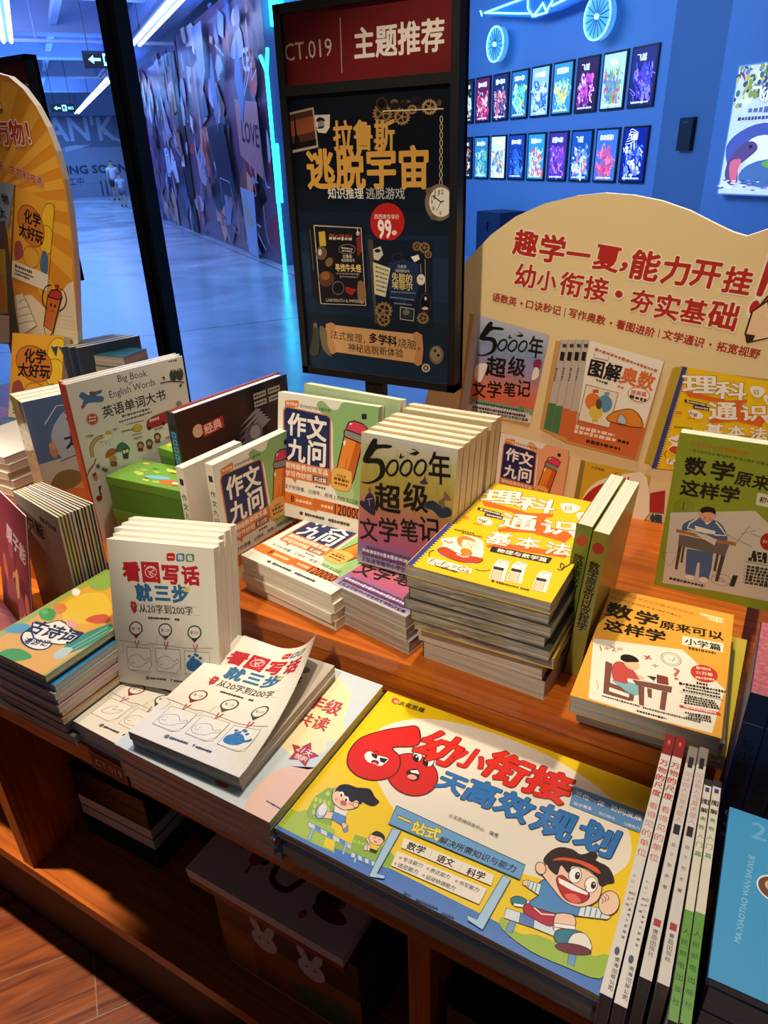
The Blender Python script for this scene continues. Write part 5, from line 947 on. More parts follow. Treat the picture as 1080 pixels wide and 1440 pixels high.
for (x, y), rr in (((699, 62), 0.165), ((843, 23), 0.18)):
    ce, cz = pq((x, y)); n_ = 24
    wl = MB(); wl.tube([inv @ cor(ce, 5.06, cz), inv @ cor(ce, 5.0, cz)], rr, CW_, 24); wo = wl.build('wheel', car)
    sp = MB(); sp.tube([G(ce + rr * math.cos(2 * math.pi * i / n_), cz + rr * math.sin(2 * math.pi * i / n_), 0.03) for i in range(n_ + 1)], 0.007, CL, 6); sp.tube([G(ce, cz, 0.025), G(ce, cz, 0.045)], 0.022, CL, 12); sp.build('rim', wo)
    s2 = MB()
    for i in range(16):
        q = 2 * math.pi * (i + 0.5) / 16; s2.tube([G(ce + 0.025 * math.cos(q), cz + 0.025 * math.sin(q), 0.028), G(ce + rr * 0.92 * math.cos(q), cz + rr * 0.92 * math.sin(q), 0.028)], 0.004, plain('sign_spoke', '#2a5a90', 0.4), 4)
    s2.build('spokes', wo)

# ------------------------------------------------------------------ two people far down the corridor, seen from behind
def person(name, label, base, h, shirt, shorts, stride=0.05):
    M = Matrix.Translation(base) @ Matrix.Rotation(math.atan2(EE.y, EE.x), 4, 'Z')
    root = thing(name, label, 'person', M)
    def skin(nm, verts, edges, rad, m, parent):
        me = bpy.data.meshes.new(nm); me.from_pydata([Vector(v) * h for v in verts], edges, []); me.materials.append(m)
        o = bpy.data.objects.new(nm, me); COL.objects.link(o); o.parent = parent
        mod = o.modifiers.new('skin', 'SKIN'); 
        for i, q in enumerate(rad): me.skin_vertices[0].data[i].radius = (q * h, q * h)
        me.skin_vertices[0].data[0].use_root = True
        o.modifiers.new('sub', 'SUBSURF').levels = 1; o.modifiers['sub'].render_levels = 2
        return o
    s = stride
    V = [(0, 0, .52), (0, 0, .62), (0, 0, .74), (0, 0, .82), (0, 0, .865), (0.01, 0, .94), (0, .10, .80), (-.03, .14, .63), (.02, .15, .47), (.03, .15, .41), (0, -.10, .80), (.03, -.14, .63), (.06, -.14, .48), (.07, -.14, .42), (0, .05, .48), (s, .055, .28), (s * 0.6, .055, .05), (s * 0.6 + .07, .055, .02), (0, -.05, .48), (-s, -.055, .28), (-s * 1.6, -.055, .06), (-s * 1.6 + .07, -.055, .02)]
    E = [(0, 1), (1, 2), (2, 3), (3, 4), (4, 5), (3, 6), (6, 7), (7, 8), (8, 9), (3, 10), (10, 11), (11, 12), (12, 13), (0, 14), (14, 15), (15, 16), (16, 17), (0, 18), (18, 19), (19, 20), (20, 21)]
    rd = [.075, .075, .085, .06, .035, .065, .038, .028, .022, .024, .038, .028, .022, .024, .055, .038, .025, .022, .055, .038, .025, .022]
    body_ = skin('body', V, E, rd, plain('skin', '#c99a80', 0.5), root)
    skin('shirt', [(0, 0, .50), (0, 0, .62), (0, 0, .74), (0, 0, .825), (0, .105, .80), (-.015, .125, .70), (0, -.105, .80), (.015, -.125, .70)], [(0, 1), (1, 2), (2, 3), (3, 4), (4, 5), (3, 6), (6, 7)], [.095, .092, .098, .07, .05, .045, .05, .045], plain('shirt_' + shirt[1:], shirt, 0.7), root)
    skin('shorts', [(0, 0, .50), (0, .055, .46), (s * 0.7, .06, .33), (0, -.055, .46), (-s * 0.7, -.06, .33)], [(0, 1), (1, 2), (0, 3), (3, 4)], [.085, .068, .06, .068, .06], plain('shorts_' + shorts[1:], shorts, 0.7), root)
    skin('hair', [(-.015, 0, .955), (-.012, 0, .985)], [(0, 1)], [.066, .045], plain('black_hair', '#15131a', 0.6), root)
    for sy, sx in ((.055, s * 0.6), (-.055, -s * 1.6)): skin('shoe', [(sx - .02, sy, .022), (sx + .08, sy, .018)], [(0, 1)], [.03, .026], plain('dark_shoe', '#20222a', 0.6), root)
    return root
person('person', 'person in a white T-shirt and dark shorts walking away down the corridor', on_z((165, 281), 0), 1.36, '#d8dcea', '#2a3048')
person('person', 'small child in a pale blue shirt walking beside the person in white', on_z((175, 290), 0), 0.98, '#a8c8e0', '#5a7090', 0.04)
# ------------------------------------------------------------------ the display table
ZS, ZT, YF, YT = 0.66, 0.748, 0.335, 0.54
XL, XR = -1.75, 0.35
tb = thing('display_table', 'orange wooden tiered book display table with an open lower shelf', 'table', (-0.7, 0.7, 0))
tb_inv = tb.matrix_world.inverted()
def tpart(name, boxes, m=WOOD):
    k = MB()
    for a, b in boxes: k.box(tb_inv @ Vector(a), tb_inv @ Vector(b), m)
    return k.build(name, tb)
tpart('table_top', [((XL, YF, ZS - 0.03), (XR, 1.05, ZS))])
tpart('riser', [((XL, YT, ZS), (0.018, YT + 0.02, ZT - 0.02))])
tpart('upper_tier', [((XL, YT - 0.004, ZT - 0.02), (0.02, 1.06, ZT))])
tpart('tier_side', [((0.0, YT + 0.02, ZS), (0.018, 1.05, ZT - 0.02))], WOOD_UP)
tpart('bottom_shelf', [((XL, YF, 0.262), (XR, 0.95, 0.285))])
tpart('back_panel', [((XL, 0.72, 0.285), (XR, 0.74, ZS - 0.03))])
tpart('divider', [((-0.872, YF + 0.002, 0.285), (-0.848, 0.72, ZS - 0.03))], WOOD_UP)
tpart('divider', [((-0.2, YF + 0.02, 0.285), (-0.176, 0.72, ZS - 0.03))], WOOD_UP)
tpart('plinth', [((XL, 0.378, 0), (XR, 0.9, 0.262))], WOOD_SHADE)
# number plate on the shelf edge
p0, p1 = on_y((130, 1066), YF), on_y((184, 1115), YF)
x0, x1, z0, z1 = p0.x, on_y((183, 1100), YF).x, ZS - 0.029, ZS - 0.001
k = MB(); k.box((x0, YF - 0.002, z0), (x1, YF - 0.0002, z1), ink('#5a120e'))
a = Art(x1 - x0, z1 - z0); a.frame(None); a.rect(None, 0.04, 0.1, 0.96, 0.9, 0.06, out='#b07a5a', w=0.02); a.text('#d8c0a8', 'CT.019', (0.14, 0.5), (0.86, 0.5), 0.01)
k.art(a, lambda u, v, z: (x0 + u, YF - 0.0021 - z, z1 - v)); tag(k.build('shelf_label'), 'dark red CT.019 number plate on the table edge', 'label')

# ------------------------------------------------------------------ signs and boards
def sign_stand(label, x0, x1, z0, z1, y, full=True):
    """framed sign on a post; front face at y"""
    t = thing('sign_stand', label, 'sign', ((x0 + x1) / 2, y, ZT)); V = lambda x, yy, z: (x - (x0 + x1) / 2, yy - y, z - ZT)
    b = 0.011; zh = z1 - 0.092
    k = MB()
    for A_, B_ in (((x0, y, z0), (x0 + b, y + 0.028, z1)), ((x1 - b, y, z0), (x1, y + 0.028, z1)), ((x0, y, z0), (x1, y + 0.028, z0 + b)), ((x0, y, z1 - b), (x1, y + 0.028, z1)), ((x0, y + 0.02, z0), (x1, y + 0.028, z1)), ((x0 + b, y, zh - 0.012), (x1 - b, y + 0.02, zh))): k.box(V(*A_), V(*B_), BLACK)
    k.build('frame', t)
    xc = (x0 + x1) / 2 - 0.005
    MB().box(V(xc - 0.016, y + 0.008, ZT + 0.006), V(xc + 0.016, y + 0.022, z0 + 0.002), BLACK).build('post', t)
    MB().box(V(xc - 0.08, y - 0.05, ZT), V(xc + 0.08, y + 0.06, ZT + 0.006), BLACK).build('base_plate', t)
    hW, hH = x1 - x0 - 2 * b, z1 - b - zh
    hd = MB().box(V(x0 + b, y + 0.006, zh), V(x1 - b, y + 0.02, z1 - b), ink('#6e1514'))
    def Q(p): q = on_y(p, y + 0.006); return ((q.x - x0 - b) / hW, (z1 - b - q.z) / hH)
    if full:
        a = Art(hW, hH); a.frame(None, q=Q); a.at(370, 0, 2.571)
        a.text('#d8c8c0', 'CT.019', (78, 190), (248, 168), -0.006, 1.1); a.line('#c8b0a8', [(278, 62), (285, 262)], 3); a.text('#efe4dc', '主题推荐', (328, 158), (655, 122), 0.04, 1.1)
        hd.art(a, lambda u, v, z: V(x0 + b + u, y + 0.006 - z, z1 - b - v))
    else:
        a = Art(hW, hH); a.frame(None); a.text('#e8d8c8', '主题推荐', (0.45, 0.72), (0.97, 0.72), 0.04); hd.art(a, lambda u, v, z: V(x0 + b + u, y + 0.006 - z, z1 - b - v))
    hd.build('header_panel', t)
    pW, pH = hW, zh - 0.012 - z0 - b; zp = zh - 0.012
    ps = MB().box(V(x0 + b, y + 0.006, z0 + b), V(x1 - b, y + 0.02, zp), ink('#10141c', 0.3))
    if full:
        def Q2(p): q = on_y(p, y + 0.006); return ((q.x - x0 - b) / pW, (zp - q.z) / pH)
        a = Art(pW, pH, rough=0.3); a.frame(None)
        ramp = ['#0d1017', '#0d1119', '#0e131d', '#101824', '#14202f', '#192a3e', '#1f334b', '#1d3048', '#17283c', '#122030', '#142436', '#182c42']
        for i, h in enumerate(ramp): a.rect(h, 0, 0.08 + i / 12 * 0.92, 1, 0.08 + (i + 1) / 12 * 0.92)
        a.frame(None, q=Q2); a.at(390, 120, 4.32)
        a.poly('#a99a88', [(60, 165), (220, 130), (250, 375), (80, 410)]); a.poly('#4a2a22', [(75, 178), (212, 146), (238, 362), (90, 392)]); a.poly('#8a4a2c', [(80, 215), (218, 185), (228, 275), (86, 310)], sm=0)
        a.poly('#181014', [(100, 190), (108, 190), (118, 290), (145, 350), (105, 360), (108, 300)]); a.poly('#181014', [(90, 355), (236, 325), (238, 362), (92, 392)])
        a.poly('#cfc8bc', [(225, 180), (320, 175), (318, 255), (295, 290), (250, 285), (238, 265)]); a.poly('#1c181a', [(236, 205), (255, 190), (282, 198), (292, 215), (240, 222)]); a.ell('#8a8078', (266, 238), 20, 26); a.poly('#1c181a', [(248, 250), (285, 246), (282, 256), (252, 260)]); a.line('#1c181a', [(235, 255), (258, 262)], 4)
        def gear(c, rr, h='#9a7a50', teeth=16):
            pts = []
            for i in range(teeth * 4): q = 2 * math.pi * i / (teeth * 4); ro = rr * (1.0 if i % 4 < 2 else 0.84); pts.append((c[0] + ro * math.cos(q), c[1] + ro * math.sin(q)))
            a.poly(h, pts); a.ell('#2a2018', c, rr * 0.62); a.ell(h, c, rr * 0.2)
            for i in range(5): q = 2 * math.pi * i / 5; a.line(h, [c, (c[0] + rr * 0.7 * math.cos(q), c[1] + rr * 0.7 * math.sin(q))], rr * 0.12)
        for i in range(22): rr = random.Random(i); a.ell(rr.choice(['#3a2c20', '#2a1f18', '#5a452c', '#1c1612', '#6a5234']), (rr.uniform(610, 1005), rr.uniform(75, 150)), rr.uniform(12, 30), rr.uniform(10, 24))
        gear((640, 170), 62, '#8a6c44', 18); gear((757, 190), 52, '#9a784a', 16); gear((925, 130), 50, '#a8865a', 18); gear((820, 145), 30); a.line('#d8c8a8', [(640, 155), (1010, 140)], 6); a.ell('#3a2c20', (635, 110), 36, 42); a.ell('#14100c', (635, 108), 24, 30)
        for i in range(9): a.ell(None, (997 - i * 0.4, 205 + i * 48), 8, 20, out='#b8a888', w=5); a.line('#b8a888', [(997, 222 + i * 48), (997, 235 + i * 48)], 6)
        a.text('#c99a4a', '拉鲁斯', (340, 305), (715, 300), 0.045, 1.15); a.text('#cf9c48', '逃脱宇宙', (180, 510), (920, 495), 0.05, 1.08)
        a.text('#d8d4cc', '知识推理', (308, 655), (525, 655), 0.025); a.text('#b8b6b2', '逃脱游戏', (540, 655), (775, 655), 0.01)
        a.ell('#7a6a58', (985, 710), 88, 112); a.ell('#6a5a48', (920, 640), 18, 22); a.ell('#6a5a48', (950, 800), 20, 16); a.ell('#e4ddd0', (995, 708), 72, 90); a.line('#1c181a', [(995, 708), (945, 668)], 7); a.line('#1c181a', [(995, 708), (1012, 700)], 8); a.line('#1c181a', [(995, 708), (965, 765)], 4)
        for s, cx, cy in (('12', 998, 645), ('11', 970, 652), ('9', 940, 708), ('8', 950, 745), ('6', 992, 772), ('10', 950, 678)): a.text('#1c181a', s, (cx - 9 * len(s) / 1.4, cy), (cx + 9 * len(s) / 1.4, cy), 0.01)
        a.ell('#b8231e', (670, 828), 104, 116); a.text('#f0d8d0', '西西弗专享价', (590, 795), (742, 797), 0.01); a.text('#f4e8e0', '99', (612, 872), (695, 870), 0.05, 1.5); a.ell('#f4e8e0', (712, 893), 15); a.text('#b8231e', '元', (702, 893), (722, 893), 0.0)
        a.at(410, 300, 4.696)
        a.poly('#1c1a1c', [(105, 62), (480, 85), (515, 620), (190, 600), (140, 540)]); a.line('#b8b2a8', [(150, 78), (460, 95), (492, 606), (195, 594), (150, 78)], 7)
        a.line('#6a6458', [(122, 100), (148, 380)], 4)
        a.poly('#c8a838', [(180, 120), (222, 116), (230, 212), (188, 215)]); a.fine('#8a3a34', (250, 145), (400, 150), 26, 2); a.fine('#c8c0b0', (250, 162), (400, 168), 22, 3); a.ell(None, (368, 235), 55, 32, out='#8a8478', w=3); a.fine('#b8b0a4', (330, 225), (405, 235), 12, 5); a.fine('#b8b0a4', (335, 245), (400, 250), 12, 6)
        a.poly('#8a2a28', [(428, 160), (455, 150), (468, 240), (440, 285)]); a.ell('#c8a890', (440, 130), 12, 16); a.line('#d8d0c0', [(435, 90), (440, 130)], 5)
        a.ell('#6a5244', (200, 260), 36, 45); a.ell('#c8c0b0', (190, 255), 12, 22); a.ell('#5a3a2a', (232, 430), 52, 52); a.ell('#8a5a3a', (225, 410), 30, 28); a.ell('#7a5c44', (250, 320), 24, 32, 20); a.ell(None, (310, 490), 38, 42, out='#7a7a80', w=4)
        a.poly('#9a2a2a', [(360, 480), (430, 500), (400, 540), (360, 520)]); a.poly('#8a6a4a', [(440, 450), (480, 455), (495, 540), (470, 600), (440, 560)], sm=2)
        a.text('#d8c8a8', '拉鲁斯', (340, 283), (402, 283), 0.01); a.text('#d8c8a8', '地狱解谜书', (330, 308), (418, 308), 0.01); a.text('#e8c878', '寻找牛头怪', (290, 355), (462, 362), 0.04, 1.25); a.fine('#8a8478', (300, 395), (450, 400), 14, 7); a.fine('#8a8478', (320, 415), (440, 420), 12, 8)
        a.text('#c8b898', 'LABYRINTH & IMPERIAL', (232, 570), (480, 580), -0.005)
        a.poly('#161e2c', [(505, 165), (930, 190), (930, 750), (560, 735), (530, 600)]); a.poly('#4a4438', [(505, 170), (540, 172), (565, 720), (552, 728)]); a.poly('#1e3050', [(640, 330), (840, 330), (820, 560), (660, 560)], sm=2)
        a.poly('#c8c2b4', [(540, 235), (590, 215), (608, 270), (575, 310), (545, 300)]); a.ell('#2a2422', (570, 245), 20, 12); a.poly('#d0c8a8', [(540, 320), (655, 360), (622, 550), (550, 530)]); 
        for i in range(6): a.fine('#5a5444', (556 + i, 350 + i * 30), (640 - i * 3, 378 + i * 28), 12, i)
        for c, rr in (((830, 215), 32), ((880, 225), 38), ((905, 270), 26), ((610, 640), 60), ((610, 700), 46), ((870, 690), 40)): gear(c, rr, '#8a7048', 14)
        a.line('#a89878', [(855, 330), (858, 400)], 4); a.line('#a89878', [(885, 300), (888, 520)], 4); a.ell('#d8d4c8', (858, 435), 30, 38, out='#5a5244', w=5); a.line('#1c181a', [(858, 435), (845, 420)], 4); a.line('#1c181a', [(858, 435), (872, 425)], 4); a.ell('#0c0e14', (888, 590), 34, 60, out='#4a443a', w=4); a.ell('#c8c0b4', (888, 560), 8, 12); a.ell('#c8c0b4', (885, 625), 20, 10)
        a.poly('#e8e4d8', [(790, 285), (840, 270), (850, 300), (815, 320)]); a.ell(None, (700, 290), 34, 28, out='#3a3440', w=5)
        a.text('#b8c0c8', '拉鲁斯', (703, 348), (762, 350), 0.01); a.text('#b8c0c8', '地狱解谜书', (688, 375), (782, 380), 0.01); a.text('#d8c078', '失踪的', (665, 415), (800, 430), 0.03, 1.1); a.text('#d8c078', '埃菲尔', (665, 468), (802, 482), 0.03, 1.1); a.fine('#6a7890', (660, 515), (820, 525), 14, 9); a.fine('#7a8494', (655, 550), (815, 570), 10, 10); a.fine('#7a8494', (680, 590), (800, 602), 12, 11); a.poly('#2a2c30', [(722, 615), (812, 630), (808, 708), (720, 695)], out='#b8b2a4', w=5); a.ell('#6a6a6a', (760, 650), 22, 20)
        a.poly('#c89a68', [(230, 728), (866, 800), (864, 992), (240, 905)]); a.poly('#b88454', [(230, 728), (300, 736), (270, 800), (300, 915), (240, 905)], sm=2); a.poly('#b88454', [(866, 800), (800, 792), (830, 880), (810, 985), (864, 992)], sm=2)
        a.text('#241a12', '法式推理，', (262, 795), (490, 830), 0.005); a.text('#1c140e', '多学科', (515, 818), (700, 845), 0.05); a.text('#241a12', '烧脑，', (705, 850), (850, 872), 0.005); a.text('#241a12', '神秘逃脱新体验', (378, 880), (740, 922), 0.008)
        a.poly('#3a3a34', [(150, 730), (185, 760), (190, 850), (175, 935), (120, 920), (140, 830)], sm=2); a.poly('#6a6248', [(190, 740), (235, 770), (240, 860), (270, 945), (215, 900), (195, 830)], sm=2); a.ell('#6a5a48', (160, 735), 14, 16); a.ell('#6a5a48', (215, 765), 13, 15)
        a.ell('#6a5e4c', (960, 932), 48, 62); a.ell('#8a7a60', (958, 928), 36, 48); a.ell('#2a2218', (950, 905), 10); a.ell('#2a2218', (972, 935), 10); gear((890, 1018), 30, '#c8bca0', 12)
        ps.art(a, lambda u, v, z: V(x0 + b + u, y + 0.006 - z, zp - v))
    ps.build('poster_panel', t)
    return t
sign_stand('black framed sign stand with a red header and a dark escape-game poster', -0.677, -0.408, 0.938, 1.428, 0.90)
p0, p1 = on_y((22, 77), 1.22), on_y((41, 100), 1.22)
sign_stand('black framed sign stand mostly hidden behind the yellow arched board', p1.x - 0.27, p1.x, p0.z - 0.49, p0.z, 1.22, False)

def board_map(y, x0, z0, W, H):
    def Q(p): q = on_y(p, y); return ((q.x - x0) / W, (z0 - q.z) / H)
    return Q
def cutout(name, label, y, outline, base, fill, TH=0.012, edge='#f4efe2'):
    P = [on_y(p, y) for p in outline]
    x0, x1, z1 = min(p.x for p in P), max(p.x for p in P), max(p.z for p in P); z0 = base
    root = thing(name, label, 'display board', ((x0 + x1) / 2, y, base)); o = Vector(((x0 + x1) / 2, y, base))
    pts = [(p.x - o.x, max(p.z, base) - o.z) for p in P]
    k = MB(); k.prism(pts, 0, TH, ink(fill, 0.5), lambda x, zz, d: (x, TH - d, zz), mside=ink(edge, 0.5))
    a = Art(x1 - x0, z1 - z0, rough=0.5, eps=7e-6); a.frame(None, q=board_map(y, x0, z1, x1 - x0, z1 - z0))
    return root, k, a, (lambda u, v, z: (x0 + u - o.x, -0.0001 - z, z1 - v - o.z))
ol = [(575, 800), (640, 400), (643, 388), (658, 364), (690, 330), (725, 304), (765, 286), (810, 275), (850, 271), (890, 274), (930, 282), (970, 296), (1005, 314), (1030, 326), (1050, 332), (1062, 328), (1085, 320), (1115, 314), (1150, 313), (1190, 322), (1225, 345), (1245, 390), (1250, 600), (1240, 900)]
root, k, a, f = cutout('cutout_board', 'cream cloud-shaped cardboard display board with red slogans behind the books', 1.0, ol, ZT, '#e6cf9c')
a.at(600, 260, 2.25)
for ch, x0, y0, x1, y1 in (('趣', 275, 178, 352, 190), ('学', 358, 196, 438, 208), ('一', 442, 214, 518, 224), ('夏', 530, 225, 612, 240), ('，', 614, 258, 635, 262), ('能', 645, 248, 738, 262), ('力', 745, 266, 832, 276), ('开', 838, 276, 930, 290), ('挂', 940, 296, 1030, 310), ('！', 1050, 310, 1080, 316)):
    if ch == '，': a.text('#b3251f', ch, (612, 256), (634, 262), 0.05, 0.9, oc='#f2e2c8', ob=0.05)
    else: a.text('#b3251f', ch, (x0, y0), (x1, y1), 0.05, 0.98 if ch != '！' else 1.6, oc='#f2e2c8', ob=0.05)
for ch, x0, y0, x1, y1 in (('幼', 280, 282, 345, 292), ('小', 350, 298, 412, 308), ('衔', 422, 308, 494, 322), ('接', 500, 322, 574, 334), ('夯', 645, 362, 718, 374), ('实', 724, 380, 800, 392), ('基', 806, 392, 886, 406), ('础', 892, 405, 985, 420)): a.text('#b3251f', ch, (x0, y0), (x1, y1), 0.04, 1.0, oc='#f2e2c8', ob=0.05)
a.ell('#f2e2c8', (608, 345), 17); a.ell('#b3251f', (608, 345), 12)
for s, p, q in (('语数英', (208, 352), (285, 370)), ('口诀秒记', (315, 375), (425, 398)), ('写作奥数', (450, 402), (566, 430)), ('看图进阶', (600, 438), (722, 468)), ('文学通识', (748, 470), (878, 500)), ('拓宽视野', (918, 508), (1055, 536))): a.text('#a82420', s, p, q, 0.035)
for x, y in ((300, 374), (583, 436), (898, 504)): a.ell('#a82420', (x, y), 4)
for x, y in ((437, 402), (735, 468)): a.line('#7a3a2a', [(x + 3, y - 14), (x - 3, y + 14)], 2)
# the pencil at the right edge
a.poly('#b5532a', [(1080, 350), (1180, 330), (1200, 420), (1100, 470), (1030, 410)], out='#3a1c12', w=6); a.poly('#eccba0', [(1080, 365), (1095, 480), (1015, 498), (1008, 470), (1030, 400)], out='#3a1c12', w=6); a.poly('#3a1c12', [(1008, 470), (1040, 475), (1030, 496), (1010, 497)])
# printed books: literature notes
cs = ((667, 441), (773, 471), (746, 595), (655, 578))
a.at(0, 0, 1); a.poly('#c99a50', [(661, 440), (771, 470), (744, 600), (645, 577)]); a.poly('#c4c2bc', [(667, 441), (676, 443), (658, 580), (648, 576)])
def paste(sub, corners_, W, H, **kw):
    """lays a cover design onto a quadrilateral of the board"""
    b = Art(W, H); b.eps = 1; sub(b, **kw); h = hom(corners_)
    M_ = Matrix(((1, 0, 0), (0, 1, 0), (0, 0, 1)))
    # invert numerically: unit square -> picture corners
    (ax, ay), (bx, by), (cx, cy), (dx, dy) = corners_
    dx1, dx2, dy1, dy2 = bx - cx, dx - cx, by - cy, dy - cy; sx, sy = ax - bx + cx - dx, ay - by + cy - dy
    dd = dx1 * dy2 - dx2 * dy1; g = (sx * dy2 - dx2 * sy) / dd; hh = (dx1 * sy - sx * dy1) / dd
    def inv(u, v): w_ = g * u + hh * v + 1; return (((bx - ax + g * bx) * u + (dx - ax + hh * dx) * v + ax) / w_, ((by - ay + g * by) * u + (dy - ay + hh * dy) * v + ay) / w_)
    sc = a.sc; a.sc = (0, 0, 1)
    for vs, fs, m in b.items: a.raw(m, [a.m(inv(u / W, v / H)) for u, v, _ in vs], fs)
    a.sc = sc
paste(art_fivek, ((676, 443), (773, 471), (746, 595), (658, 580)), 0.13, 0.18, blue=True)
# picture-maths set
a.at(750, 460, 3.273); a.poly('#c99a50', [(105, 60), (605, 155), (480, 612), (150, 530), (30, 465)]); a.poly('#efe9da', [(262, 60), (602, 155), (470, 605), (155, 520)]); a.poly('#cf6a36', [(192, 388), (520, 460), (470, 605), (155, 520)])
for i in range(4):
    x = 130 + i * 33; X = 48 + i * 35
    a.poly('#bdb4a8', [(x, 55), (x + 30, 58), (X + 38, 480 + i * 12), (X, 465 + i * 14)]); a.poly('#4a7a4a' if i < 2 else '#cf6a36', [(x - 60, 345 + i * 12), (x - 25, 350 + i * 12), (X + 38, 480 + i * 12), (X, 465 + i * 14)]); a.line('#8a8278', [(x, 55), (X, 465 + i * 14)], 2); a.rect('#3a3648', x + 6, 75, x + 24, 92); a.poly('#1c1a1c', [(x - 2, 110), (x + 18, 113), (x + 10, 155), (x - 8, 150)]); a.fine('#6a6058', (x - 20, 185), (x - 32, 245), 10, i)
a.text('#1a1716', '图解', (258, 180), (405, 215), 0.05, 1.1); a.text('#d8703a', '奥数', (405, 215), (560, 255), 0.05, 1.1); a.fine('#b86a4a', (285, 98), (570, 200), 14, 2); a.line('#4a4640', [(282, 120), (280, 138), (345, 152), (347, 135)], 3); a.line('#4a4640', [(255, 218), (400, 248)], 3); a.fine('#4a4640', (290, 240), (345, 258), 12, 4); a.fine('#d8703a', (390, 268), (420, 280), 14, 4)
a.poly('#e6dfc8', [(245, 262), (392, 300), (350, 460), (208, 425)], out='#7a8a6a', w=4); a.ell('#df7a34', (275, 340), 35, 40); a.ell('#5a90b4', (330, 350), 35, 40); a.ell('#dcc24a', (290, 388), 32, 32); a.ell('#5a4a3a', (303, 352), 14, 24); a.rect('#c84a3a', 275, 285, 302, 300); a.rect('#6aa0b0', 328, 296, 352, 312); a.rect('#d8b83a', 272, 420, 298, 434)
a.poly('#df8a2c', [(345, 428), (360, 395), (400, 380), (450, 375), (490, 405), (497, 460)], out='#4a3418', w=4, sm=3); a.poly('#b8c4d4', [(385, 432), (405, 395), (430, 425), (425, 445)], out='#4a3418', w=3, sm=2); a.ell('#f4efe4', (487, 308), 50, 32, 12, out='#c8784a', w=4); a.text('#c84a3a', '提高篇', (450, 295), (522, 308), 0.03); a.fine('#4a3418', (445, 315), (520, 335), 18, 6)
a.fine('#f0d8c0', (195, 455), (375, 495), 20, 1); a.fine('#f0d8c0', (190, 475), (380, 518), 20, 3); a.fine('#2a1c12', (390, 518), (440, 532), 18, 4); a.fine('#3a2418', (245, 520), (400, 558), 16, 5)
# science book, workbook, yellow sixty book printed lower down
a.poly('#c99a50', [(640, 185), (1120, 240), (1080, 720), (510, 620)]); a.poly('#b8a030', [(650, 182), (690, 178), (550, 640), (520, 615)])
paste(art_science, ((688 / 3.273 + 750, 178 / 3.273 + 460), (1105, 540), (1075, 672), (545 / 3.273 + 750, 645 / 3.273 + 460)), 0.15, 0.2)
a.at(0, 0, 1); a.poly('#c99a50', [(700, 604), (802, 640), (790, 705), (690, 690)]); 
paste(art_nine, ((706, 607), (801, 632), (785, 745), (692, 720)), 0.15, 0.19, bg='#e8a878')
a.poly('#d0a828', [(820, 646), (885, 660), (915, 668), (900, 760), (805, 740)]); a.poly('#8a7a30', [(818, 645), (824, 647), (810, 742), (803, 738)]); a.poly('#efe4cc', [(820, 700), (840, 676), (880, 665), (910, 670), (905, 740), (820, 735)], sm=3); a.text('#3a2a1a', '火花思维', (832, 655), (850, 660), 0.02)
a.poly('#b0261f', [(818, 705), (835, 685), (858, 676), (852, 690), (872, 705), (862, 722), (818, 722)], sm=3); a.ell('#f4ece0', (858, 710), 6, 7); a.text('#b0261f', '幼小', (862, 668), (890, 678), 0.05)
a.poly('#a82c2c', [(915, 692), (936, 688), (934, 720), (914, 718)]); a.poly('#c8c0b0', [(910, 735), (932, 735), (925, 790), (908, 790)]); a.text('#a82c2c', '接', (918, 704), (934, 706), 0.06); a.text('#24405a', '规', (914, 728), (932, 730), 0.06); a.poly('#2a3a48', [(898, 785), (928, 790), (926, 800), (896, 796)])
k.art(a, f); k.build('board_panel', root)
st = MB(); st.box((-0.10, 0.013, 0), (-0.06, 0.019, 0.3), ink('#d8c8a0')); st.prism([(0.014, 0.0), (0.05, 0.0), (0.014, 0.25)], -0.1, -0.06, ink('#d8c8a0'), lambda x, y, z: (z, x, y)); st.build('easel_back', root)

ol = [(-160, 470), (-160, 260), (-120, 170), (-80, 125), (-40, 105), (-10, 101), (12, 107), (32, 124), (50, 148), (66, 178), (79, 212), (90, 252), (98, 300), (103, 345), (106, 390), (110, 497), (60, 489), (0, 479), (-80, 470)]
base = on_y((-160, 474), 0.9).z - 0.004
root, k, a, f = cutout('cutout_board', 'orange sunburst arched cardboard board with a printed pencil, left edge of the view', 0.9, ol, base, '#d98f22', edge='#e8e0d0')
a.at(0, 100, 3.6)
for i in range(10):
    q0, q1 = R(-100 + i * 17), R(-91.5 + i * 17); c = (-60, 640); L = 900
    pts = [c, (c[0] + L * math.cos(q0), c[1] + L * math.sin(q0)), (c[0] + L * math.cos(q1), c[1] + L * math.sin(q1))]
    # keep the ray inside the board outline
    def clipr(q):
        d = 60
        while d < 900:
            x, y = (c[0] + d * math.cos(q)) / 3.6, 100 + (c[1] + d * math.sin(q)) / 3.6
            if y < 497 and not (x < 106 and y > 104 + 0.0 and ((x - (-5)) ** 2 / 111 ** 2 + (min(y, 395) - 395) ** 2 / 290 ** 2) < 0.96): break
            if y >= 480: break
            d += 6
        return d - 8
    n_ = 5; arc = []
    for j in range(n_ + 1): q = q0 + (q1 - q0) * j / n_; d = clipr(q); arc.append((c[0] + d * math.cos(q), c[1] + d * math.sin(q)))
    a.poly('#e6aa38', [c] + arc)
a.poly('#e8d8b4', [(-250, 1170), (60, 1140), (160, 1130), (230, 1200), (300, 1130), (345, 1075), (372, 1060), (402, 1425), (200, 1400), (-250, 1330)], sm=0)
for i in range(14):
    for j in range(9):
        x, y = 200 + i * 14 + (j % 2) * 7, 1220 + j * 21 + i * 2
        if x < 380: a.ell('#cfae78', (x, y), 2.6, n=8)
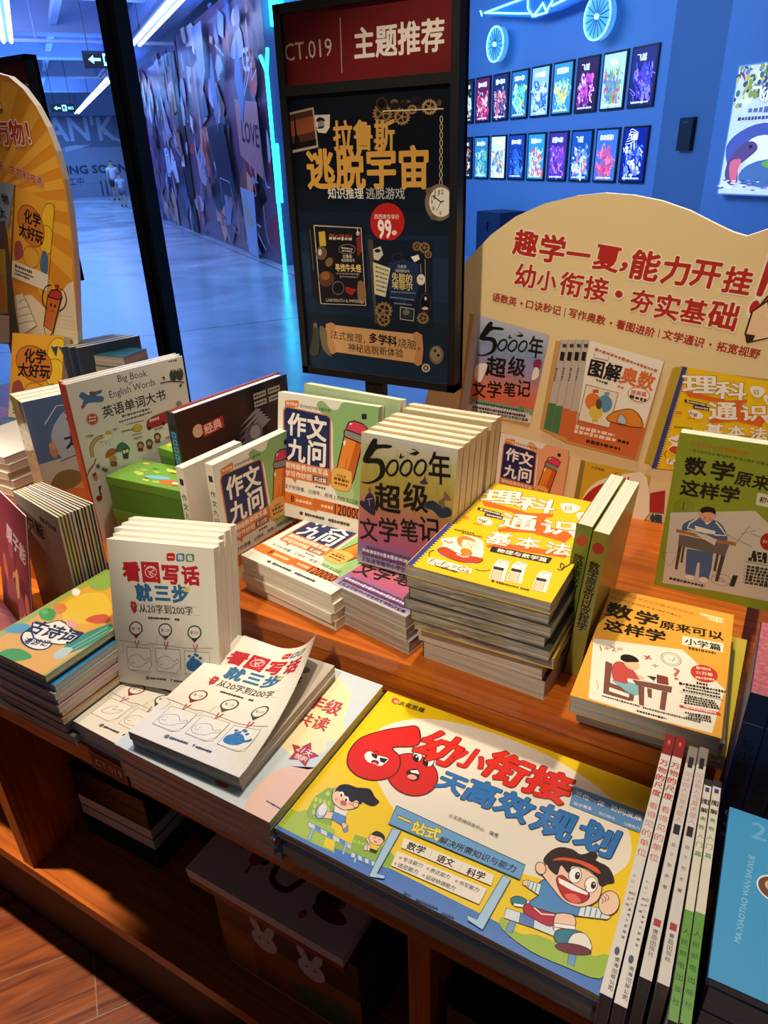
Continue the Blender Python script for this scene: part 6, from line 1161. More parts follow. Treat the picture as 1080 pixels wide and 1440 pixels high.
a.text('#b5322a', '万物！', (-20, 312), (152, 312), 0.04, 1.0, oc='#f6e8d4', ob=0.06); a.text('#a83a2a', '开', (-14, 468), (18, 482), 0.04, oc='#f0dcb8', ob=0.04); a.text('#a83a2a', '生物科技秀', (52, 492), (222, 565), 0.03, 1.0, oc='#f0dcb8', ob=0.04)
a.poly('#e8d8b0', [(-20, 150), (8, 165), (14, 190), (-20, 200)], out='#3a2414', w=4)
a.poly('#8a9ca8', [(-120, 545), (75, 572), (45, 800), (-120, 780)]); a.text('#1c1c22', '物', (12, 645), (46, 650), 0.05); a.text('#1c1c22', '太', (-2, 715), (32, 720), 0.05); a.poly('#6a4a28', [(76, 575), (85, 578), (60, 1060), (50, 1050)])
sc = a.sc; a.sc = (0, 0, 1)
paste(art_chem, tuple((x / 3.6, 100 + y / 3.6) for x, y in ((82, 582), (280, 668), (242, 1112), (62, 1040))), 0.13, 0.18)
a.sc = sc
a.poly('#5a5244', [(0, 760), (30, 755), (60, 1050), (105, 1385), (55, 1380), (-120, 1370), (-120, 760)]); a.poly('#d8cdb4', [(-120, 1225), (50, 1235), (52, 1375), (-120, 1370)]); a.poly('#b8a040', [(-120, 900), (30, 900), (44, 1225), (-120, 1225)]); a.poly('#c8823a', [(-10, 1030), (20, 1020), (34, 1190), (0, 1200)])
a.poly('#efe6d0', [(80, 1130), (118, 1122), (190, 1285), (105, 1340)], out='#c87a3a', w=4)
for i in range(4): a.line('#a89878', [(95, 1170 + i * 36), (122 + i * 14, 1155 + i * 36), (140 + i * 14, 1160 + i * 36)], 3, sm=3)
a.poly('#cf6a2c', [(246, 1130), (312, 1150), (270, 1325), (225, 1285)], out='#2a1810', w=5); a.poly('#b8382c', [(252, 1130), (262, 1108), (300, 1108), (314, 1130), (310, 1155), (248, 1140)], out='#2a1810', w=5, sm=2); a.poly('#e8c890', [(225, 1285), (270, 1320), (240, 1362)], out='#2a1810', w=4); a.poly('#2a1810', [(232, 1335), (250, 1345), (238, 1364)])
a.line('#2a1810', [(246, 1205), (222, 1180), (218, 1130), (235, 1090), (262, 1080)], 4, sm=4); a.line('#2a1810', [(302, 1215), (330, 1190), (338, 1150), (325, 1110), (308, 1100)], 4, sm=4); a.line('#2a1810', [(238, 1355), (262, 1350), (268, 1362), (282, 1348), (285, 1362), (298, 1350)], 4, sm=3)
a.poly('#b8322a', [(280, 1085), (288, 1078), (292, 1085), (300, 1080), (298, 1092), (288, 1104)], out='#2a1810', w=3); a.ell('#2a1810', (262, 1182), 5, 9); a.ell('#2a1810', (282, 1188), 5, 9); a.line('#2a1810', [(262, 1210), (270, 1216), (276, 1212)], 3)
k.art(a, f); k.build('board_panel', root)
st = MB()
for x in (-0.12, 0.08): st.box((x, 0.013, ZT - base), (x + 0.03, 0.02, 0.2), ink('#8a7a5a'))
st.build('leg', root)
# ------------------------------------------------------------------ books
def bk(name, label, M, W, H, T, **k): return book(name, label, M, W, H, T, name=name, **k)
# --- yellow school-readiness pile (front)
M60 = pose((-0.318, 0.3234, 0.705), -0.3, 90, 0, 0.0)
z = ZS
for i, (t, c, dx, dy) in enumerate(((0.013, '#c9b89a', 0.012, 0.004), (0.011, '#d8cfc0', 0.006, 0.001), (0.009, '#c8beb0', 0.01, 0.003))):
    bk('large_workbook', ('lowest closed grey-edged workbook under the yellow 60-day pile', 'second grey-edged workbook from the bottom of the yellow 60-day pile', 'third grey-edged workbook from the bottom of the yellow 60-day pile')[i], pose((-0.318 + dx, 0.3234 + dy, z), -0.3 + (0.4, -0.3, 0.2)[i], 90), 0.285, 0.2, t, cover=c, pages=PAGES_GREY, group='workbooks under the yellow pile', key='wb%d' % i); z += t + 0.0003
for i in range(2):
    t = 0.0056
    bk('large_workbook', ('yellow 60-day workbook directly under the top one of its pile', 'bright yellow 60-day workbook lying on top of its pile, red 60 and running children')[i], pose((-0.318, 0.3234, z), -0.3 + 0.1 * (1 - i), 90), 0.2975, 0.2085, t, cover='#3f78c8' if i == 0 else '#f0c81c', art=art_sixty if i == 1 else None, pages=PAGES, coat=0.5 if i else 0.0, rough=0.35, group='yellow 60-day workbooks'); z += t + 0.0003
# --- pastel pile
PM = pose((-0.519, 0.318, 0.7185), 0, 90)
PASTEL_PX = corners(PM, 0.2, 0.206)
z = ZS; n = 5
for i in range(n):
    t = (0.7185 - ZS) / n - 0.0003
    bk('reading_book', 'shrink-wrapped reading book, %s of the pastel pile' % ('lowest', 'second from the bottom', 'third from the bottom', 'second from the top')[i] if i < n - 1 else 'pastel reading book with clouds and a red star, beside the yellow workbook', pose((-0.519 + (0.004, 0, 0.002, -0.001, 0)[i], 0.318 + (0.004, 0.002, 0, 0.001, 0)[i], z), (0.5, -0.4, 0.3, -0.2, 0)[i], 90), 0.2, 0.206, t, cover='#c9d8e4', art=art_shared if i == n - 1 else None, pages=PAGES_WRAP, coat=0.6, group='pastel reading books'); z += t + 0.0003
# --- book with the curled cover on the pastel pile
def curled(label, M, W, H, T):
    root = thing('picture_writing_book', label, 'book', M, 'picture-writing books')
    p = MB(); p.box((0.0004, 0.0004, 0.0006), (W - 0.0006, H - 0.0004, T - 0.0006), PAGES_GREY)
    b = Art(W, H); art_readings(b); p.art(b, lambda u, v, zz: (u, H - v, T - 0.0005 + zz)); p.build('page_block', root)
    def bend(u, v, zz):
        kk = max(0.0, 1.0 - v / H * 1.08); u0 = W * (0.42 + 0.30 * v / H)
        y = H - v
        if u <= u0: return (u, y, T + zz)
        L = (u - u0); th = 1.25 * kk * (L / (W - u0)) ** 0.9 + 1e-6; r_ = L / th
        x = u0 + r_ * math.sin(th); h = r_ * (1 - math.cos(th))
        return (x - zz * math.sin(th), y, T + h + zz * math.cos(th))
    k = MB(); cm = ink('#e9e4da', 0.25, coat=0.9); nx, ny = 90, 44
    for d in (0.0, -0.0005):
        vs = [bend(W * i / nx, H * j / ny, d) for j in range(ny + 1) for i in range(nx + 1)]
        fs = [(j * (nx + 1) + i, (j + 1) * (nx + 1) + i, (j + 1) * (nx + 1) + i + 1, j * (nx + 1) + i + 1) for j in range(ny) for i in range(nx)]
        k.add(vs, fs if d == 0 else [q[::-1] for q in fs], cm)
    k.box((0, 0, 0), (W, H, 0.0006), cm); k.box((-0.0006, 0, 0), (0, H, T), cm)
    a = Art(W, H, eps=7e-6, rough=0.25, coat=0.9); art_threesteps(a)
    # subdivide long strokes so that they follow the curl
    for vs, fs, m in a.items:
        bm = bmesh.new(); vv = [bm.verts.new((p[0], p[1], 0)) for p in vs]; zz = vs[0][2]
        for q in fs:
            try: bm.faces.new([vv[i] for i in q])
            except ValueError: pass
        for _ in range(5):
            es = [e for e in bm.edges if e.calc_length() > 0.0035]
            if not es: break
            bmesh.ops.subdivide_edges(bm, edges=es, cuts=1)
            bmesh.ops.triangulate(bm, faces=bm.faces[:])
        bm.verts.index_update()
        k.add([bend(v.co.x, v.co.y, zz + 1.2e-4) for v in bm.verts], [[v.index for v in q.verts] for q in bm.faces], m); bm.free()
    k.build('cover', root, smooth=False)
    return root
bk('reading_book', 'closed book under the curled picture-writing book', pose((-0.4995, 0.326, 0.719), 3.2, 90), 0.137, 0.176, 0.009, cover='#c8c0b0', pages=PAGES_GREY)
curled('white picture-writing book lying with its front cover curled up', pose((-0.4995, 0.324, 0.7285), 3.0, 90), 0.138, 0.1765, 0.011)
# --- the same book lying flat at the edge, and the standing set
z = ZS
for i in range(2):
    bk('picture_writing_book', ('lower white picture-writing book lying flat at the table edge', 'white picture-writing book lying half covered under the standing ones')[i], pose((-0.6265, 0.3385, z), -1 + 0.6 * (1 - i), 90), 0.143, 0.178, 0.0138, cover='#e6e0d4', art=art_threesteps if i else None, kw=dict(swan=True) if i else {}, group='picture-writing books'); z += 0.0141
MC = pose((-0.6205, 0.407, z + 0.0005), 10.9, 14.7, 3.4)
for i in range(5):
    T = 0.0125; off = -(i + 1) * (T + 0.0007)
    Mi = MC @ Matrix.Translation(((0.0, 0.002, -0.003, 0.001, 0.004)[i] - 0.003 * i, 0.0, off))
    low = min((Mi @ Vector(p)).z for p in ((0, 0, 0), (0, 0, T), (0.1415, 0, 0), (0.1415, 0, T)))
    Mi = Matrix.Translation((0, 0, z + 0.0004 - low)) @ Mi
    bk('picture_writing_book', ('white picture-writing book standing upright at the front of its row', 'white picture-writing book standing second in its row', 'white picture-writing book standing third in its row', 'white picture-writing book standing fourth in its row', 'white picture-writing book standing last in its row, farthest back')[i], Mi, 0.1415, 0.178, T, cover='#e6e0d4', art=art_threesteps if i == 0 else None, group='picture-writing books', key=None if i == 0 else 'standing_pw')
# --- poem pile, left
POEM_PX = corners(pose((-0.741, 0.329, 0.765), 0, 90), 0.119, 0.186)
z = ZS
for i, (t, c, s, dx, dy, W_, H_, p_) in enumerate(((0.013, '#6a6458', None, 0.0, 0.0, 0.168, 0.19, PAGES_GREY), (0.012, '#6e665a', None, -0.006, 0.002, 0.162, 0.19, PAGES_GREY), (0.0035, '#2a2a30', None, 0.006, 0.002, 0.134, 0.19, PAGES), (0.0085, '#b87a4a', None, 0.006, 0.0, 0.132, 0.188, PAGES), (0.0085, '#9a8a90', None, 0.004, 0.001, 0.132, 0.188, PAGES), (0.0085, '#c88a94', None, 0.005, 0.0, 0.132, 0.188, PAGES), (0.0085, '#8aa4b8', None, 0.003, 0.001, 0.132, 0.188, PAGES), (0.0085, '#a8a090', None, 0.004, 0.0, 0.132, 0.188, PAGES), (0.0085, '#3f8cc0', None, 0.003, 0.001, 0.132, 0.188, PAGES), (0.006, '#2a2a2c', None, -0.002, 0.0, 0.128, 0.188, PAGES_GREY))):
    lab = ('widest grey-edged book at the very bottom of the left pile', 'second wide grey-edged book from the bottom of the left pile', 'thin black-covered book low in the left pile', 'thin book with an orange cover edge in the left pile', 'thin book with a mauve cover in the left pile', 'thin book with a pink cover in the left pile', 'thin book with a pale blue cover in the left pile', 'thin book with a grey cover in the left pile', 'bright blue covered book near the top of the left pile', 'dark covered book just under the yellow poem book')[i]
    bk('storybook', lab, pose((-0.751 + dx - (0.03 if i < 2 else 0.008), 0.329 + dy, z), (0.4, -0.5, 0.5, -0.4, 0.3, -0.3, 0.4, 0, 1.2, 0.5)[i], 90), W_, H_, t, cover=c, pages=p_, group='books in the left pile'); z += t + 0.0002
bk('storybook', 'green and yellow poem storybook lying on top of the left pile', pose((-0.749, 0.329, z), 0, 90), 0.119, 0.186, 0.008, cover='#a3ac4a', art=art_poems, coat=0.4, group='books in the left pile')
# --- row of thin standing books, left
cols = ['#b8b0a0', '#8a9a50', '#b09a40', '#9a8aa8', '#c8bfae', '#2a2a30', '#d8cfba', '#6a3a48', '#c8b878', '#3a6a8a', '#b87a4a']
for i in range(11):
    d = i / 10; px_ = Vector((-0.897 + 0.006 * d, 0.4985 + 0.037 * d, ZS)); yaw = -11.4 + 5 * d; T = 0.0033
    M = pose(px_, yaw, 1.5, 0, T)
    def art_plain(a): a.frame(None); a.text('#1c1a1c', '只能', (0.18, 0.22), (0.55, 0.22), 0.06); a.fine('#4a463e', (0.55, 0.1), (0.9, 0.12), 0.05, 3)
    bk('picture_book', 'thin picture book standing in the left row, %s' % ('grey cover at the front', 'second from the front', 'third from the front', 'fourth from the front', 'fifth from the front', 'sixth from the front', 'sixth from the back', 'fourth from the back', 'third from the back', 'second from the back', 'last at the back')[i].replace('sixth from the back', 'seventh from the front'), M, 0.13, 0.188, T, cover=cols[i], art=art_plain if i == 0 else None, pages=PAGES, group='thin picture books standing in a row')
def art_atom(a):
    a.frame(None); a.rect('#7a2a4a', 0, 0, 1, 1); r = random.Random(3)
    for i in range(14): a.ell(r.choice(['#a04a6a', '#5a2040', '#b86a5a', '#c88a5a', '#4a2050']), (r.uniform(0.1, 0.9), r.uniform(0.3, 0.95)), r.uniform(0.05, 0.16), r.uniform(0.03, 0.1), r.uniform(0, 180))
    a.ell('#8a4a5a', (0.5, 0.8), 0.3, 0.14); a.ell('#c89a5a', (0.6, 0.65), 0.05, 0.12, out='#e0c08a', w=0.01); a.text('#d8c8d0', '原子能', (0.32, 0.27), (0.95, 0.34), 0.05)
bk('picture_book', 'purple-red picture book leaning in front of the thin standing row', pose((-0.957, 0.474, ZS), -18, 11, 0, 0.003), 0.13, 0.186, 0.003, cover='#7a2a4a', art=art_atom)
def art_newsci(a):
    a.frame(None); a.rect('#3c4a62', 0, 0, 1, 1); a.rect('#8ab8d8', 0, 0, 1, 0.42); a.ell('#e8eef0', (0.85, 0.2), 0.3, 0.14, out='#5aa0d0', w=0.03); a.ell('#e89a8a', (0.75, 0.36), 0.1, 0.03); a.rect('#b08a90', 0, 0.42, 1, 0.62); a.line('#5a3a44', [(0.5, 0.55), (0.7, 0.45), (0.9, 0.55)], 0.01, sm=3); a.text('#1c1620', '新科学', (0.35, 0.78), (1.0, 0.86), 0.08, 1.2, oc='#e0d4dc', ob=0.06); a.ell('#d8b46a', (0.55, 0.98), 0.1, 0.08)
bk('picture_book', 'blue science picture book cut off at the left edge, beside the purple-red one', pose((-1.045, 0.415, ZS), -14, 14, 0, 0.012), 0.13, 0.18, 0.012, cover='#3c4a62', art=art_newsci)
# --- upper tier, left: word books, earth set, boxes
BM = pose((-0.8314, 0.5779, ZT), 78, -0.2); BIG_PX = corners(BM, 0.1829, 0.2397)
for i in range(2):
    T = 0.012
    bk('word_book', ('large white hardback English word book standing face out, red spine', 'second white hardback word book standing right behind the first')[i], BM @ Matrix.Translation((0.004 * i, 0, -T - i * (T + 0.001))), 0.1829, 0.2397, T, cover='#dcdad4', spine='#a8402c', art=art_bigwords if i == 0 else None, hard=True, coat=0.4, group='white English word books')
for i in range(3):
    T = 0.02
    def sart_earth(a):
        a.frame(None); a.rect(('#4a5a7a', '#a8a070', '#8a9a5a')[i], 0, 0, 1, 0.25); a.rect('#c8bc90', 0, 0.25, 1, 1); a.vtext('#26241f', ('地球太好玩', '物理太好玩', '生物太好玩')[i], (0.5, 0.12), (0.5, 0.5), 0.03, size=0.009); a.fine('#8a4a3a', (0.5, 0.55), (0.5, 0.8), 0.15, 4)
    bk('science_storybook', ('blue and yellow earth storybook standing face out behind the white word books', 'science storybook standing second, its wrapped spine in view beside the earth storybook', 'science storybook standing last of the three, wrapped spine towards the left edge')[i], pose((-0.952, 0.585, ZT), 70, 0) @ Matrix.Translation((0, 0, -T - i * (T + 0.0008))), 0.13, 0.196, T, cover='#c8bc90', art=art_earth if i == 0 else None, sart=sart_earth, coat=0.7, group='science storybooks')
for i, (x, y, z_, yaw) in enumerate(((-0.812, 0.592, ZT, 3.5), (-0.814, 0.594, ZT + 0.0515, 4.0))):
    t = thing('picture_card_box', ('lower green cardboard box under its twin, beside the white word book', 'upper green cardboard box with a printed lid, beside the white word book')[i], 'box', Matrix.Translation((x, y, z_)) @ Matrix.Rotation(R(yaw), 4, 'Z'), 'green cardboard boxes')
    MB().box((0.001, 0.001, 0), (0.149, 0.067, 0.045), ink('#4a7a2c', 0.35, coat=0.5)).build('box_body', t)
    k = MB().box((0, 0, 0.038), (0.15, 0.068, 0.0508), ink('#5a8a30', 0.35, coat=0.5)); a = Art(0.15, 0.068, coat=0.5); a.frame(None); r = random.Random(8)
    a.rect('#6a9a3a', 0.02, 0.03, 0.98, 0.97)
    for j in range(18): a.ell(r.choice(['#3a6a2a', '#a8c04a', '#78a848', '#8ab868', '#d8c84a']), (r.uniform(0.1, 0.9), r.uniform(0.12, 0.88)), r.uniform(0.03, 0.09), r.uniform(0.03, 0.06), r.uniform(0, 180))
    a.ell('#6ab0d0', (0.5, 0.62), 0.15, 0.07, -20); a.poly('#c8643a', [(0.55, 0.75), (0.68, 0.62), (0.8, 0.72), (0.72, 0.85)], sm=3); a.ell('#e8e4d8', (0.75, 0.72), 0.04, 0.04)
    if i: k.art(a, lambda u, v, z: (u, 0.068 - v, 0.0508 + z))
    k.build('lid', t)
t = thing('picture_card_box', 'smaller flat green box with a yellow and red lid behind the two green boxes', 'box', Matrix.Translation((-0.797, 0.682, ZT)) @ Matrix.Rotation(R(-6), 4, 'Z'), 'green cardboard boxes')
MB().box((0.001, 0.001, 0), (0.041, 0.079, 0.112), ink('#4a7a2c', 0.35, coat=0.5)).build('box_body', t)
k = MB().box((0, 0, 0.105), (0.042, 0.08, 0.118), ink('#5a8a30', 0.35, coat=0.5)); a = Art(0.042, 0.08); a.frame(None); a.rect('#7aa83a', 0, 0.6, 1, 1); a.rect('#d8c43a', 0, 0, 1, 0.35); a.poly('#8a5a3a', [(0, 0.35), (1, 0.3), (1, 0.62), (0, 0.6)]); a.ell('#c8524a', (0.62, 0.45), 0.16, 0.12); a.ell('#8ab0d8', (0.78, 0.4), 0.1, 0.08); a.ell('#c8d048', (0.2, 0.78), 0.12, 0.08); k.art(a, lambda u, v, z: (u, 0.08 - v, 0.118 + z)); k.build('lid', t)
# --- black hardback and the two writing guides seen from their spines
bk('hero_annual', 'large black hardback with a red-edged top standing behind the writing guide', pose((-0.7342, 0.6715, ZT), 81.2, -1.5, 1.1, 0.02), 0.2179, 0.186, 0.02, cover='#15131a', spine='#15131a', art=art_hero, sart=spine_hero, hard=True, coat=0.7, back='#8a1c1e')
WG = dict(W=0.155, H=0.172)
bk('writing_guide', 'white writing guide standing spine out between the green boxes and the black hardback', pose((-0.6043, 0.5495, ZT), 86, 0, 0, 0.013) @ Matrix.Translation((0, 0, 0)), 0.1, 0.172, 0.013, cover='#e2dccb', sart=spine_nine, group='writing guides')
bk('writing_guide', 'writing guide standing spine out just right of the black hardback', pose((-0.578, 0.5725, ZT), 86, 0, 0, 0.0135), 0.152, 0.172, 0.0135, cover='#e2dccb', art=art_nine, sart=spine_nine, group='writing guides')
z = ZT
for i in range(4):
    t = 0.0127
    bk('writing_guide', ('lowest flat writing guide of the pile below the standing one', 'second flat writing guide from the bottom of its pile', 'third flat writing guide from the bottom of its pile', 'flat writing guide on top of its pile, its cover half hidden by the standing one')[i], pose((-0.5535 + (0.002, 0, 0.003, 0)[i], 0.5735 - (0, 0.002, 0.001, 0)[i], z), -8.6 + (0.8, -0.6, 0.4, 0)[i], 90), 0.155, 0.172, t, cover='#e2dccb', art=art_nine if i == 3 else None, pages=PAGES, group='writing guides'); z += t + 0.0003
bk('writing_guide', 'writing guide standing face out on its flat pile, pencil on a green cover', pose((-0.583, 0.687, z), 0.5, 10.5, 0, 0.0135), 0.155, 0.1725, 0.0135, cover='#e2dccb', art=art_nine, coat=0.4, group='writing guides')
bk('writing_guide', 'second writing guide standing behind the face-out one, wrapped in film', pose((-0.562, 0.722, z), -4, 8, 0, 0.0135), 0.155, 0.178, 0.0135, cover='#a8bf94', coat=0.6, group='writing guides')
# --- literature notes: flat pile, standing rank
z = ZT
for i in range(3):
    t = 0.0172
    bk('literature_book', ('lowest literature book of the flat pile beside the spiral pile', 'middle literature book of the flat pile beside the spiral pile', 'literature book lying on top of the flat pile, pink and blue cover end')[i], pose((-0.413 + (0.002, 0, 0)[i], 0.572 - (0.001, 0, 0.002)[i], z), -10 + (0.7, -0.5, 0)[i], 90), 0.112, 0.165, t, cover='#cdc6d0', art=art_fivek if i == 2 else None, pages=PAGES_WRAP, coat=0.6, group='literature note books'); z += t + 0.0003
NM = pose((-0.409, 0.622, z), -0.5, 8.5)
for i in range(7):
    T = 0.0165; off = -(i + 1) * (T + 0.0008) - (0.008 if i > 4 else 0)
    Mi = NM @ Matrix.Translation((0, 0, off))
    def sart5(a): a.frame(None)
    zm = min((Mi @ Vector((0, 0, 0))).z, (Mi @ Vector((0, 0, T))).z)
    Mi = Matrix.Translation((0, 0, z + 0.0004 - zm)) @ Mi
    bk('literature_book', ('literature book standing face out, 5000 in black brush strokes', 'literature book standing second in its rank', 'literature book standing third in its rank', 'literature book standing fourth in its rank', 'literature book standing fifth in its rank', 'literature book standing sixth in its rank, behind the gap', 'literature book standing last in its rank against the sign post')[i], Mi, 0.122, 0.163, T, cover='#c4b88c', art=art_fivek if i == 0 else None, pages=PAGES, coat=0.5, group='literature note books', key=None if i == 0 else 'rank5k', back='#c0883a')
# --- science pile
z = ZT
for i in range(2):
    t = 0.0245
    bk('novel', ('thick pale book at the bottom of the yellow science pile', 'second thick pale book under the yellow science pile')[i], pose((-0.2885 + 0.004 * (1 - i), 0.557 - 0.003 * i, z), -2 + i * 1.2, 90), 0.14, 0.19, t, cover='#1c1c22' if i == 0 else '#c8beaa', pages=PAGES_GREY, group='thick books under the science pile', back='#c8beaa'); z += t + 0.0004
SPI = streaks('wrapped_page_ends', '#6a6258', '#b8b0a0', (30, 30, 300), coat=0.9, bump=0.6, dist=1.0)
for i in range(6):
    t = (0.8795 - ZT - 0.0498) / 6 - 0.0003
    bk('science_book', 'wrapped spiral-edged science book, %s of the yellow pile' % ('lowest', 'second from the bottom', 'third from the bottom', 'third from the top', 'second from the top')[i] if i < 5 else 'yellow spiral-edged science book lying on top of its tall pile', pose((-0.2916 + (0.006, 0.003, -0.003, 0.002, -0.001, 0)[i], 0.534 + (0.006, 0.002, 0, 0.002, 0.001, 0)[i], z), 0.2 + (1.0, -0.8, 0.6, -0.5, 0.3, 0)[i], 90), 0.15, 0.222, t, cover='#e8c030' if i in (0, 5) else '#4a4640', art=art_science if i == 5 else None, pages=SPI if i < 5 else PAGES_WRAP, group='yellow science books'); z += t + 0.0003
# --- maths books standing, spines out
for i, (x, y, c, ln_) in enumerate(((-0.1415, 0.612, '#6a7a2c', 4.0), (-0.1235, 0.604, '#8a8430', 4.0))):
    M = Matrix.Translation((x + 0.0005, y, ZT)) @ Matrix.Rotation(R(ln_), 4, 'Y') @ Matrix.Rotation(R(90), 4, 'Z') @ Matrix.Rotation(R(90), 4, 'X') @ Matrix.Translation((0, 0, -0.0155))
    zz = min((M @ Vector(p)).z for p in ((0, 0, 0), (0, 0, 0.0155)))
    M = Matrix.Translation((0, 0, ZT + 0.0002 - zz)) @ M
    bk('maths_book', ('green-spined maths book standing next to the yellow science pile', 'yellow-green wrapped maths book standing right of the green-spined one')[i], M, 0.132, 0.176, 0.0155, cover=c, sart=spine_math, coat=0.6, group='maths books standing spine out')
GM = pose((-0.0882, 0.8229, ZT), 0, 0, 0, 0.016); GREEN_PX = corners(GM @ Matrix.Translation((0, 0, 0.016)), 0.145, 0.2072)
bk('maths_book', 'green maths book standing face out at the right, boy at a school desk', GM, 0.145, 0.2072, 0.016, cover='#8a9a2c', art=art_green)
# --- orange maths pile
z = ZT
for i in range(3):
    t = (0.016, 0.022, 0.020)[i]
    Mq = pose((-0.1076 + (0.008, 0.004, 0)[i], 0.503 + (0.024, 0.006, 0)[i] + 0.012 * (i < 2), z + (0.0 if i < 2 else 0.0015)), 3.0 + (-3, 1, 0)[i], 90 if i < 2 else 90.8)
    bk('maths_book', ('wrapped maths book at the bottom of the orange maths pile', 'thick grey-edged maths book in the middle of the orange maths pile', 'orange maths book lying on top of its pile, child at a desk')[i], Mq, 0.125, 0.197 if i == 2 else 0.19, t, cover=('#b8a83a', '#e8e2d4', '#e9a63c')[i], art=art_orange if i == 2 else None, pages=PAGES_GREY, group='maths books in the orange pile'); z += t + 0.0004
# --- dark blue school-maths books standing at the right
PINK = streaks('pink_page_tops', '#a8505c', '#c87a80', (300, 8, 300), dist=0.2)
for i in range(3):
    def sart_dark(a): a.frame(None); a.rect('#1c2658', 0, 0, 1, 1); a.line('#c8c8d8', [(0.05, 0.13), (0.95, 0.13)], 0.004); a.vtext('#0c1020', '马小跳玩数学', (0.5, 0.2), (0.5, 0.5), 0.05, size=0.010); a.text('#a8b0c8', '6', (0.3, 0.56), (0.6, 0.56), 0.02); a.vtext('#8a94b4', '年级', (0.5, 0.6), (0.5, 0.7), 0.0, size=0.005)
    M = Matrix.Translation((0.027 + i * 0.0162, 0.484, ZS)) @ Matrix.Rotation(R(90), 4, 'Z') @ Matrix.Rotation(R(90), 4, 'X')
    bk('school_maths_book', ('dark blue grade-six maths book standing right of the orange pile', 'dark blue grade-six maths book standing second from the orange pile', 'dark blue grade-six maths book standing at the right edge')[i], M, 0.1, 0.223, 0.0155, cover='#1c2658', sart=sart_dark, pages=PINK, group='dark blue maths books')
# --- blue books lying at the right edge
def art_blue(a):
    a.frame(None); a.rect('#3f9cd4', 0, 0, 1, 1); a.poly('#14161c', [(0.42, 0.72), (0.46, 0.52), (0.62, 0.5), (0.78, 0.56), (0.74, 0.62), (0.56, 0.58), (0.52, 0.74), (0.6, 0.86), (0.52, 0.88)], sm=3); a.poly('#14161c', [(0.7, 0.4), (0.8, 0.35), (0.95, 0.45), (0.85, 0.52)], sm=3); a.text('#14161c', '小', (0.62, 0.32), (0.95, 0.36), 0.06)
    a.ell('#f0ece4', (0.32, 0.42), 0.11, 0.075); a.ell('#6a4a3a', (0.32, 0.42), 0.1, 0.066); a.ell('#e0b090', (0.30, 0.41), 0.04, 0.03); a.ell('#e0b090', (0.35, 0.44), 0.035, 0.026)
    for s, x, y in (('2', 0.15, 0.1), ('3', 0.3, 0.13), ('+', 0.5, 0.12), ('5', 0.7, 0.16)): a.text('#6ab4e0', s, (x, y), (x + 0.1, y), 0.02)
    a.text('#9ad0f0', 'MA XIAOTIAO WAN SHUXUE', (0.13, 0.78), (0.17, 0.27), 0.0)
z = ZS
for i, (c, t, dy) in enumerate((('#2a2a30', 0.03, 0.0), ('#4a90c8', 0.012, 0.004), ('#b8a02c', 0.012, 0.001), ('#16161a', 0.05, 0.003), ('#14161a', 0.026, 0.0))):
    bk('school_maths_book', ('dark book at the bottom of the blue pile at the right edge', 'blue book low in the pile at the right edge', 'yellow book in the pile at the right edge', 'thick black book in the pile at the right edge', 'black book just under the top blue book at the right edge')[i], pose((0.0365, 0.309 + dy, z), 0, 90), 0.1, 0.138, t, cover=c, group='books in the blue pile'); z += t + 0.0003
bk('school_maths_book', 'bright blue maths book lying on top of the pile at the right edge', pose((0.0355, 0.3085, z), 1.2, 90), 0.1, 0.14, 0.008, cover='#3f9cd4', art=art_blue, coat=0.3, group='books in the blue pile')
# --- slim books lying spine up at the right
def spine_units(a):
    a.frame(None); a.rect('#dcd8d0', 0, 0, 1, 1); a.rect('#8a1a1c', 0, 0, 1, 0.105); a.ell('#c8605a', (0.5, 0.04), 0.15, 0.012)
    a.vtext('#b8242a', '万物的尺度', (0.5, 0.13), (0.5, 0.31), 0.03, size=0.0065); a.vtext('#c8524a', '看得见的单位', (0.5, 0.33), (0.5, 0.56), 0.0, size=0.0062); a.vtext('#4a4640', '丸山一彦主编', (0.38, 0.62), (0.38, 0.74), -0.005, size=0.002); a.vtext('#4a4640', '日本儿童俱乐部编写', (0.68, 0.68), (0.68, 0.84), -0.005, size=0.0019); a.ell('#3a4a6a', (0.5, 0.875), 0.2, 0.012); a.vtext('#3a3a3a', '南海出版公司', (0.68, 0.89), (0.68, 0.985), 0.0, size=0.0028)
def spine_arith(a):
    a.frame(None); a.rect('#d4d0c8', 0, 0, 1, 1); a.rect('#8a8478', 0, 0, 1, 0.1); a.rect('#1c1a1c', 0.25, 0.06, 0.75, 0.12); a.vtext('#c88a80', '加法超人与算术星人', (0.5, 0.14), (0.5, 0.4), 0.0, size=0.005); a.rect('#1c1a1c', 0.2, 0.41, 0.8, 0.455); a.vtext('#5a564e', '宫下哲史著', (0.5, 0.48), (0.5, 0.7), -0.005, size=0.003); a.rect('#a8323a', 0.2, 0.80, 0.8, 0.825); a.vtext('#4a4640', '青岛出版社', (0.5, 0.835), (0.5, 0.93), 0.0, size=0.0032)
def spine_olym(a):
    a.frame(None); a.rect('#dcd6c4', 0, 0, 1, 1); a.rect('#2a2a30', 0, 0, 1, 0.035); a.rect('#2c3e78', 0.2, 0.045, 0.8, 0.07, out='#e8e8f0', w=0.004); a.vtext('#16161a', '图解', (0.5, 0.1), (0.5, 0.19), 0.04, size=0.005); a.vtext('#5f8f3a', '奥数入门篇', (0.5, 0.19), (0.5, 0.4), 0.02, size=0.0042); a.rect('#5f9a3c', 0, 0.62, 1, 1); a.vtext('#1c3416', '人民邮电出版社', (0.5, 0.68), (0.5, 0.96), 0.0, size=0.0038)
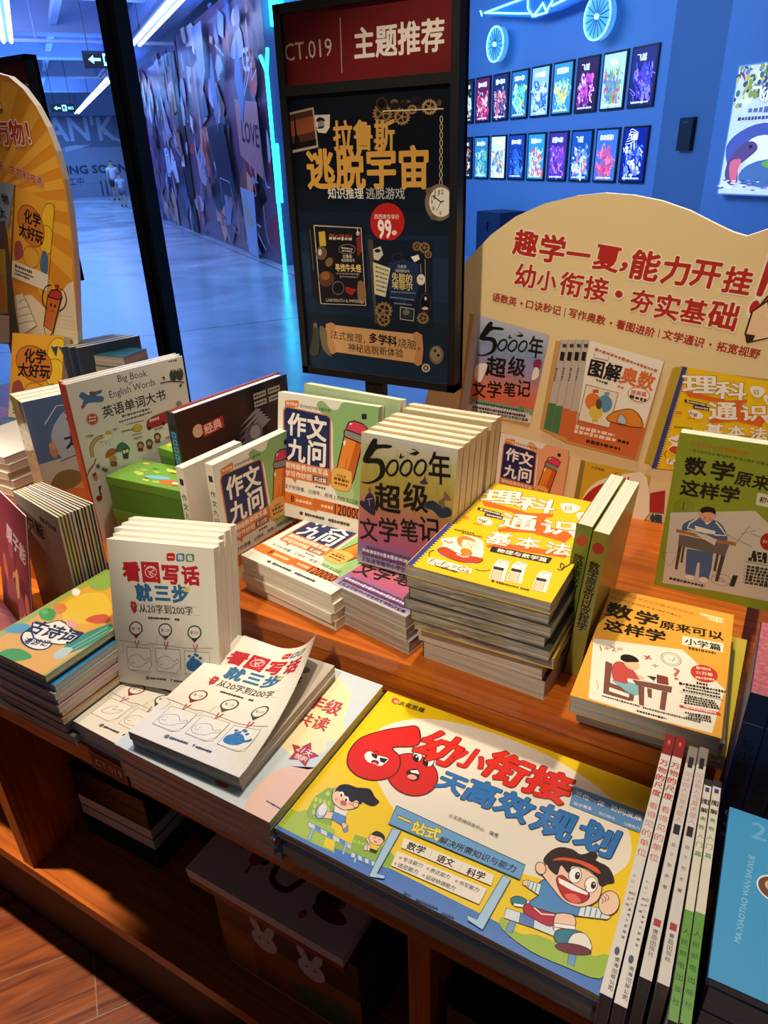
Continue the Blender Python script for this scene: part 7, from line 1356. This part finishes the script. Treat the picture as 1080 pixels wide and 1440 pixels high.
slim = [('units', (-0.0201, 0.2677), (-0.0123, 0.2683), (-0.0241, 0.5032), spine_units, '#dcd8d0', 'slim white book lying spine up, red title, nearest the yellow workbook'), ('units', (-0.0114, 0.2662), (-0.0037, 0.2682), (-0.0157, 0.5048), spine_units, '#dcd8d0', 'slim white book lying spine up, red title, second from the yellow workbook'), ('arith', (-0.0015, 0.2886), (0.0058, 0.2907), (-0.0049, 0.4978), spine_arith, '#d4d0c8', 'slim grey-white book lying spine up, third from the yellow workbook'), ('arith', (0.0085, 0.2903), (0.0158, 0.2914), (0.0030, 0.5008), spine_arith, '#d4d0c8', 'slim grey-white book lying spine up, fourth from the yellow workbook'), ('olym', (0.0180, 0.2721), (0.0236, 0.2731), (0.0116, 0.4673), spine_olym, '#dcd6c4', 'slim white and green book lying spine up, second from the blue pile'), ('olym', (0.0242, 0.2736), (0.0300, 0.2760), (0.0178, 0.4692), spine_olym, '#dcd6c4', 'slim white and green book lying spine up, beside the blue pile')]
for nm, a_, b_, c_, sa, col, lab in slim:
    A_, C_ = Vector((*a_, 0.8)), Vector((*c_, 0.8)); T = math.hypot(b_[0] - a_[0], b_[1] - a_[1]) - 0.0004; Hh = (C_ - A_).length; Wd = 0.138
    yv = (C_ - A_).normalized(); xv = Vector((0, 0, -1)); zv = xv.cross(yv)       # spine up: cover x runs down, y runs along the spine
    zv.normalize()
    o = A_ if zv.x > 0 else Vector((b_[0], b_[1], 0.8))
    M = Matrix(((xv.x, yv.x, zv.x, o.x), (xv.y, yv.y, zv.y, o.y), (xv.z, yv.z, zv.z, o.z), (0, 0, 0, 1)))
    bk('slim_book', lab, M, Wd, Hh, T, cover=col, spine=col, sart=(lambda f: (lambda a: f(a)))(sa) if zv.x > 0 else sa, pages=PAGES_GREY, coat=0.4, group='slim books lying spine up')
# --- books farther left on the table
z = ZT
for i in range(6):
    t = 0.019
    bk('novel', 'thick plain book in the pile at the far left edge, %s' % ('lowest', 'second from the bottom', 'third from the bottom', 'third from the top', 'second from the top', 'topmost')[i], pose((-1.215 + (0.004, 0, 0.003, -0.002, 0.002, 0)[i], 0.60, z), (1, -1, 0.6, -0.5, 0.8, 0)[i], 90), 0.15, 0.16, t * 0.72, cover=('#d8d0c0', '#c0b8a8', '#ccc4b4', '#d8d0c0', '#c8c0b0', '#dcd6ca')[i], pages=PAGES_GREY, group='plain books at the far left'); z += t * 0.72 + 0.0003
bk('science_storybook', 'yellow chemistry storybook leaning under the orange arched board', pose((-1.36, 0.80, ZT + 0.045), 8, 22, 0, 0.016), 0.135, 0.17, 0.016, cover='#e0a02c', art=art_chem, coat=0.4)
z = ZT
for i in range(2):
    bk('novel', ('lower of two closed books propping the yellow chemistry storybook', 'upper of two closed books propping the yellow chemistry storybook')[i], pose((-1.37, 0.765, z), 6, 90), 0.16, 0.2, 0.0215, cover='#5a6a7a', pages=PAGES_GREY); z += 0.022
for i in range(4):
    bk('novel', ('grey-blue book standing first behind the yellow chemistry storybook', 'grey-blue book standing second behind the yellow chemistry storybook', 'grey-blue book standing third behind the yellow chemistry storybook', 'grey-blue book standing last behind the yellow chemistry storybook')[i], pose((-1.25 + i * 0.018, 0.865 + i * 0.004, ZT), 75, 0, 0, 0.014), 0.13, 0.185, 0.014, cover=('#4a5c70', '#54687c', '#44566a', '#3e5064')[i], pages=PAGES_GREY, group='grey-blue books under the arched board')
z = ZT
for i in range(8):
    bk('novel', 'closed book in the low pile behind the white word books, %s' % ('lowest', 'second from the bottom', 'third from the bottom', 'fourth from the bottom', 'fourth from the top', 'brown, third from the top', 'grey-green, second from the top', 'teal and topmost')[i], pose((-1.215, 0.90, z), (4, 6, 5, 7, 4, 6, 5, 8)[i], 90), 0.10, 0.07, 0.0205, cover=('#6a6a60', '#5a5048', '#7a7264', '#5a6460', '#6a5a50', '#6a3a34', '#4a5a54', '#2a5a68')[i], pages=PAGES_GREY, group='closed books behind the word books'); z += 0.0208
# --- things on the open bottom shelf
z = 0.285
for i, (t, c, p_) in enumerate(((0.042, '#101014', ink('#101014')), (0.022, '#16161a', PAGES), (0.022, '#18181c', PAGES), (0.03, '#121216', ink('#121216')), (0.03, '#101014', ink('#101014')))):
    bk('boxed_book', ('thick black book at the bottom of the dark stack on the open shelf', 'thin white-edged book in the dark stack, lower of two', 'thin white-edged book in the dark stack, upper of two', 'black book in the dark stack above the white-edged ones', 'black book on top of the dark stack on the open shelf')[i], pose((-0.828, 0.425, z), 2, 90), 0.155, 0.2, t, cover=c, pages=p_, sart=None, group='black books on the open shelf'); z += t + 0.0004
z = 0.285
for i in range(3):
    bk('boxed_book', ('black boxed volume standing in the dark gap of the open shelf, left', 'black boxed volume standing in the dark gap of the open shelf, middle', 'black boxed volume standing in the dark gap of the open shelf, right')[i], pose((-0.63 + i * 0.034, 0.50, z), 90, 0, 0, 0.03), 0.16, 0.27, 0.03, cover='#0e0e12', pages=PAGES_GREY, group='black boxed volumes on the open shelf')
t = thing('gift_box', 'dark box with pale rabbits standing on the open shelf under the white festival box', 'box', (-0.49, 0.375, 0.285))
k = MB().box((0, 0, 0), (0.215, 0.3, 0.163), ink('#3a1c14', 0.4)); a = Art(0.215, 0.163); a.frame(None); a.rect('#8a4a22', 0, 0.42, 1, 1); a.rect('#a8602a', 0.02, 0.5, 0.25, 0.95); a.poly('#4a5a2c', [(0.5, 0.75), (0.7, 0.6), (0.95, 0.62), (1, 0.85), (0.7, 0.92)], sm=3); a.line('#c8863a', [(0.02, 0.96), (0.98, 0.96)], 0.03)
for x in (0.35, 0.68): a.ell('#c8beb4', (x, 0.38), 0.09, 0.12); a.ell('#c8beb4', (x - 0.05, 0.22), 0.03, 0.09, -15); a.ell('#c8beb4', (x + 0.05, 0.23), 0.03, 0.09, 15); a.ell('#3a2420', (x - 0.03, 0.36), 0.01, 0.012); a.ell('#3a2420', (x + 0.03, 0.36), 0.01, 0.012)
k.art(a, lambda u, v, z: (u, -0.0001 - z, 0.163 - v)); k.build('box_body', t)
t = thing('gift_box', 'white box lid with dark festival cut-outs and a red rim on the open shelf', 'box', (-0.515, 0.362, 0.4485))
MB().box((0.001, 0.001, 0), (0.229, 0.299, 0.012), ink('#8a2a1e', 0.4)).build('box_body', t)
k = MB().box((0, 0, 0.012), (0.23, 0.3, 0.026), ink('#cfc6b8', 0.4)); a = Art(0.23, 0.3); a.frame(None); r = random.Random(6)
a.poly('#1c1c22', [(0.08, 0.72), (0.16, 0.66), (0.14, 0.58), (0.2, 0.6), (0.24, 0.55), (0.24, 0.66), (0.22, 0.78), (0.18, 0.82), (0.14, 0.78)]); a.ell('#9a2a20', (0.3, 0.82), 0.04, 0.04); a.line('#9a2a20', [(0.3, 0.74), (0.3, 0.9)], 0.012); a.line('#5a2018', [(0.42, 0.72), (0.44, 0.86), (0.55, 0.88), (0.6, 0.8)], 0.03, sm=4); a.ell('#2a1c18', (0.78, 0.84), 0.07, 0.05); a.ell('#6a2a1c', (0.82, 0.88), 0.1, 0.03)
for i in range(22): x, y = r.uniform(0.35, 0.95), r.uniform(0.35, 0.95); a.ell(r.choice(['#2a1c18', '#6a2a1c', '#9a3a28']), (x, y), r.uniform(0.01, 0.03), r.uniform(0.008, 0.025), r.uniform(0, 180))
k.art(a, lambda u, v, z: (u, 0.3 - v, 0.026 + z)); k.build('lid', t)
t = thing('gift_box', 'dark green box with a pale rabbit farther right on the open shelf', 'box', (-0.165, 0.37, 0.285))
k = MB().box((0, 0, 0), (0.2, 0.28, 0.2), ink('#1c261c', 0.4)); a = Art(0.2, 0.2); a.frame(None); a.ell('#b8aca0', (0.3, 0.3), 0.12, 0.12); a.ell('#b8aca0', (0.22, 0.15), 0.04, 0.1); a.ell('#b8aca0', (0.38, 0.15), 0.04, 0.1); a.poly('#4a6a2a', [(0.1, 0.6), (0.5, 0.5), (0.9, 0.65), (0.9, 0.95), (0.1, 0.95)], sm=3); k.art(a, lambda u, v, z: (u, -0.0001 - z, 0.2 - v)); k.build('box_body', t)
